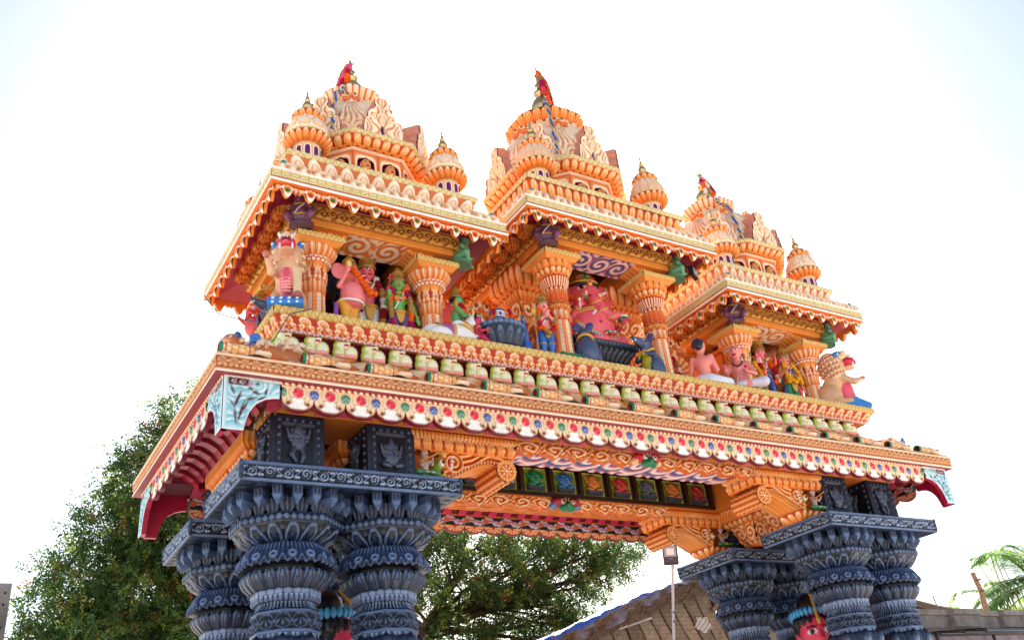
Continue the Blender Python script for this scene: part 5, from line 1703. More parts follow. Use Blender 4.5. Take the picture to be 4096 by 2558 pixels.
    for sx in (-1, 1):
        m = MB()
        x = cx + sx * (dx - .02)
        if kind == 0:
            xa = x + sx * .05
            O = (xa, yf + .25 + (sw if sx < 0 else 0), FZ + .1)
            m.box(x - .05 + .001, x + .05 - .001, yf + .25, yf + .25 + sw, FZ, FZ + hwl, c(222, 136, 60))
            fanwall(O, (0, sx, 0), sw, hwl - .1)
            O2 = (x - sx * .05, yf + .25 + (0 if sx < 0 else sw), FZ + .1)
            panel(m, O2, (0, -sx, 0), (0, 0, 1), sw, hwl - .1, m_scroll, .5, .02, P_OR)
            m.box(x - .1, x + .1, yf + .22, yf + .28 + sw, FZ, FZ + .12, c(230, 150, 80))
        else:
            y = (yf + yb) / 2 - .15
            R_ = rect(x - .2, x + .2, y - .2, y + .2)
            ring(m, R_, [(0.06, FZ), (.06, FZ + .15), (.0, FZ + .22)], m_tulip, .16, .02, P_OR, du=.014, dv=.014)
            ring(m, R_, [(0, FZ + .22), (0, ab - .75)], m_shell, .5, .02, P_OR, du=.014, dv=.014)
            ring(m, R_, [(0, ab - .75), (.04, ab - .6), (.12, ab - .5), (.02, ab - .45)], m_scroll, .3, .03, P_OR, du=.014, dv=.014)
            ring(m, R_, [(.02, ab - .45), (.14, ab - .36), (.16, ab - .3), (.06, ab - .26)], m_tongue, .08, .02, P_OR, du=.013, dv=.013)
            ring(m, R_, [(.05, ab - .26), (.2, ab - .12), (.22, ab), (.22, ab + .16)], m_tulip, .16, .03, P_OR, du=.014, dv=.014)
        W(m, 'side_screen' if kind == 0 else 'square_pilaster')
    m = MB(); m.box(cx - dx + .2, cx + dx - .2, yb - .03, yb + .03, FZ, ab + .15, c(84, 24, 30))
    panel(m, (cx - dx + .2, yb - .035, FZ + .05), (1, 0, 0), (0, 0, 1), 2 * dx - .4, ab - FZ, m_scroll, .6, .02, pal((0, c(60, 16, 24)), (1, c(120, 44, 36))))
    W(m, 'rear_screen')
    return t, zp, hk, z4

PAVP = {0: pav_pillar_parts(8.77 - FZ, 0), 1: pav_pillar_parts(9.28 - FZ, 1)}
def dome_small(z):
    prof = [(.9, z), (.95, z + .22), (.92, z + .5), (.82, z + .85), (.67, z + 1.1), (.52, z + 1.27)]
    rings = [([(.43, z + 1.2), (.46, z + 1.25), (.48, z + 1.33), (.47, z + 1.36)], m_tulip, 20, .03, P_OR), ([(.45, z + 1.36), (.51, z + 1.41), (.56, z + 1.5), (.54, z + 1.54)], m_flute, 30, .03, P_RED), ([(.54, z + 1.54), (.4, z + 1.59), (.26, z + 1.63), (.2, z + 1.7), (.05, z + 1.72)], m_lotus, 18, .02, P_CR)]
    return prof, rings, z + 1.68, .98
def dome_big(z):
    prof = [(1.0, z), (1.06, z + .25), (1.04, z + .55), (.96, z + .85), (.84, z + 1.1), (.72, z + 1.3)]
    rings = [([(.62, z + 1.2), (.68, z + 1.27), (.71, z + 1.36), (.68, z + 1.4)], m_tulip, 24, .035, P_OR), ([(.68, z + 1.4), (.74, z + 1.47), (.79, z + 1.58), (.74, z + 1.64)], m_lotus, 26, .035, P_OR), ([(.74, z + 1.64), (.58, z + 1.72), (.4, z + 1.84), (.24, z + 1.96), (.05, z + 2.0)], m_lotus, 18, .03, P_CR)]
    return prof, rings, z + 1.95, 1.36
PL = pavilion(-4.044, 1.802, .37, 3.8, 9.05, 8.77, .9, 1.29, 2.9, 1.0, 0, 'orange shrine pavilion at the left end of the ledge, red garland on its finial', dome_small, True)
PC = pavilion(0, 1.95, .18, 4.1, 9.584, 9.28, 1.0, 1.04, 3.2, 1.13, 1, 'tallest orange shrine pavilion in the middle, sheltering the big seated pink elephant-headed deity', dome_big, False)
PR = pavilion(4.044, 1.802, .37, 3.8, 9.08, 8.77, .9, 1.29, 2.9, 1.0, 0, 'orange shrine pavilion at the right end of the ledge, with tiered dome', dome_small, True)
# ------------------------------------------------------------------ statues
def ele_deity(H, skin, lower, pose, trunk, arms, girth=1.5, hr=.125, vox=.012, crown_h=.2, hand_dirs=None, lower2=None, shin=None, rings=False):
    h = Human(H, skin, lower, pose, arms=arms, girth=girth, hs=0, hand_dirs=hand_dirs, lower2=lower2, shin=shin, rings=rings)
    P = h.sh + np.array([0, -.03, .13]) * H
    ele_head(h.f, P, hr * H, skin, trunk, s=H)
    crown(h.cr, P + np.array([0, .02, .09]) * H, hr * .8 * H, crown_h * H)
    return h

def seat_lion(up):
    f = Fig(.05)
    B1, B2, PK = c(216, 166, 124), c(234, 200, 156), c(226, 84, 108)
    f.cap((0, .25, .22), (0, -.05, .64), .19, .17, B1)
    for d in (-1, 1):
        f.ell((d * .17, .2, .2), (.11, .22, .2), B1); f.cap((d * .2, .1, .06), (d * .2, -.12, .05), .075, .06, B1)
    f.cap((.14, -.12, .52), (.16, -.26, .08), .075, .055, B2); f.ell((.16, -.31, .07), (.065, .09, .05), c(170, 90, 76))
    if up:
        f.cap((-.13, -.1, .52), (-.21, -.24, .46), .06, .045, B1); f.cap((-.21, -.24, .46), (-.27, -.36, .62), .045, .036, B1); f.ell((-.275, -.42, .63), (.05, .05, .055), c(190, 110, 90), k=.02)
    else:
        f.cap((-.13, -.12, .52), (-.15, -.3, .42), .07, .05, B1); f.cap((-.15, -.3, .42), (-.14, -.42, .46), .045, .035, B1); f.ell((-.14, -.45, .47), (.04, .05, .035), c(206, 110, 100), k=.015)
    f.ell((0, .02, .8), (.24, .21, .27), B1, k=.06); f.ell((0, .0, .6), (.2, .17, .14), B1, k=.06)
    f.ell((0, -.13, .36), (.1, .13, .24), PK, k=.02)
    for i in range(8): f.ell((0, -.25 + .003 * i * i * .4, .17 + i * .05), (.085, .03, .017), c(236, 150, 150), k=.012)
    f.ell((0, -.04, .82), (.2, .18, .2), B1)
    f.ell((0, -.18, .97), (.13, .15, .08), B2); f.ell((0, -.33, .985), (.05, .06, .04), c(232, 186, 150), k=.02)
    f.ell((0, -.3, .86), (.135, .13, .095), c(204, 36, 62), k=.012); f.ell((0, -.37, .85), (.08, .08, .05), c(120, 8, 30), k=.006); f.ell((0, -.38, .82), (.05, .08, .02), c(236, 84, 108), k=.004)
    f.ell((0, -.28, .75), (.11, .13, .035), c(220, 160, 124), k=.015)
    for d in (-1, 1):
        f.cap((d * .085, -.4, .92), (d * .085, -.42, .86), .018, .006, C_WHITE, k=.003); f.cap((d * .09, -.36, .77), (d * .09, -.38, .83), .018, .006, C_WHITE, k=.003); f.cap((d * .02, -.42, .93), (d * .02, -.43, .9), .012, .01, C_WHITE, k=.003)
        f.ell((d * .09, -.25, 1.04), (.05, .05, .035), c(226, 190, 150), k=.015); f.ell((d * .09, -.29, 1.03), (.028, .025, .022), C_WHITE, k=.003); f.ell((d * .09, -.31, 1.03), (.014, .012, .014), C_BLK, k=.003)
        f.ell((d * .19, -.08, .98), (.05, .05, .055), c(50, 120, 196), k=.01); f.ell((d * .22, -.12, .98), (.018, .018, .018), c(226, 236, 246), k=.004)
    for i in range(5): f.cap((0, -.26 + i * .03, 1.03), (.02 * (i - 2), -.24 + i * .04, 1.12 - .015 * abs(i - 2)), .022, .012, c(20, 130, 120), k=.008)
    g_ = (1 + 5 ** .5) / 2
    for i in range(230):
        z = 1 - 2 * (i + .5) / 230; a = 2 * PI * i / g_; q = math.sqrt(1 - z * z)
        x, y, zz = .245 * q * math.cos(a), .02 + .215 * q * math.sin(a), .77 + .3 * z
        if y < -.09 and zz > .7 or zz < .48: continue
        f.ell((x, y, zz), (.027, .027, .027), c(238, 200, 160) if i % 2 else c(196, 130, 92), k=.005)
    f.chain([(0, .44, .15), (.03, .56, .3), (.03, .55, .48), (0, .46, .5), (0, .42, .42)], (.035, .03, .03, .035, .03), B1)
    return f
def lion_statue(label, loc, rz, s, up=True):
    t = empty('guardian_lion', loc, rz, label, 'statue', 'guardian lions on the ledge')
    link('body', seat_lion(up).mb(.0115).mesh('body', M_GLOSS), t, (0, 0, .12), scale=(.9, 1, 1))
    b = MB(); b.prism([(-.24, 0), (.26, 0), (.26, .1), (-.24, .22)], 'x', -.22, .22, c(50, 130, 206))
    b2 = MB(); b.prism([(-.44, 0), (-.24, 0), (-.24, .2), (-.44, .06)], 'x', -.22, .22, c(50, 130, 206))
    for x in (-.15, -.05, .05, .15):
        for y, z in ((-.4, .1), (-.32, .155)): b.ball((x, y, z), (.025, .025, .012), c(226, 240, 250), 8, 4)
        b.ball((x, -.44, .03), (.02, .01, .02), c(226, 240, 250), 8, 4)
    link('plinth', b.mesh('plinth', M_GLOSS), t)
    t.scale = (s,) * 3
    return t
lion_statue('beige maned guardian lion with gaping pink mouth, on the left corner of the ledge', (-5.4, 1.0, FZ), -.38, 1.0)
lion_statue('beige maned guardian lion in profile against the sky, on the right end of the ledge', (5.34, 1.02, FZ), .88, 1.04, False)

def mouse(H, bib=False):
    f = Fig(.04); B = C_RATB
    f.ell((0, .06, .24), (.17, .2, .24), B); f.cap((0, .03, .3), (0, -.06, .52), .15, .09, B)
    f.ell((0, -.1, .62), (.1, .13, .1), B); f.cap((0, -.16, .62), (0, -.36, .66), .075, .03, B)
    f.ell((0, -.38, .665), (.025, .02, .02), C_BLK, k=.008)
    f.cap((0, -.18, .57), (0, -.32, .6), .045, .02, B * .7, k=.01)
    for d in (-1, 1):
        f.ell((d * .1, -.02, .72), (.065, .02, .07), c(70, 60, 120), (0, 0, d * .3), k=.01)
        f.spot((d * .075, -.19, .66), (.03, .03, .022), C_WHITE); f.spot((d * .08, -.2, .66), (.018, .03, .016), C_BLK)
        f.ell((d * .15, -.02, .16), (.07, .17, .15), B * .95, k=.02); f.cap((d * .14, -.12, .04), (d * .12, -.24, .03), .045, .035, B)
        f.cap((d * .12, -.02, .42), (d * .17, -.12, .36), .05, .04, B, k=.02); f.cap((d * .17, -.12, .36), (d * .05, -.2, .4), .038, .03, B, k=.01)
        for i in range(4): f.cap((d * .05, -.2, .385 + i * .015), (d * .015, -.225, .375 + i * .018), .01, .008, B * .7, k=.003)
        f.cap((d * .03, -.34, .62), (d * .035, -.36, .58), .014, .006, C_WHITE, k=.003)
    f.chain([(0, .24, .06), (.1, .34, .04), (.22, .32, .04), (.26, .2, .04)], (.03, .025, .02, .012), B)
    if bib:
        f.spot((0, -.14, .3), (.1, .14, .2), c(196, 186, 60)); 
    f.P = [tuple((p[i] * H / .75 if i in (1, 2) and not (p[0] == 'e' and i == 2) else p[2] * H / .75 if (p[0] == 'e' and i == 2) else (p[i] * H / .75 if p[0] == 'c' and i in (3, 4) else p[i])) for i in range(8)) for p in f.P]
    j = MB(); torus(j, np.array([0, -.035, .5]) * H / .75, .115 * H / .75, .024 * H / .75, C_GOLD, (.45, 0, 0), 20, 6)
    return f, j
def mouse_statue(label, loc, rz, H, bib=False):
    f, j = mouse(H, bib)
    return statue('mouse_statue', label, f, .0105, loc, rz, 0, group='blue-grey mouse statues', jewel=j)
mouse_statue('blue-grey mouse statue with gold collar before the red elephant-headed deity, far left', (-5.42, 1.62, FZ), -1.3, .62)
mouse_statue('blue-grey mouse statue seen from behind, looking up at the big seated deity', (-.62, .95, FZ), 2.6, .78)
mouse_statue('blue-grey mouse statue with yellow bib lifting its snout, right of the big seated deity', (.66, .95, FZ), -1.35, .76, True)

# --- left end and left shrine
h = ele_deity(1.05, SK_RED, c(190, 140, 60), 'stand', [(-.15, -1.15, -1.0), (-.3, -1.2, -1.7), (-.2, -1.5, -2.0)], [((-.2, -.03, -.14), (-.16, -.2, -.06)), ((.2, -.03, -.14), (.18, -.2, -.1))], 1.6)
statue('elephant_deity', 'red elephant-headed deity facing left at the left end of the ledge', h.f, .012, (-5.3, 2.5, FZ), -1.35, group='standing deity statues', jewel=h.j, parts=[('crown', h.cr, M_GLOSS)])

h = ele_deity(1.12, SK_PINK, c(232, 160, 40), 'stand', [(.1, -1.1, -.9), (.5, -1.3, -1.3), (.8, -1.5, -1.0)], [((-.2, -.05, -.12), (-.19, -.2, .04)), ((.22, -.05, -.18), (.14, -.22, -.14))], 1.75, hand_dirs=[(0, -.2, 1), (-.6, -.6, .1)], shin=SK_PINK)
h.f.ell(np.array([-.17, -.2, .15]) * 1.12 + [0, 0, h.sh[2] - .0], (.04, .04, .06), c(228, 190, 110))
for d in (-1, 1): torus(h.j, (d * .07, 0, .24), .062, .014, c(20, 110, 70), None, 14, 5)
torus(h.j, (0, -.04, h.zp + .02), .175, .02, C_WHITE, (.15, 0, 0), 24, 6)
sc = MB(); sc.tube([(-.2, .04, .55), (-.24, 0, .36), (-.23, 0, .2)], (.03, .035, .045), c(150, 90, 180), 8)
g = garland([(-.1, -.18, h.sh[2] + .14), (-.02, -.27, h.sh[2] - .02), (.1, -.33, h.sh[2] - .25), (.16, -.36, h.zp + .1)], .05, [C_ORF])
statue('elephant_deity', 'pink elephant-headed deity blowing a conch, orange garland across its chest, in the left shrine', h.f, .011, (-4.42, 1.3, FZ), .35, group='standing deity statues', jewel=h.j, parts=[('garland', g, M_CLOTH), ('crown', h.cr, M_GLOSS), ('scarf', sc, M_CLOTH)])

def deity(H, skin, lower, arms, crown_h=.28, rings=True, bust=None, shin=None, garl=None, gcols=None, extra=None, yaw=0, lower2=None, hand_dirs=None, aura=None):
    h = Human(H, skin, lower, 'stand', arms=arms, bust=0 if bust is None else bust, rings=rings, shin=shin, hs=1.15, head_yaw=yaw, lower2=lower2, hand_dirs=hand_dirs)
    crown(h.cr, h.hp + [0, .01, h.hr * .35], h.hr * .92, crown_h * H, yaw=yaw)
    for d in (-1, 1): h.j.ball(h.hp + [d * h.hr * 1.05, .03, -h.hr * .9], (.03, .03, .075 * H), C_GOLD, 8, 6)
    torus(h.j, (0, -.01, h.zp + .035 * H), .098 * H, .02 * H, C_GOLD, (.1, 0, 0), 22, 6)
    h.j.prism([(-.06 * H, h.zp + .03 * H), (.06 * H, h.zp + .03 * H), (.035 * H, h.zp - .1 * H), (0, h.zp - .14 * H), (-.035 * H, h.zp - .1 * H)], 'y', -.1 * H, -.075 * H, C_GOLD)
    z = h.sh[2]
    h.j.tube([h.sh + [.07 * H, -.05 * H, .02 * H], h.sh + [.0, -.085 * H, -.1 * H], h.sh + [-.075 * H, -.07 * H, -.24 * H]], .011 * H, C_WHITE, 6)
    torus(h.j, h.sh + [0, -.045 * H, -.07 * H], .07 * H, .008 * H, C_GOLD * 1.1, (.95, 0, 0), 20, 5); h.j.ball(h.sh + [0, -.1 * H, -.12 * H], .016 * H, c(40, 60, 160), 8, 6)
    for d in (-1, 1):
        torus(h.j, (d * .063 * H, .005, .07 * H), .036 * H, .01 * H, C_GOLD, None, 14, 5)
        torus(h.j, (d * .066 * H, -.008 * H, .3 * H), .056 * H, .009 * H, C_GOLD, None, 14, 5)
        h.j.tube([(d * .1 * H, -.02, h.zp + .04 * H), (d * .15 * H, -.01, h.zp - .12 * H), (d * .13 * H, .02, h.zp - .3 * H)], (.012 * H, .025 * H, .02 * H), c(150, 30, 60) if d > 0 else c(60, 70, 150), 6)
    parts = [('crown', h.cr, M_GLOSS)]
    if garl:
        u = H; z = h.sh[2]
        pts = [(-.085 * u, -.06 * u, z + .05 * u), (-.13 * u, -.11 * u, z - .12 * u), (-.13 * u, -.13 * u, z - .3 * u), (-.11 * u, -.13 * u, garl * u + .12 * u), (0, -.14 * u, garl * u), (.11 * u, -.13 * u, garl * u + .12 * u), (.13 * u, -.13 * u, z - .3 * u), (.13 * u, -.11 * u, z - .12 * u), (.085 * u, -.06 * u, z + .05 * u)]
        parts.append(('garland', garland(pts, .036 * u, gcols), M_CLOTH))
    return h, parts
A4 = [((-.2, -.02, -.13), (-.2, -.14, -.02)), ((.2, -.02, -.13), (.2, -.14, -.14)), ((-.22, .05, -.06), (-.25, .0, .08)), ((.22, .05, -.06), (.27, .0, .1))]
h, p = deity(1.42, c(232, 100, 116), c(222, 226, 238), A4, .26, True, shin=SK_HOT, garl=.12, gcols=[C_REDF * .6, C_WHITE * .9, C_STRAW], lower2=C_GOLD, hand_dirs=[(0, -.3, 1), (0, -.3, -1), (0, 0, 1), (0, 0, 1)], yaw=.15)
statue('crowned_deity', 'tall gold-crowned pink deity with four arms and white-and-red garland, centre of the left shrine', h.f, .011, (-4.0, 1.62, FZ), -.1, group='standing deity statues', jewel=h.j, parts=p)
AF = [((-.17, -.02, -.15), (-.16, -.16, -.1)), ((.17, -.01, -.18), (.22, -.04, -.36))]
h, p = deity(1.14, SK_GREEN, c(126, 96, 156), AF, .24, True, bust=c(214, 130, 50), garl=.12, gcols=[C_MAG, C_ORF, C_STRAW, C_STRAW])
h.j.tube([h.hands[0] + [0, 0, -.08], h.hands[0] + [0, -.02, .06]], .01, c(40, 150, 70), 6); h.j.ball(h.hands[0] + [0, -.02, .1], (.025, .025, .045), c(214, 60, 110), 8, 6)
h.j.tube([(.14, .02, h.zp + .05), (.24, 0, .35), (.25, -.02, .05)], (.02, .035, .03), c(160, 20, 60), 8)
statue('crowned_goddess', 'green-skinned crowned goddess in purple skirt with magenta and orange garland, in the left shrine', h.f, .0105, (-3.62, 1.36, FZ), -.25, group='standing deity statues', jewel=h.j, parts=p)

def dark_idol(label, loc, H):
    D = c(52, 64, 92)
    h = ele_deity(H, D, D * .7, 'sit', [(0, -1.1, -.9), (.2, -1.2, -1.5)], [((-.24, 0, -.1), (-.24, -.1, .06)), ((.24, 0, -.1), (.24, -.1, .06))], 1.6, hr=.15)
    h.j.join(h.cr)
    b = MB(); b.join(h.j, col=lambda C: np.broadcast_to(c(60, 70, 92), C.shape))
    for i in range(19):
        a = -.35 + i * (PI + .7) / 18
        b.ball((.52 * H * math.cos(a), .14, .42 * H + .5 * H * math.sin(a)), (.07, .05, .07), c(46, 56, 76), 8, 6)
    th = np.linspace(-.35, PI + .35, 40); b.tube(np.stack([.46 * H * np.cos(th), 0 * th + .14, .42 * H + .44 * H * np.sin(th)], 1), .05, c(36, 44, 60), 8)
    b.box(-.5 * H, .5 * H, -.3, .2, -.42, 0, c(34, 48, 72))
    t = statue('stone_idol', label, h.f, .014, loc, 0, mat=M_STONE, cat='idol', group='dark stone idols at the back of the end shrines')
    b.build('halo_throne', M_STONE, t)
dark_idol('dark grey elephant-headed stone idol with scrolled halo at the back of the left shrine', (-3.98, 2.15, FZ + .62), 1.45)
dark_idol('dark stone idol in deep shade behind the deities of the right shrine', (3.9, 2.5, FZ + .42), 1.2)

# --- between left and middle shrines
def bull():
    f = Fig(.05); W_ = c(244, 240, 236)
    f.cap((0, .3, .17), (0, -.16, .2), .17, .17, W_); f.ell((0, -.1, .36), (.1, .1, .09), W_)
    f.cap((0, -.2, .28), (0, -.34, .44), .12, .09, W_); f.ell((0, -.38, .48), (.085, .1, .085), W_); f.cap((0, -.42, .47), (0, -.55, .42), .065, .05, W_); f.ell((0, -.6, .42), (.045, .03, .035), c(90, 60, 70), k=.01)
    for d in (-1, 1):
        f.ell((d * .13, -.34, .5), (.06, .02, .03), C_BLK, (0, 0, d * .2), k=.01); f.cap((d * .05, -.34, .55), (d * .07, -.33, .64), .02, .01, c(226, 196, 120), k=.005)
        f.spot((d * .075, -.44, .5), (.02, .03, .016), C_BLK)
        f.ell((d * .15, .22, .12), (.08, .18, .13), W_, k=.02); f.cap((d * .18, .1, .05), (d * .2, -.08, .04), .045, .035, W_); f.ell((d * .2, -.11, .035), (.035, .05, .03), C_BLK, k=.005)
        f.cap((d * .13, -.22, .14), (d * .15, -.42, .07), .06, .045, W_); f.cap((d * .15, -.42, .06), (d * .14, -.24, .035), .04, .035, W_, k=.01)
    f.chain([(0, .46, .2), (.08, .5, .08), (.16, .4, .04)], (.03, .02, .03), W_)
    j = MB()
    th = np.linspace(-1.9, 1.9, 30); ys = np.linspace(-.02, .24, 10)
    P = np.stack([.182 * np.sin(th)[:, None] + 0 * ys, ys[None] + 0 * th[:, None], .185 + .182 * np.cos(th)[:, None] + 0 * ys], -1)
    C = np.where(((ys < .02) | (ys > .2))[None, :, None], C_GOLD, c(170, 90, 150)) * np.ones((30, 1, 1)); j.grid(P, C)
    torus(j, (0, -.24, .32), .125, .022, C_GOLD, (.75, 0, 0), 22, 6); torus(j, (0, -.19, .26), .165, .02, C_GOLD, (.6, 0, 0), 22, 6)
    return f, j
f, j = bull()
statue('bull_statue', 'white kneeling bull statue with gold collar and saddle cloth, beside the dark stone basin', f, .0105, (-2.98, 1.0, FZ), 1.42, 0, jewel=j)
h, p = deity(1.12, c(90, 178, 120), c(120, 40, 70), [((-.16, -.08, -.16), (-.08, -.24, -.12)), ((.16, -.08, -.16), (.1, -.26, -.12))], .22, False, hand_dirs=[(0, -1, .1), (0, -1, .1)], garl=.3, gcols=[C_REDF, C_ORF, C_STRAW])
statue('crowned_goddess', 'green-faced goddess in profile holding out her hands behind the white bull', h.f, .0105, (-2.62, 1.45, FZ), 1.25, group='standing deity statues', jewel=h.j, parts=p)
def basin():
    b = MB(); P_BK = pal((0, c(14, 20, 30)), (.5, c(44, 58, 80)), (1, c(96, 120, 156)))
    lathe(b, [(.24, 0), (.27, .08), (.33, .22), (.37, .34)], m_lotus, 14, .035, P_BK, du=.012, dv=.012)
    lathe(b, [(.37, .34), (.39, .36), (.39, .42), (.36, .44)], m_bead, 30, .015, pal((0, c(40, 54, 80)), (1, c(110, 140, 180))), du=.012, dv=.012)
    lathe(b, [(.37, .44), (.1, .46)], None, pal_=flat(c(40, 52, 72)))
    return b
def linga(b, z, r, hh):
    lathe(b, [(r * 1.15, z), (r, z + .02), (r, z + hh * .8), (r * .85, z + hh * .93), (r * .5, z + hh), (.001, z + hh * 1.02)], None, pal_=flat(c(96, 112, 150)))
    for i in range(3):
        th = np.linspace(-PI / 2 - .95, -PI / 2 + .75, 20); zz = z + hh * (.5 + i * .1)
        b.grid(np.stack([np.stack([(r + .003) * np.cos(th), (r + .003) * np.sin(th), 0 * th + zz], 1), np.stack([(r + .003) * np.cos(th), (r + .003) * np.sin(th), 0 * th + zz + hh * .055], 1)], 1), c(240, 240, 244))
    b.ball((-.1 * r, -r * .98, z + hh * .62), (r * .16, .012, r * .3), C_BLK, 8, 5)
t = empty('stone_basin_shrine', (-2.18, 1.0, FZ), 0, 'grey-blue cylinder stone with white stripes standing in a dark lotus basin', 'shrine stone')
basin().build('lotus_basin', M_STONE, t); b = MB(); linga(b, .44, .125, .34); b.build('stone_cylinder', M_GLOSS, t)
garland([(-.2, -.1, .5), (-.14, -.16, .62), (-.13, -.1, .74)], .03, [C_ORF, C_REDF]).build('garland', M_CLOTH, t)
g2 = garland([(.16, -.1, .74), (.2, -.12, .62), (.14, -.2, .5), (0, -.22, .49), (-.1, -.2, .5)], .03, [C_REDF, C_ORF]); g2.build('garland', M_CLOTH, t)
for lab, loc, rz in (('small magenta-robed kneeling figure left of the dark stone basin', (-2.62, .88, FZ), .8), ('small magenta-robed kneeling figure behind the striped grey stone', (-1.98, 1.45, FZ), -.6)):
    hm = Human(.8, c(190, 30, 80), c(176, 20, 70), 'sit', arms=[((-.14, -.1, -.14), (-.03, -.2, -.08)), ((.14, -.1, -.14), (.03, -.2, -.08))], hair=c(120, 16, 50))
    statue('kneeling_figure', lab, hm.f, .011, loc, rz, 0, group='small magenta kneeling figures', jewel=hm.j)

def small_shrine(label, loc, rz):
    t = empty('small_shrine', loc, rz, label, 'shrine', 'small arched shrines between the pavilions')
    b = MB()
    b.box(-.42, .42, 0, .5, 0, .1, c(226, 140, 70)); b.box(-.36, .36, .06, .48, .1, .85, c(226, 130, 60))
    n = 40; th = np.linspace(-.3, PI + .3, n)
    for R, r_, col in ((.38, .06, c(232, 150, 80)), (.3, .045, c(246, 206, 160)), (.23, .03, c(214, 100, 40))):
        b.tube(np.stack([R * np.cos(th), 0 * th, .75 + R * np.sin(th)], 1), r_, P_OR(.55 + .35 * np.cos(np.arange(n) * 1.9)), 10)
    b.add(np.stack([.22 * np.cos(th), 0 * th + .05, .75 + .22 * np.sin(th)], 1), T=[[0, i, i + 1] for i in range(1, n - 1)], col=c(150, 60, 24))
    for s in (-1, 1): lathe_at = MB(); lathe(lathe_at, [(.06, 0), (.05, .1), (.05, .55), (.08, .68)], m_tongue, 8, .01, P_OR, du=.014, dv=.014); b.join(lathe_at, T4((s * .32, -.02, 0)))
    b.build('arch', M_PAINT, t)
    k = MB(); k.box(-.17, .17, -.04, .45, 1.05, 1.36, c(232, 180, 132))
    k.join(dome_face(1), T4((0, -.08, 1.22), 0, 1.4)); k.tube([(0, -.1, 1.1), (0, -.09, .9), (0, -.07, .78)], (.05, .04, .06), c(240, 190, 140), 8)
    k.build('lion_crest', M_PAINT, t)
    return t
small_shrine('orange arched niche with lion-face crest between left and middle shrines', (-1.95, 1.95, FZ), -.1)
small_shrine('orange arched niche with lion-face crest between middle and right shrines', (2.1, 1.95, FZ), -.1)

# --- before and in the middle shrine
def peacock(label, loc, rz, s=1.0):
    f = Fig(.03); B = c(20, 84, 168)
    f.ell((0, 0, .2), (.11, .17, .12), B); f.chain([(0, -.1, .26), (0, -.18, .38), (0, -.15, .52), (0, -.14, .6)], (.07, .05, .035, .032), B)
    f.ell((0, -.16, .62), (.038, .05, .04), B); f.cap((0, -.2, .62), (0, -.26, .6), .014, .005, c(220, 180, 90), k=.004)
    for i in (-1, 0, 1): f.cap((0, -.15, .65), (i * .03, -.13, .72), .006, .012, c(20, 120, 160), k=.004)
    for i in range(-3, 4): f.cap((i * .02, .14, .22), (i * .06, .5, .03), .045, .03, c(16, 90 + 14 * abs(i), 140), k=.01)
    for d in (-1, 1): f.cap((d * .05, 0, .12), (d * .05, -.02, .0), .02, .02, c(200, 150, 80)); f.spot((d * .035, -.17, .63), (.014,) * 3, C_WHITE)
    t = statue('peacock_statue', label, f, .0105, loc, rz, group='blue peacock statues'); t.scale = (s,) * 3
    return t
peacock('blue peacock statue beside the praying blue-trousered figure', (-1.72, 1.0, FZ), -.6, .95)
h, p = deity(1.0, c(240, 140, 140), c(40, 110, 190), [((-.15, -.08, -.17), (-.018, -.16, -.08)), ((.15, -.08, -.17), (.018, -.16, -.08))], .2, True, hand_dirs=[(.05, -.15, 1), (-.05, -.15, 1)], garl=.42, gcols=[C_ORF, C_STRAW, C_REDF], yaw=-.1)
h.j.tube([(-.2, -.12, 0), (-.2, -.12, .78)], .008, C_GOLD, 6); h.j.ball((-.2, -.12, .82), (.045, .012, .06), C_GOLD, 8, 6)
statue('praying_figure', 'crowned pink figure in blue trousers with palms pressed together, before the middle shrine', h.f, .01, (-1.36, .95, FZ), -.25, group='standing deity statues', jewel=h.j, parts=p)

t = empty('deity_throne', (-.02, 1.7, FZ), 0, 'dark carved lotus throne under the big pink deity', 'throne')
b = MB(); P_TH = pal((0, c(12, 16, 24)), (.5, c(38, 46, 62)), (1, c(92, 104, 128))); R_ = rect(-.62, .62, -.5, .4)
ring(b, R_, [(0, 0), (.02, .12), (-.1, .2), (-.14, .3)], m_lotus, .1, .02, P_TH, du=.014, dv=.014)
ring(b, R_, [(-.14, .3), (-.12, .42), (-.02, .56), (.03, .6)], m_lotus, .1, .035, P_TH, du=.014, dv=.014)
ring(b, R_, [(.03, .6), (.05, .61), (.05, .71), (0, .72)], m_bead, .08, .008, P_TH, du=.014, dv=.014); slab(b, R_, .72, c(40, 46, 60))
b.build('throne', M_STONE, t)
h = Human(1.95, c(228, 88, 102), c(228, 88, 102), 'sit', girth=2.1, hs=0, arms=[((-.24, -.08, -.2), (-.15, -.24, -.06)), ((.26, -.06, -.2), (.24, -.25, -.2)), ((.24, .06, -.05), (.3, 0, .12))], hand_dirs=[(.2, -.2, 1), (.3, -1, .1), (0, 0, 1)])
P_ = h.sh + [0, -.12, .27]
PKD = c(228, 88, 102)
ele_head(h.f, P_, .29, PKD, [(.1, -1.15, -.95), (.35, -1.35, -1.6), (.8, -1.45, -2.05), (1.25, -1.5, -1.9)], s=1.9)
h.f.ell((0, -.28, .42), (.36, .25, .28), c(236, 106, 118)); h.f.spot((0.02, -.54, .36), (.03, .05, .03), c(150, 40, 50))
crown(h.cr, P_ + [0, .02, .2], .22, .36)
torus(h.j, P_ + [0, -.05, .17], .235, .03, c(50, 40, 50), (.2, 0, 0), 26, 6); torus(h.j, P_ + [0, -.06, .21], .23, .022, C_GOLD, (.2, 0, 0), 26, 6)
for d in (-1, 1):
    for k_ in range(3): h.j.ball(P_ + [d * .22, -.1, .02 - .06 * k_], (.035, .03, .035), C_GOLD, 8, 6)
torus(h.j, (0, -.25, .52), .37, .03, c(200, 130, 70), (-.35, 0, 0), 34, 6, .72)
torus(h.j, (0, -.24, .58), .34, .03, C_GOLD, (-.3, 0, 0), 34, 6, .72)
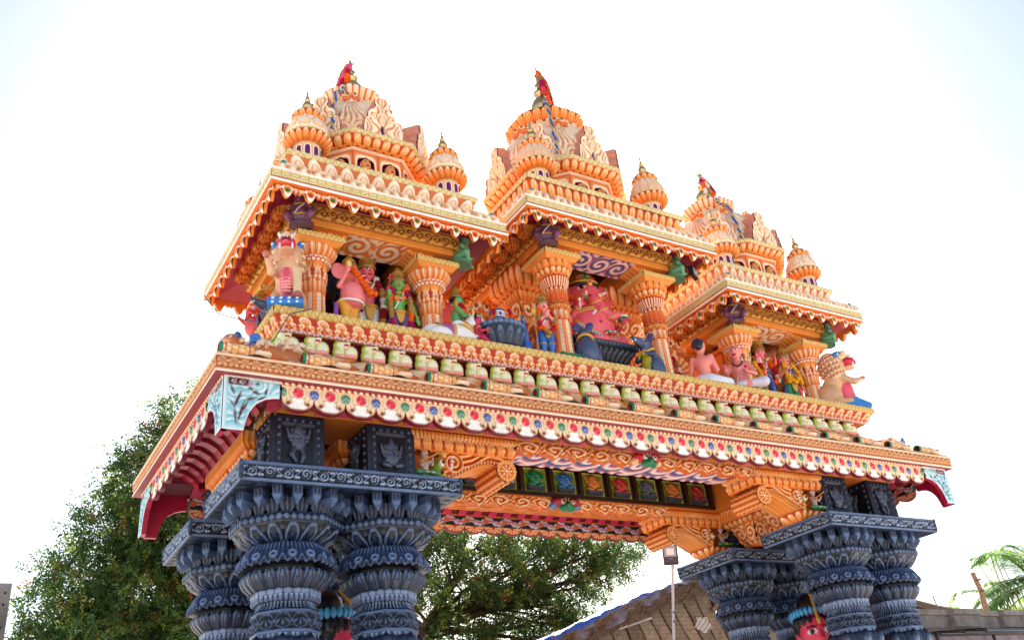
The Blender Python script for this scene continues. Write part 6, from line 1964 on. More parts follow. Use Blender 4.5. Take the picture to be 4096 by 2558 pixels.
torus(h.j, (.04, -.3, .38), .38, .035, C_GOLD, (.9, .25, .1), 40, 6, .8)
for i in range(30):
    a = -2.6 + i * .13; q = rotm((.9, .25, .1)) @ np.array([.43 * math.cos(a), .36 * math.sin(a), 0])
    h.j.ball(np.array([.04, -.3, .38]) + q, (.02, .02, .03), c(130, 180, 226), 6, 5)
h.j.join(mask((c(60, 120, 100), c(200, 60, 60), c(226, 160, 120), C_WHITE), .45).mb(.012), T4((.2, -.52, .17)))
bw = MB(); bw.join(MB().ball((0, 0, 0), (.1, .1, .05), c(30, 110, 70), 12, 6), T4(tuple(h.hands[1] + [0, -.03, .04])))
for i in range(7): bw.ball(h.hands[1] + [.06 * math.cos(i), -.03 + .05 * math.sin(i), .09], .03, C_WHITE, 8, 6)
tk = MB(); tk.tube([h.hands[0] + [0, -.03, -.08], h.hands[0] + [0, -.04, .12]], (.008, .022), C_WHITE, 6)
sd_ = MB(); sd_.tube([(-.22, -.42, .34), (-.04, -.56, .56)], (.028, .022), c(196, 206, 226), 6)
torus(h.j, h.sh + [0, -.08, .02], .26, .035, C_GOLD, (.55, 0, 0), 30, 6); torus(h.j, h.sh + [0, -.12, -.1], .3, .02, C_GOLD, (.8, 0, 0), 30, 6)
for i in range(16):
    a = PI + .3 + i * (PI - .6) / 15; h.j.ball(h.sh + [.3 * math.cos(a), -.12 + .21 * math.sin(a), -.12 + .21 * math.sin(a)], .026, c(240, 232, 210), 6, 5)
h.j.ball(P_ + [0, -.3, .12], (.05, .03, .07), C_GOLD, 8, 6); h.j.ball(P_ + [0, -.33, .12], .022, C_REDF, 6, 5)
for tx_, ty_, tz_, r_ in ((.03, -.34, -.28, .115), (.1, -.39, -.46, .1), (.23, -.42, -.6, .085)): torus(h.j, P_ + [tx_, ty_, tz_], r_, .016, C_GOLD, (.3, -.5, 0), 18, 5)
for d in (-1, 1): torus(h.j, (d * .42, -.28, .2), .12, .025, C_GOLD, (.4, d * 1.2, 0), 20, 5)
g = garland([P_ + [-.3, -.12, -.1], P_ + [-.2, -.24, -.17], P_ + [-.02, -.34, -.18], P_ + [.2, -.28, -.15], P_ + [.3, -.12, -.08]], .048, [C_ORF, C_STRAW, C_MAG])
statue('elephant_deity', 'huge pink elephant-headed deity with round belly seated on a dark throne in the middle shrine', h.f, .014, (.06, 1.74, FZ + .72), -.2, -.0, jewel=h.j, parts=[('garland', g, M_CLOTH), ('crown', h.cr, M_GLOSS), ('sweet_bowl', bw, M_GLOSS), ('broken_tusk', tk, M_GLOSS), ('dagger', sd_, M_GLOSS)])
t = empty('leaf_pedestal', (-.93, .92, FZ), 0, 'low green leaf-covered pedestal at the foot of the middle shrine pillar', 'pedestal')
b = MB()
for r_ in range(3):
    for i in range(8):
        b.ball((-.26 + i * .072 + (r_ % 2) * .03, -.1, .03 + r_ * .045), (.045, .05, .03), c(30, 140, 96) * (.7 + .3 * ((i + r_) % 2)), 8, 5)
b.box(-.28, .3, -.1, .22, 0, .14, c(24, 120, 80)); b.build('leaf_block', M_GLOSS, t)

# --- between middle and right shrines
SKN = c(236, 136, 126)
hm = Human(1.42, SKN, c(226, 228, 238), 'sit', arms=[((-.15, -.04, -.18), (-.06, -.2, -.24)), ((.16, -.05, -.18), (.12, -.2, -.25))], hair=c(34, 40, 54), head_yaw=-.5, hs=1.1)
hm.f.ell(hm.hp + [0, .1, -.03], (.06, .05, .06), c(34, 40, 54))
for i in range(7): hm.j.ball(hm.sh + [-.06 + .02 * i, .09, .03 - .006 * (3 - abs(i - 3)) * 2], .014, c(90, 30, 30), 6, 5)
statue('seated_man_statue', 'bare-backed seated man with black hair and white waistcloth, seen from behind', hm.f, .0115, (1.8, .92, FZ), 2.3, 0, group='seated bare-chested men')
hm2 = Human(1.46, SKN, c(206, 196, 214), 'sit', arms=[((-.17, -.04, -.15), (-.16, -.2, -.15)), ((.17, -.04, -.18), (.08, -.22, -.2))], hair=None, facehair=False, head_yaw=-.2, hs=1.12, hand_dirs=[(0, -.3, 1), (-.2, -1, .2)])
hm2.f.ell(hm2.hp + [.0, .06, .01], np.array([.86, .7, .9]) * hm2.hr, c(44, 48, 60), k=.01); hm2.f.ell(hm2.hp + [0, .1, -.1], (.06, .05, .08), c(44, 48, 60))
hm2.j = MB()
for i in range(26):
    a = i * 2 * PI / 26; hm2.j.ball(hm2.sh + [.085 * math.cos(a), -.03 + .075 * math.sin(a) - .03 * (math.sin(a) < 0), .02 - .11 * max(0, -math.sin(a))], .017, c(96, 34, 34), 6, 5)
fl = [MB(), MB()]
for i, hd in enumerate(hm2.hands): fl[i].ball(hd + [0, -.07, .05], .035, c(226, 110, 140) if i == 0 else c(200, 50, 100), 8, 6)
hm2.j.tube([hm2.sh + [.1, -.02, .02], hm2.sh + [.02, -.12, -.12], (-.09, -.1, .2)], .008, C_WHITE, 5)
statue('seated_man_statue', 'half-bald seated man with bead necklace holding pink flowers, facing left', hm2.f, .0115, (2.68, .94, FZ), -.85, 0, group='seated bare-chested men', jewel=hm2.j, parts=[('flower', q, M_CLOTH) for q in fl])
t = empty('striped_stone', (2.28, 1.45, FZ), 0, 'small grey striped stone beside the seated men', 'shrine stone')
b = MB(); linga(b, .08, .12, .4); lathe(b, [(.22, 0), (.24, .04), (.2, .09), (.1, .1)], None, pal_=flat(c(60, 74, 104))); b.build('stone_cylinder', M_GLOSS, t)
h, p = deity(1.0, c(224, 90, 110), c(200, 60, 60), AF, .24, False, garl=.4, gcols=[C_WHITE, C_STRAW, C_REDF])
statue('crowned_deity', 'gold-crowned deity with white garland hidden behind the bare-backed seated man', h.f, .011, (1.72, 1.65, FZ), -.3, group='standing deity statues', jewel=h.j, parts=p)

# --- right shrine
h, p = deity(1.18, c(96, 186, 100), c(190, 40, 76), AF, .2, True, bust=c(226, 186, 60), garl=.5, gcols=[C_YEL])
statue('crowned_goddess', 'green-faced goddess in red skirt behind the front pillar of the right shrine', h.f, .011, (3.62, 1.55, FZ), -.1, group='standing deity statues', jewel=h.j, parts=p)
h, p = deity(1.36, c(236, 110, 130), c(226, 160, 50), A4, .26, True, garl=.42, gcols=[C_WHITE, C_REDF, C_ORF], hand_dirs=[(0, -.3, 1), (0, -.3, -1), (0, 0, 1), (0, 0, 1)], yaw=.25)
h.j.tube([(.1, -.2, 0), (-.14, -.2, .95)], .008, C_GOLD, 6)
statue('crowned_deity', 'pink deity in yellow trousers with red, white and orange garlands, centre of the right shrine', h.f, .011, (4.06, 1.6, FZ), -.05, group='standing deity statues', jewel=h.j, parts=p)
peacock('bright blue peacock statue at the feet of the yellow-trousered deity', (3.84, 1.28, FZ), -.9, 1.0)
h, p = deity(1.18, c(226, 140, 110), c(20, 126, 92), AF, .24, True, bust=c(40, 50, 130), garl=.5, gcols=[C_YEL], lower2=C_GOLD)
h.j.join(garland([h.hp + [-.14, .02, -.1], h.hp + [-.13, .02, .06], h.hp + [0, .06, .1], h.hp + [.13, .02, .06], h.hp + [.14, .02, -.1]], .035, [C_MAG]))
statue('crowned_goddess', 'crowned goddess in green skirt with a yellow garland, right side of the right shrine', h.f, .0105, (4.44, 1.36, FZ), -.1, group='standing deity statues', jewel=h.j, parts=p)

# --- squatting dwarfs on the capitals
def dwarf(label, loc, rz, skin):
    f = Fig(.02); j = MB(); cr = MB()
    f.ell((0, 0, .09), (.11, .09, .08), skin); f.ell((0, -.03, .15), (.1, .085, .085), skin); f.cap((0, 0, .18), (0, -.01, .27), .09, .075, skin)
    head(f, (0, -.03, .37), .075, skin, 0, hair=skin * .5)
    for d in (-1, 1):
        f.cap((d * .06, 0, .07), (d * .15, -.1, .11), .06, .048, skin); f.cap((d * .15, -.1, .11), (d * .1, -.14, .02), .045, .03, skin); f.cap((d * .1, -.14, .015), (d * .11, -.19, .015), .022, .018, skin)
        f.cap((d * .09, 0, .27), (d * .17, -.03, .19), .035, .03, skin); f.cap((d * .17, -.03, .19), (d * .15, -.11, .15), .028, .022, skin); hand(f, (d * .15, -.11, .15), (0, -.3, -1), (-d, 0, 0), skin, .7)
        torus(j, (d * .145, -.02, .215), .038, .008, C_GOLD * .7, (0, d * .6, 0), 12, 5)
    j.tube([(.07, -.06, .27), (0, -.11, .2), (-.06, -.11, .13)], .01, c(220, 206, 190), 5)
    torus(j, (0, -.015, .135), .112, .012, C_GOLD * .7, (.15, 0, 0), 20, 5, .9); torus(j, (0, -.02, .285), .07, .012, C_GOLD * .7, (.2, 0, 0), 16, 5)
    crown(cr, (0, -.015, .41), .062, .09, col=C_GOLD * .6)
    j.prism([(-.15 + .15 * (1 - math.cos(t)) if 0 else .16 * math.cos(t), -.02 + .16 * math.sin(t)) for t in np.linspace(0, 2 * PI, 20, endpoint=False)], 'z', -.035, 0, skin * .6)
    t = statue('dwarf_statue', label, f, .0095, loc, rz, group='squatting dwarfs under the shrine eaves', jewel=j, parts=[('crown', cr, M_GLOSS)])
    t.rotation_euler = (.22, 0, rz); t.scale = (1.06,) * 3
for cx, dx, yf, ab, nm in ((-4.044, .9, 1.29, 8.77, 'left'), (0, 1., 1.04, 9.28, 'middle'), (4.044, .9, 1.29, 8.77, 'right')):
    dwarf('purple squatting dwarf on the left capital of the %s shrine' % nm, (cx - dx - .3, yf - .38, ab + .04), -.6, SK_PURP)
    dwarf('green squatting dwarf on the right capital of the %s shrine' % nm, (cx + dx + .38, yf - .3, ab + .04), 1.0, SK_MINT)

# --- reclining beasts on the eave roof corners
def roof_beast(label, loc, rz, sc=1.0, headed=True):
    f = Fig(.04); B1, B2 = c(196, 116, 66), c(240, 206, 176)
    f.cap((0, .35, .02), (0, -.2, .1), .1, .15, B1)
    if headed:
        f.ell((0, -.3, .15), (.15, .15, .15), B1); f.ell((0, -.42, .12), (.1, .08, .07), c(226, 160, 116)); f.ell((0, -.42, .04), (.085, .09, .025), c(200, 40, 50), k=.006); f.ell((0, -.4, -.0), (.08, .08, .02), c(226, 160, 116), k=.01)
    r = random.Random(5)
    for i in range(24):
        a = r.uniform(-1.5, 1.5); y = r.uniform(-.3, .3); R = .155 - .05 * (y + .2)
        f.chain([(R * math.sin(a), y, .1 + R * math.cos(a)), (R * math.sin(a) + .035, y + .03, .11 + R * math.cos(a)), (R * math.sin(a) + .02, y + .065, .1 + R * math.cos(a))], (.026, .028, .018), B2, k=.006)
    for d in (-1, 1):
        th = np.linspace(0, 5.2, 10)
        f.chain([(d * .12, -.27 + .055 * math.cos(t) * (1 - t / 8), .25 + .055 * math.sin(t) * (1 - t / 8)) for t in th], [.03] * 10, c(60, 116, 196), k=.006)
        if headed: f.ell((d * .09, -.4, .2), (.03, .03, .03), C_WHITE, k=.006); f.ell((d * .095, -.425, .2), (.016, .014, .016), C_BLK, k=.003)
    t = statue('roof_beast', label, f, .012, loc, rz, group='maned beasts reclining on the eave corners'); t.scale = (sc,) * 3
roof_beast('swirl-maned beast with a blue curl lying behind the first roll at the front left corner', (-5.72, .42, 6.42), -1.75, .95, False)
roof_beast('maned beast with blue curled horns peering over the left side of the eave roof', (-5.72, 1.75, 7.12), -1.1, .8)
roof_beast('swirl-maned beast lying on the right end of the big eave', (5.72, .5, 6.42), 1.9, .95, False)

# --- giant guardian heads between the pillars
def guardian(label, loc, rz):
    H = 3.75; S = c(228, 62, 92)
    hm = Human(H, S, c(60, 40, 120), 'stand', hair=C_BLK, hs=1.35, girth=1.3, facehair=False)
    hp, r = hm.hp, hm.hr
    hm.f.ell(hp + np.array([0, .25, .3]) * r, np.array([.95, .85, .95]) * r, C_BLK, k=.03)
    hm.f.ell(hp + np.array([0, .25, 1.15]) * r, np.array([.62, .55, .6]) * r, C_BLK, k=.05)
    for i in range(9):
        a = -1.2 + i * .3; hm.f.chain([hp + np.array([.85 * math.sin(a), -.75 * math.cos(a) + .1, .62]) * r, hp + np.array([.92 * math.sin(a), -.82 * math.cos(a) + .1, .45]) * r], (.13 * r, .09 * r), C_BLK, k=.02)
        for d in (-1, 1): hm.f.cap(hp + np.array([d * .9, .35, .1 - i * .12]) * r, hp + np.array([d * .85, .4, -.2 - i * .12]) * r, .12 * r, .12 * r, C_BLK, k=.02)
    for i in range(27):
        a = -2.6 + i * .2; hm.j.ball(hp + np.array([.93 * math.sin(a), -.86 * math.cos(a) + .2, .85 + .1 * math.cos(a)]) * r, (.1 * r, .1 * r, .17 * r), c(70, 160, 210), 8, 6)
    hm.j.tube([hp + np.array([0, -.8, .55]) * r, hp + np.array([0, -.7, 1.0]) * r, hp + np.array([0, -.2, 1.7]) * r], .06 * r, C_GOLD, 8)
    hm.j.ball(hp + np.array([0, -.95, .5]) * r, (.08 * r, .05 * r, .16 * r), C_GOLD, 8, 6)
    for d in (-1, 1): hm.j.ball(hp + np.array([d * .9, .05, -.5]) * r, (.12 * r, .1 * r, .2 * r), C_GOLD, 8, 6)
    torus(hm.j, hp + np.array([.12, -1.05, -.25]) * r, .08 * r, .02 * r, C_GOLD, (1.5, 0, 0), 14, 5)
    statue('guardian_statue', label, hm.f, .026, loc, rz, group='giant red guardians between the pillars', jewel=hm.j)
guardian('giant red-faced guardian with black hair and blue headband beside the right pillars', (4.62, 2.3, 0), -.75)
guardian('giant red-faced guardian mostly hidden behind the left pillars', (-4.35, 2.35, -.08), .9)

# --- garlands and ropes on the dome tops
def dome_garland(label, cx, zp, hk, cols, seed, a0):
    r = random.Random(seed); yd = 1.94; mb = MB()
    for i in range(4):
        a = a0 + (i - 1.5) * .42
        z1 = zp + hk * r.uniform(.62, .8); z0_ = zp + hk * r.uniform(.12, .3)
        pts = [(cx + .05 * math.cos(a), yd + .05 * math.sin(a), z1), (cx + .16 * math.cos(a), yd + .16 * math.sin(a), (z1 * .6 + z0_ * .4)), (cx + .22 * math.cos(a), yd + .22 * math.sin(a), z0_)]
        mb.join(garland(pts, .05, [cols[(i + j) % len(cols)] for j in range(len(cols))]))
    tag(mb.build('flower_garland', M_CLOTH), label, 'garland', 'flower garlands on the dome finials')
dome_garland('red, orange and pink flower garland on the left dome finial', -4.044, PL[1], PL[2], [C_REDF, C_ORF, C_STRAW, c(226, 90, 130)], 1, -2.9)
dome_garland('orange and dried flower garland on the tall middle dome finial', 0, PC[1] + .1, PC[2], [C_ORF, C_STRAW * .8, C_MAG * .8, c(220, 60, 50)], 2, -1.2)
dome_garland('magenta, white and orange garland on the right dome finial', 4.044, PR[1], PR[2], [C_MAG, C_ORF, C_WHITE * .9, C_STRAW], 3, -1.6)
def rope(label, pts):
    p = np.array(pts, float); s = np.linspace(0, 1, 90); k = np.linspace(0, 1, len(p))
    P = np.stack([np.interp(s, k, p[:, i]) for i in range(3)], 1)
    for _ in range(6): P[1:-1] = (P[:-2] + 2 * P[1:-1] + P[2:]) / 4
    mb = MB()
    for ph, col in ((0, c(36, 110, 190)), (PI, c(206, 170, 110))):
        a = s * 60 + ph; Q = P + .017 * np.stack([np.cos(a), np.sin(a), 0 * a], 1); mb.tube(Q, .02, col, 6)
    tag(mb.build('twisted_rope', M_CLOTH), label, 'rope', 'blue and tan ropes hanging from the domes')
def dome_rope(label, cx, ang, z4, zp, big):
    q = lambda r, z: (cx + r * math.cos(ang), 1.94 + r * math.sin(ang), z)
    R = .78 if big else .54
    rope(label, [q(.12, zp + .3), q(.2, zp + .1), q(R, zp - .17), q(R + .05, zp - .35), q(1.0 if not big else 1.12, z4 + 1.0), q(1.2 if not big else 1.28, z4 + .35), q(1.24 if not big else 1.32, z4 + .05)])
dome_rope('blue and tan rope down the front of the left dome', -4.044, -2.2, PL[3], PL[1], False)
dome_rope('blue and tan rope down the front of the tall middle dome', 0, -2.12, PC[3], PC[1], True)
dome_rope('blue and tan rope down the front of the right dome', 4.044, -2.02, PR[3], PR[1], False)
# --- lamps and wires on the shrines
def small_lamp(label, loc, rz):
    t = empty('flood_lamp', loc, rz, label, 'lamp', 'small black flood lamps under the eaves')
    b = MB(); b.box(-.13, .13, -.04, .04, -.09, .09, c(26, 28, 34)); b.build('lamp_housing', M_GLOSS, t)
    b = MB(); b.box(-.11, .11, -.045, -.041, -.07, .06, c(150, 160, 170)); b.build('glass', M_GLOSS, t)
    b = MB(); b.tube([(0, .02, .08), (0, .1, .16), (0, .14, .26)], .012, c(30, 30, 34), 6); b.build('arm', M_GLOSS, t)
small_lamp('small black flood lamp under the right eave of the middle shrine', (1.75, .62, 9.42), .5)
small_lamp('small black flood lamp over the purple dwarf of the middle shrine', (-1.2, .72, 9.78), -.3)
mb = MB(); mb.tube([(-5.86, 3.7, 9.08), (-5.82, 2.9, 8.35), (-5.76, 1.9, 7.75), (-5.69, 1.2, 7.36)], .008, c(110, 100, 96), 5)
tag(mb.build('wire', M_CLOTH), 'thin grey wire sagging from the left eave to the left edge of the ledge', 'wire', 'loose wires')
mb = MB(); mb.tube([(-5.2, .63, 7.36), (-5.5, .58, 7.2), (-5.75, .4, 6.7), (-5.95, .3, 6.5)], .008, c(110, 100, 96), 5)
tag(mb.build('wire', M_CLOTH), 'thin grey wire drooping over the cobra frieze at the left corner', 'wire', 'loose wires')
# ------------------------------------------------------------------ ground and background
def ground():
    m, n, L, b = nt('sandy_ground')
    tc = n.new('ShaderNodeTexCoord'); nz = n.new('ShaderNodeTexNoise'); nz.inputs['Scale'].default_value = .6; nz.inputs['Detail'].default_value = 8
    L.new(tc.outputs['Object'], nz.inputs['Vector'])
    r = n.new('ShaderNodeValToRGB'); r.color_ramp.elements[0].position = .3; r.color_ramp.elements[0].color = (.46, .43, .39, 1); r.color_ramp.elements[1].position = .7; r.color_ramp.elements[1].color = (.6, .56, .51, 1)
    L.new(nz.outputs['Fac'], r.inputs[0]); L.new(r.outputs[0], b.inputs['Base Color']); b.inputs['Roughness'].default_value = .95
    s = 500
    me = bpy.data.meshes.new('ground'); me.from_pydata([(-s, -s, 0), (s, -s, 0), (s, s, 0), (-s, s, 0)], [], [(0, 1, 2, 3)]); me.materials.append(m)
    tag(link('ground', me), 'pale sandy ground', kind='structure')
ground()

LEAFC = np.array([c(58, 90, 48), c(80, 114, 58), c(102, 130, 64), c(128, 132, 68), c(160, 180, 70), c(150, 96, 50)])
def leaves(lobes, n_per_m3, seed, leaf=.115, droop=.5, probs=(.3, .3, .2, .12, .06, .02), nl=13, tw=.42):
    g = np.random.default_rng(seed)
    V, C = [], []
    for (p, r) in lobes:
        r = np.broadcast_to(np.array(r, float), (3,)); vol = r.prod() * 4.19
        n = int(vol * n_per_m3)
        d = g.normal(size=(n, 3)); d /= np.linalg.norm(d, axis=1, keepdims=True)
        rad = g.uniform(.12, 1, n) ** .45
        # clumps: modulate the radius with a lumpy function so the outline is uneven
        lump = 1 + .2 * np.sin(5 * d[:, 0] + seed) * np.cos(4 * d[:, 2] + seed * 2) + .18 * np.sin(9 * d[:, 1] + 7 * d[:, 0]) + g.normal(0, .07, n)
        o = np.array(p) + d * r * (rad * lump)[:, None]
        keep = np.sin(o[:, 0] * 3.1 + seed) * np.sin(o[:, 2] * 3.4 + 1) * np.sin(o[:, 1] * 2.9) > -.32
        o, d = o[keep], d[keep]; n = len(o)
        td = d * .8 + g.normal(0, .5, (n, 3)); td[:, 2] -= droop; td /= np.linalg.norm(td, axis=1, keepdims=True)
        sd = np.cross(td, g.normal(size=(n, 3))); sd /= np.linalg.norm(sd, axis=1, keepdims=True)
        col = LEAFC[g.choice(len(LEAFC), n, p=probs)] * g.uniform(.75, 1.2, (n, 1))
        for j in range(nl):
            t = (j + .5) / nl * tw
            sg = 1 if j % 2 else -1
            b = o + td * t + td * td[:, 2:] * 0
            ld = td * .55 + sd * sg + g.normal(0, .25, (n, 3)); ld /= np.linalg.norm(ld, axis=1, keepdims=True)
            w = np.cross(ld, td + g.normal(0, .3, (n, 3))); w = np.cross(w, ld); w += g.normal(0, .3, (n, 3)); w /= np.linalg.norm(w, axis=1, keepdims=True) + 1e-9
            l = leaf * g.uniform(.7, 1.25, (n, 1))
            V.append(np.stack([b, b + ld * l * .5 + w * l * .2, b + ld * l, b + ld * l * .5 - w * l * .2], 1)); C.append(np.repeat((col * g.uniform(.85, 1.15, (n, 1)))[:, None], 4, 1))
    V = np.concatenate(V).reshape(-1, 3); C = np.concatenate(C).reshape(-1, 3)
    return MB().add(V, np.arange(len(V)).reshape(-1, 4), col=C, smooth=False)
def limbs(base, fork, lobes, r0, seed, nsub=5, colr=c(74, 58, 46)):
    g = random.Random(seed); b = MB()
    base, fork = np.array(base, float), np.array(fork, float)
    def curve(a, e, n=8, w=.25):
        a, e = np.array(a, float), np.array(e, float); t = np.linspace(0, 1, n)[:, None]; k = np.array([g.uniform(-w, w) for _ in range(3)])
        return a + (e - a) * t + np.sin(PI * t) * k + .12 * np.sin(3 * PI * t) * k[::-1]
    b.tube(curve(base, fork, 10, .2), np.linspace(r0, r0 * .7, 10), colr, 10)
    for p, r in lobes:
        r = np.broadcast_to(np.array(r, float), (3,))
        st = fork + (np.array(p) - fork) * .02
        cv = curve(st, p, 10, .5); b.tube(cv, np.linspace(r0 * .22, r0 * .05, 10), colr, 8)
        for _ in range(nsub):
            i = g.randrange(4, 10); d = np.array([g.gauss(0, 1), g.gauss(0, 1), g.gauss(.1, .8)]); d /= np.linalg.norm(d)
            b.tube(curve(cv[i], np.array(p) + d * r * .85, 7, .25), np.linspace(r0 * .07, .006, 7), colr, 5)
    return b
def tree(name, label, base, fork, lobes, r0, dens, seed, group=None, **kw):
    t = empty(name, base, 0, label, 'tree', group)
    o = limbs(base, fork, lobes, r0, seed).build('trunk', M_BARK, t); o.location = -Vector(base)
    o = leaves(lobes, dens, seed, **kw).build('crown', M_LEAF, t); o.location = -Vector(base)
LOB1 = [((-3.9, 14, 11.2), (.8, 1.1, .7)), ((-4.2, 14, 10.5), (1.0, 1.1, .7)), ((-4.7, 14.2, 9.7), (1.05, 1.2, .7)), ((-4.4, 14.2, 8.9), (1.2, 1.2, .7)), ((-3.4, 14, 9.3), (1.0, 1.2, .9)), ((-5.3, 14, 8.3), (1.0, 1.2, .7)), ((-4.0, 14, 8.1), (1.3, 1.4, 1.0)), ((-5.9, 14, 7.1), (1.05, 1.2, .7)),
        ((-4.5, 14, 6.7), (1.4, 1.4, 1.1)), ((-6.3, 14, 6.0), (.9, 1.1, .6)), ((-5.3, 13.6, 5.6), (1.3, 1.3, .9)), ((-2.7, 14, 7.0), (1.2, 1.4, 1.1)), ((-3.3, 13.8, 5.5), (1.4, 1.4, 1.0)), ((-2.0, 14.2, 8.4), (1.1, 1.3, .9)), ((-6.9, 14, 5.3), (.7, .9, .45)), ((-4.4, 14, 4.4), (2.2, 1.4, .8)), ((-1.2, 14.5, 6.2), (1.0, 1.2, 1.2))]
tree('broadleaf_tree', 'large dense green tree behind the left end of the gateway', (-3.2, 14.5, 0), (-3.4, 14.4, 4.2), LOB1, .38, 150, 3, 'leafy trees behind the gateway')
LOB2 = [((3.9, 15, 8.2), (1.0, 1.1, .75)), ((2.9, 15, 9.2), (1.2, 1.2, .9)), ((5.4, 15, 8.8), (1.1, 1.1, .65)), ((6.9, 15.2, 8.9), (1.0, 1.1, .6)), ((8.4, 15, 9.0), (.9, 1., .55)), ((9.6, 15, 8.9), (.8, 1., .6)), ((10.5, 15.2, 8.5), (.75, .9, .5)), ((10.2, 15, 7.9), (.55, .7, .45)), ((11.3, 15.2, 8.9), (.7, .8, .4)), ((4.6, 15, 7.2), (1.1, 1.2, .6)), ((5.9, 15, 7.5), (.9, 1.1, .5)), ((6.6, 15, 6.8), (.9, 1., .55)), ((4.3, 15.2, 6.1), (1.2, 1.2, .55)), ((6.1, 15.2, 5.9), (1.0, 1., .5)), ((9.6, 15, 7.7), (.7, .8, .5)), ((8.7, 15, 6.9), (.7, .8, .5)), ((7.9, 15, 6.2), (.8, .8, .5)), ((7.3, 15, 8.1), (.9, .9, .55)), ((9.0, 15, 8.3), (.9, .9, .5)), ((7.0, 15, 7.4), (.8, .8, .45)), ((8.2, 15, 7.4), (.8, .8, .35)), ((8.1, 15.2, 6.6), (.7, .9, .4)), ((7.6, 15.2, 5.7), (.9, .9, .5)), ((2.4, 15, 7.4), (1.1, 1.2, .9)), ((5.2, 15.2, 5.0), (1.6, 1.2, .5))]
tree('broadleaf_tree', 'airy green tree with forked trunk seen through the middle of the gateway', (3.1, 15.3, 0), (3.3, 15.2, 6.2), LOB2, .42, 150, 9, 'leafy trees behind the gateway', probs=(.26, .26, .2, .2, .06, .02))
t = empty('leafy_shrub', (9.0, 13.5, 0), 0, 'bright yellow-green shrub beside the blue tarp of the hut', 'shrub')
lb = [((8.1, 13.5, 5.2), (.5, .6, .45)), ((8.7, 13.5, 5.7), (.45, .6, .4)), ((7.5, 13.5, 4.8), (.5, .6, .4))]
o = limbs((9.0, 13.5, 0), (8.4, 13.5, 4.2), lb, .09, 2).build('stem', M_BARK, t); o.location = (-9, -13.5, 0)
o = leaves(lb, 110, 21, leaf=.12, droop=.1, probs=(.05, .15, .3, .1, .4, 0)).build('foliage', M_LEAF, t); o.location = (-9, -13.5, 0)

# --- thatched hut with tarp
HY = 9.0
def roofz(x):
    return np.interp(x, [2.6, 3.76, 5.8, 7.6, 9.4, 12.0, 15.0], [4.45, 4.8, 5.5, 6.0, 6.42, 5.95, 5.3])
hut = empty('thatched_hut', (8.5, 12, 0), 0, 'woven palm-leaf hut with ragged thatch edge behind the right pillars', 'hut')
def hw(mb, name, mat):
    o = mb.build(name, mat, hut); o.location = (-8.5, -12, 0); return o
b = MB(); xs = np.linspace(3.0, 14.8, 420); s = np.linspace(0, 1, 150)
zt = roofz(xs) - .12
Z = zt[:, None] * (1 - s) + 1.2 * s; X = np.repeat(xs[:, None], 150, 1)
u = X + .42 * (Z - 5) + .05 * np.sin(Z * 2.3 + X) ; fr = u / .47; k = np.floor(fr); f_ = fr - k
hv = np.sin(k * 12.9898) * 43758.5453; hv = hv - np.floor(hv)
weave = .5 + .5 * np.sin((f_ * 34 + Z * 30)) * np.sin((f_ * 34 - Z * 30))
rib = np.exp(-((f_ - .1 - .03 * np.sin(Z * 9 + k)) / .075) ** 2)
tone = np.clip(.35 + .35 * hv + .3 * weave - .75 * rib, 0, 1)
PT = pal((0, c(44, 34, 28)), (.5, c(120, 100, 84)), (1, c(178, 158, 136)))
P = np.stack([X, HY + .05 - .06 * np.abs(f_ - .5) + .03 * hv - .02 * weave, Z], -1)
b.grid(P, PT(tone)); hw(b, 'woven_wall', M_THATCH)
b = MB(); g = np.random.default_rng(4)
xs = np.linspace(2.6, 15, 90); ys = np.array([HY - .25, HY + 1, HY + 3, HY + 6])
for dz in (0, -.14):
    b.grid(np.stack([np.repeat(xs[:, None], 4, 1), np.repeat(ys[None], 90, 0), np.repeat((roofz(xs) + .02 + dz)[:, None], 4, 1)], -1), c(120, 98, 80))
b.grid(np.stack([np.stack([xs, 0 * xs + HY - .25, roofz(xs) + .02], 1), np.stack([xs, 0 * xs + HY - .25, roofz(xs) - .12], 1)], 1), c(110, 90, 74))
V = []; Cc = []
for i in range(5200):
    x = g.uniform(2.6, 15); z = roofz(x) + g.uniform(-.34, .05); a = g.normal(0, .5) + .35
    L_ = g.uniform(.12, .4); d = np.array([-math.cos(a) * .75, -.35 * g.uniform(0, 1), -abs(math.sin(a)) * .7 - .25]); d /= np.linalg.norm(d)
    p = np.array([x, HY - .3 - g.uniform(0, .1), z]); w = np.array([0, 0, 1.]) * g.uniform(.006, .018)
    V += [p - w, p + d * L_ - w * .3, p + d * L_ + w * .3, p + w]; q = g.uniform(.6, 1.3); Cc += [c(136, 114, 96) * q] * 4
b.add(np.array(V), np.arange(len(V)).reshape(-1, 4), col=np.array(Cc), smooth=False)
hw(b, 'thatch_roof', M_THATCH)
b = MB(); b.tube([(8.6, HY - .05, 5.4), (9.1, HY - .1, 5.9), (9.6, HY - .05, 6.25)], .05, c(150, 120, 90), 8)
hw(b, 'rafter', M_BARK)
b = MB(); P_ = rng.uniform(-.02, .02, (18, 18)); th = np.linspace(-1, 1, 18)
X, Zz = np.meshgrid(th, th, indexing='ij'); mk = (np.hypot(X * 1.0, Zz * 1.1) + .15 * np.sin(5 * np.arctan2(Zz, X))) < .95
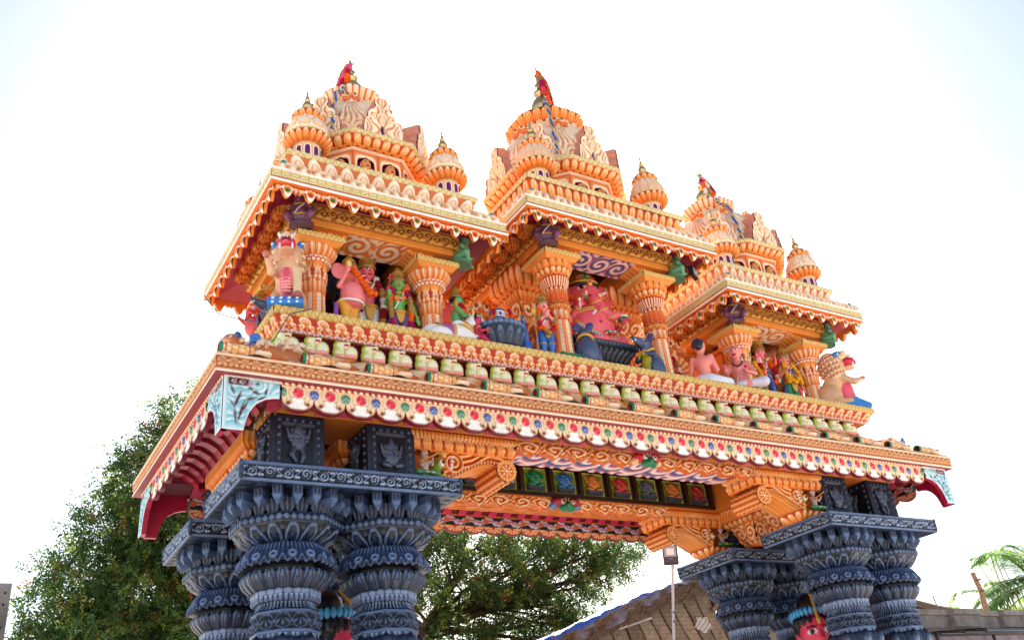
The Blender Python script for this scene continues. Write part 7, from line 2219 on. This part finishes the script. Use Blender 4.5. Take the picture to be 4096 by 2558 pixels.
for i in range(17):
    for j in range(17):
        if mk[i, j] and (i * 7 + j * 3) % 5: b.add([(8.13 + .27 * X[i, j], HY - .1, 5.05 + .22 * Zz[i, j]), (8.13 + .27 * X[i, j] + .028, HY - .1, 5.05 + .22 * Zz[i, j]), (8.13 + .27 * X[i, j] + .028, HY - .1, 5.05 + .22 * Zz[i, j] + .02), (8.13 + .27 * X[i, j], HY - .1, 5.05 + .22 * Zz[i, j] + .02)], [[0, 1, 2, 3]], col=c(226, 220, 214), smooth=False)
hw(b, 'net_patch', M_CLOTH)
for lab, a, e in (('white plastic pipe lying along the upper hut gable', (6.81, 8.68, 5.46), (7.95, 8.68, 5.9)), ('white plastic pipe sticking out of the lower hut gable', (5.25, 8.68, 4.92), (6.3, 8.68, 5.18))):
    m = MB(); m.tube([a, e], .024, c(214, 210, 206), 8); tag(m.build('plastic_pipe', M_GLOSS), lab, 'pipe', 'white pipes on the hut')
b = MB(); xs = np.linspace(2.6, 9.25, 240); s = np.linspace(0, 1, 40)
X, S_ = np.meshgrid(xs, s, indexing='ij')
drop = np.interp(xs, [2.6, 4, 5.2, 6.2, 7.2, 8.2, 9.25], [.5, .46, .42, .36, .2, .2, .12]) + .05 * np.sin(xs * 4.1) + .03 * np.sin(xs * 11)
fold = .03 * np.sin(X * 6 + S_ * 5) + .02 * np.sin(X * 15 - S_ * 7) + .02 * np.sin(X * 3.1 + S_ * 14)
Y = np.where(S_ < .5, HY + 1.6 - S_ * 2 * 1.9, HY - .3 - .1 * np.sin((S_ - .5) * 3)) + fold * (S_ > .4)
Z = roofz(X) + .14 - .06 * np.cos(S_ * PI) - np.clip(S_ - .5, 0, 1) * 2 * drop[:, None] + fold * .5
C = np.broadcast_to(c(104, 108, 126), X.shape + (3,)).copy()
st_ = np.clip(1.5 - np.abs(S_ - .56 - .05 * np.sin(X * 2)) * 14, 0, 1) * np.clip((6.6 - X) * 2, 0, 1); C = C * (1 - st_[..., None]) + c(20, 84, 190) * st_[..., None]
lt = np.clip(1.5 - np.abs(S_ - .3) * 6, 0, 1) * np.clip((6.9 - X), 0, 1); C = C * (1 - lt[..., None] * .6) + c(150, 176, 210) * lt[..., None] * .6
P_ = np.stack([X, Y, Z], -1); b.grid(P_, C)
tag(b.build('tarpaulin', M_GLOSS), 'blue and grey tarpaulin draped over the left slope of the hut roof', 'tarp')

# --- floodlight on its pole
t = empty('floodlight_pole', (5.35, 7, 0), 0, 'slim white pole with a square LED floodlight, in front of the hut', 'floodlight')
tl = -Vector((5.35, 7, 0))
b = MB(); b.tube([(5.2, 7, 0), (5.42, 7, 4.4), (5.78, 7, 6.08)], .032, c(196, 198, 204), 8)
for z, x in ((4.75, 5.5), (4.95, 5.54)): b.tube([(x - .05, 6.96, z), (x + .05, 6.96, z + .03)], .02, c(110, 110, 116), 6)
o = b.build('pole', M_GLOSS, t); o.location = tl
M_ = T4((5.76, 7, 6.27), -.62, 1, rx=-.1, ry=.06)
b = MB(); b.box(-.17, .17, -.03, .05, -.2, .21, c(52, 60, 82)); b2 = MB(); b2.join(b, M_); q = MB(); q.box(-.17, .17, -.05, .05, -.235, -.2, c(40, 44, 56)); b2.join(q, M_)
for sx in (-1, 1): q = MB(); q.box(sx * .165 - .01, sx * .165 + .01, -.045, -.03, -.2, .21, c(40, 46, 60)); b2.join(q, M_)
o = b2.build('lamp_housing', M_GLOSS, t); o.location = tl
q = MB(); q.box(-.14, .14, -.036, -.031, -.06, .185, c(150, 162, 186)); q.box(-.085, .085, -.042, -.036, -.02, .13, c(226, 230, 240))
for x in (-.045, .045):
    for z in (.02, .095): q.box(x - .014, x + .014, -.046, -.042, z - .016, z + .016, c(240, 226, 150))
b2 = MB(); b2.join(q, M_); o = b2.build('reflector', M_GLOSS, t); o.location = tl
q = MB()
for i, (x0, h_) in enumerate(((-.045, .035), (-.02, .045), (.005, .035), (.028, .05))): q.box(x0, x0 + .008, -.034, -.031, -.13, -.13 + h_, c(140, 146, 160)); q.box(x0, x0 + .02, -.034, -.031, -.13 + h_ - .008, -.13 + h_, c(140, 146, 160))
for x0 in (-.13, .08): q.box(x0, x0 + .05, -.034, -.031, -.175, -.165, c(120, 126, 140))
b2 = MB(); b2.join(q, M_); o = b2.build('maker_mark', M_GLOSS, t); o.location = tl
b = MB(); b.tube([(5.74, 6.93, 6.05), (5.72, 6.9, 5.7), (5.6, 6.95, 5.2), (5.5, 6.95, 4.7)], .007, c(60, 60, 66), 5); o = b.build('cable', M_CLOTH, t); o.location = tl

# --- concrete building, awning and the stack of thatch at the right
t = empty('concrete_building', (20, 12, 0), 0, 'low weathered concrete building with stepped parapet at the right edge', 'building')
tl = -Vector((20, 12, 0))
b = MB()
steps = [(15.3, 0.), (17.2, .0), (17.2, -.35), (18.6, -.35), (18.6, -.1), (19.9, -.1), (19.9, -.4), (21.4, -.4), (21.4, -.15), (30, -.15)]
def fas(z0, z1, o, col):
    pts = [(x, 8.0 + y * .6 + o + .06 * (x - 15)) for x, y in steps] + [(30, 15), (15.3, 15)]
    b.prism(pts, 'z', z0, z1, col)
fas(5.14, 5.3, -.08, c(172, 160, 148)); fas(4.8, 5.139, .0, c(160, 150, 142))
o = b.build('parapet', M_CONC, t); o.location = tl
b = MB(); b.box(15.8, 30, 9.4, 14.8, 0, 4.79, c(188, 172, 186)); o = b.build('wall', M_CONC, t); o.location = tl
t = empty('metal_awning', (17.5, 6.5, 0), 0, 'dark metal sheet awning on steel posts in front of the concrete building', 'awning')
tl = -Vector((17.5, 6.5, 0))
b = MB(); b.add([(14.2, 7.2, 4.5), (14.5, 5.4, 4.28), (24, 6.6, 4.45), (24, 8.6, 4.75)], [[0, 1, 2, 3]], col=c(120, 112, 116)); b.add([(14.2, 7.2, 4.47), (14.5, 5.4, 4.25), (24, 6.6, 4.42), (24, 8.6, 4.72)], [[3, 2, 1, 0]], col=c(60, 54, 58))
for f_ in (0, .35, .7, 1): b.tube([(14.2 + .3 * f_, 7.2 - 1.8 * f_, 4.44 - .22 * f_), (24, 8.6 - 2 * f_, 4.69 - .3 * f_)], .05, c(44, 40, 46), 6)
o = b.build('sheet_roof', M_GLOSS, t); o.location = tl
for x, y in ((14.6, 6.9), (18, 7.4)):
    b = MB(); b.tube([(x, y, 0), (x, y, 4.45)], .05, c(50, 44, 48), 8); o = b.build('post', M_GLOSS, t); o.location = tl
t = empty('thatch_stack', (16, 11, 0), 0, 'stack of dry palm-leaf thatch roofing between the right pillars and the concrete building', 'thatch')
b = MB(); g = np.random.default_rng(8)
for i in range(46):
    z = 4.6 + i * .042; x1 = 21.5 - abs(i - 30) * .04 + g.uniform(-.4, .5); x0 = 13.5 + g.uniform(0, 2)
    y = 10.8 + g.uniform(-.15, .15); col = c(160, 138, 118) * g.uniform(.6, 1.25); tlt = g.uniform(-.25, .1) - .012 * i
    b.prism([(x0, z + .3), (x1, z + tlt), (x1 + .1, z + tlt + .06), (x0, z + .36)], 'y', y - .4, y + .8, col)
o = b.build('thatch_sheets', M_THATCH, t); o.location = (-16, -11, 0)
m = MB(); m.tube([(19.75, 8.4, 4.9), (19.72, 8.42, 5.5), (19.83, 8.44, 5.95), (19.79, 8.5, 6.56)], [.1, .095, .08, .07], c(186, 150, 116), 10)
for z in (5.95, 6.3): m.tube([(19.72, 8.4, z), (19.88, 8.36, z + .03)], .03, c(140, 100, 70), 6)
tag(m.build('bamboo_post', M_BARK), 'bamboo post tied with rope, standing on the concrete parapet', 'post')
for i, (x, dz) in enumerate(((22.0, 1.95), (22.35, 2.05), (22.75, 1.9))):
    m = MB(); m.tube([(x + .1, 9, 5.2), (x, 9, 5.9), (x - .12 * i - .05, 9, 5.2 + dz)], .016, c(90, 70, 62), 5)
    tag(m.build('steel_rod', M_GLOSS), 'thin rusty steel rod standing up from the concrete parapet', 'rod', 'rusty rods on the parapet')
m = MB(); m.tube([(17.6, 8.6, 5.2), (17.5, 8.6, 5.85)], .022, c(110, 110, 124), 6)
tag(m.build('short_pipe', M_GLOSS), 'short grey pipe standing on the parapet left of the bamboo post', 'pipe')

# --- coconut palms
def frond(b, base, d, L, seed, droop=.55, col=c(112, 156, 56)):
    g = np.random.default_rng(seed); d = np.array(d, float); d /= np.linalg.norm(d)
    t = np.linspace(0, 1, 26); P = np.array(base) + d * (t * L)[:, None]; P[:, 2] -= droop * L * t ** 2.2
    b.tube(P, np.linspace(.035, .006, 26), c(150, 160, 80), 5)
    side = np.cross(d, [0, 0, 1.]); side /= np.linalg.norm(side)
    V, C = [], []
    for i in range(150):
        q = .1 + .9 * i / 149; p = np.array([np.interp(q, t, P[:, k]) for k in range(3)])
        tg = d + np.array([0, 0, -droop * 2.2 * q ** 1.2])
        for sg in (-1, 1):
            ll = .75 * math.sin(PI * min(.95, .25 + q * .72)) * g.uniform(.8, 1.15) * L / 3
            dr = side * sg * .8 + tg * .7 + np.array([0, 0, -.3 + g.normal(0, .18)]); dr /= np.linalg.norm(dr)
            w = np.cross(dr, [0, 0, 1.]); w /= np.linalg.norm(w); w *= .005 * L
            m = p + dr * ll * .5; e = p + dr * ll + np.array([0, 0, -.12 * ll])
            V += [p, m + w, e, m - w]; k_ = g.uniform(.7, 1.3); C += [col * k_] * 4
    b.add(np.array(V), np.arange(len(V)).reshape(-1, 4), col=np.array(C), smooth=False)
def palm(label, base, h, L, dirs, seed, trunk_r=.16):
    t = empty('coconut_palm', base, 0, label, 'palm', 'coconut palms at the right edge')
    b = MB(); z = np.linspace(0, h, 16); b.tube(np.stack([.15 * np.sin(z / h * 2), 0 * z, z], 1), np.linspace(trunk_r * 1.3, trunk_r, 16), c(150, 134, 116), 10); b.build('trunk', M_BARK, t)
    b = MB()
    for i, d in enumerate(dirs): frond(b, (.13, 0, h), d, L * (1 - .06 * (i % 3)), seed + i, .3 + .12 * (i % 4), [c(136, 176, 84), c(116, 156, 80), c(166, 192, 96)][i % 3])
    b.build('crown', M_LEAF, t)
palm('tall coconut palm leaning in from the right edge', (27.7, 11, 0), 7.0, 4.4, [(-1, -.2, .55), (-1, .1, .2), (-.8, -.5, .9), (-.6, .4, 1.2), (-1, .3, -.1), (.3, .5, 1), (1, 0, .5), (.5, -.8, .6), (-.9, -.5, .1), (-.9, -.3, .8)], 5)
palm('low coconut palm behind the bamboo post', (28.4, 13, 0), 6.3, 4.2, [(-1, -.2, .5), (-1, .2, .25), (-.7, -.3, .9), (-.9, .3, .05), (.2, .3, 1), (.9, -.2, .6), (-.4, -.6, .7), (-1, -.4, .1), (.8, .3, .3)], 40)
palm('small distant coconut palm low beside the thatch stack', (27.3, 15, 0), 6.3, 2.4, [(-1, 0, .5), (-.6, .3, .8), (.6, .1, .8), (1, 0, .4), (-1, .1, .1), (.2, -.3, 1)], 70)

# --- concrete post at the left edge
m = MB(); m.box(-8.45, -7.96, 2.9, 3.35, 0, 4.39, c(150, 142, 138))
for z in (3.9, 4.15, 4.28): m.ball((-8.02, 2.9, z), (.015, .01, .015), c(40, 36, 34), 6, 4)
tag(m.build('concrete_post', M_CONC), 'plain grey concrete post cut off by the left edge', 'post')
# ------------------------------------------------------------------ camera, sky, sun
def camera():
    cd = bpy.data.cameras.new('camera'); co = bpy.data.objects.new('camera', cd); COL.objects.link(co)
    r = Vector((0.85501107, -0.50858156, -0.10149319)); u = Vector((-0.16305201, -0.4493976, 0.87832559)); f = Vector((0.49231099, 0.73442943, 0.46716517))
    M = Matrix((r, u, -f)).transposed().to_4x4(); M.translation = Vector((-8.65782275, -9.05259126, 1.6))
    co.matrix_world = M
    cd.sensor_width = 36; cd.lens = 36 * 3613.0457 / 4096; cd.clip_start = .1; cd.clip_end = 2000
    SC.camera = co
camera()
SUN = Vector((0.43273186, 0.68842166, 0.5820814)).normalized()
w = bpy.data.worlds.new('World'); SC.world = w; w.use_nodes = True
n = w.node_tree.nodes; L = w.node_tree.links
bg = n['Background']; sky = n.new('ShaderNodeTexSky'); sky.sky_type = 'NISHITA'; sky.sun_disc = False
sky.sun_elevation = math.asin(SUN.z); sky.sun_rotation = math.atan2(SUN.x, SUN.y)
sky.air_density = 1.0; sky.dust_density = 1.5; sky.ozone_density = 1.0
L.new(sky.outputs[0], bg.inputs[0]); bg.inputs[1].default_value = .05
sl = bpy.data.lights.new('sun', 'SUN'); so = bpy.data.objects.new('sun', sl); COL.objects.link(so)
sl.energy = 5; sl.angle = math.radians(.6); sl.color = (1, .93, .82)
so.rotation_euler = (-SUN).to_track_quat('-Z', 'Y').to_euler()
SC.view_settings.view_transform = 'Standard'; SC.view_settings.look = 'None'
SC.view_settings.exposure = 2.2; SC.view_settings.gamma = 1
SC.render.film_transparent = False
SC.cycles.max_bounces = 6; SC.cycles.diffuse_bounces = 4; SC.cycles.transparent_max_bounces = 8
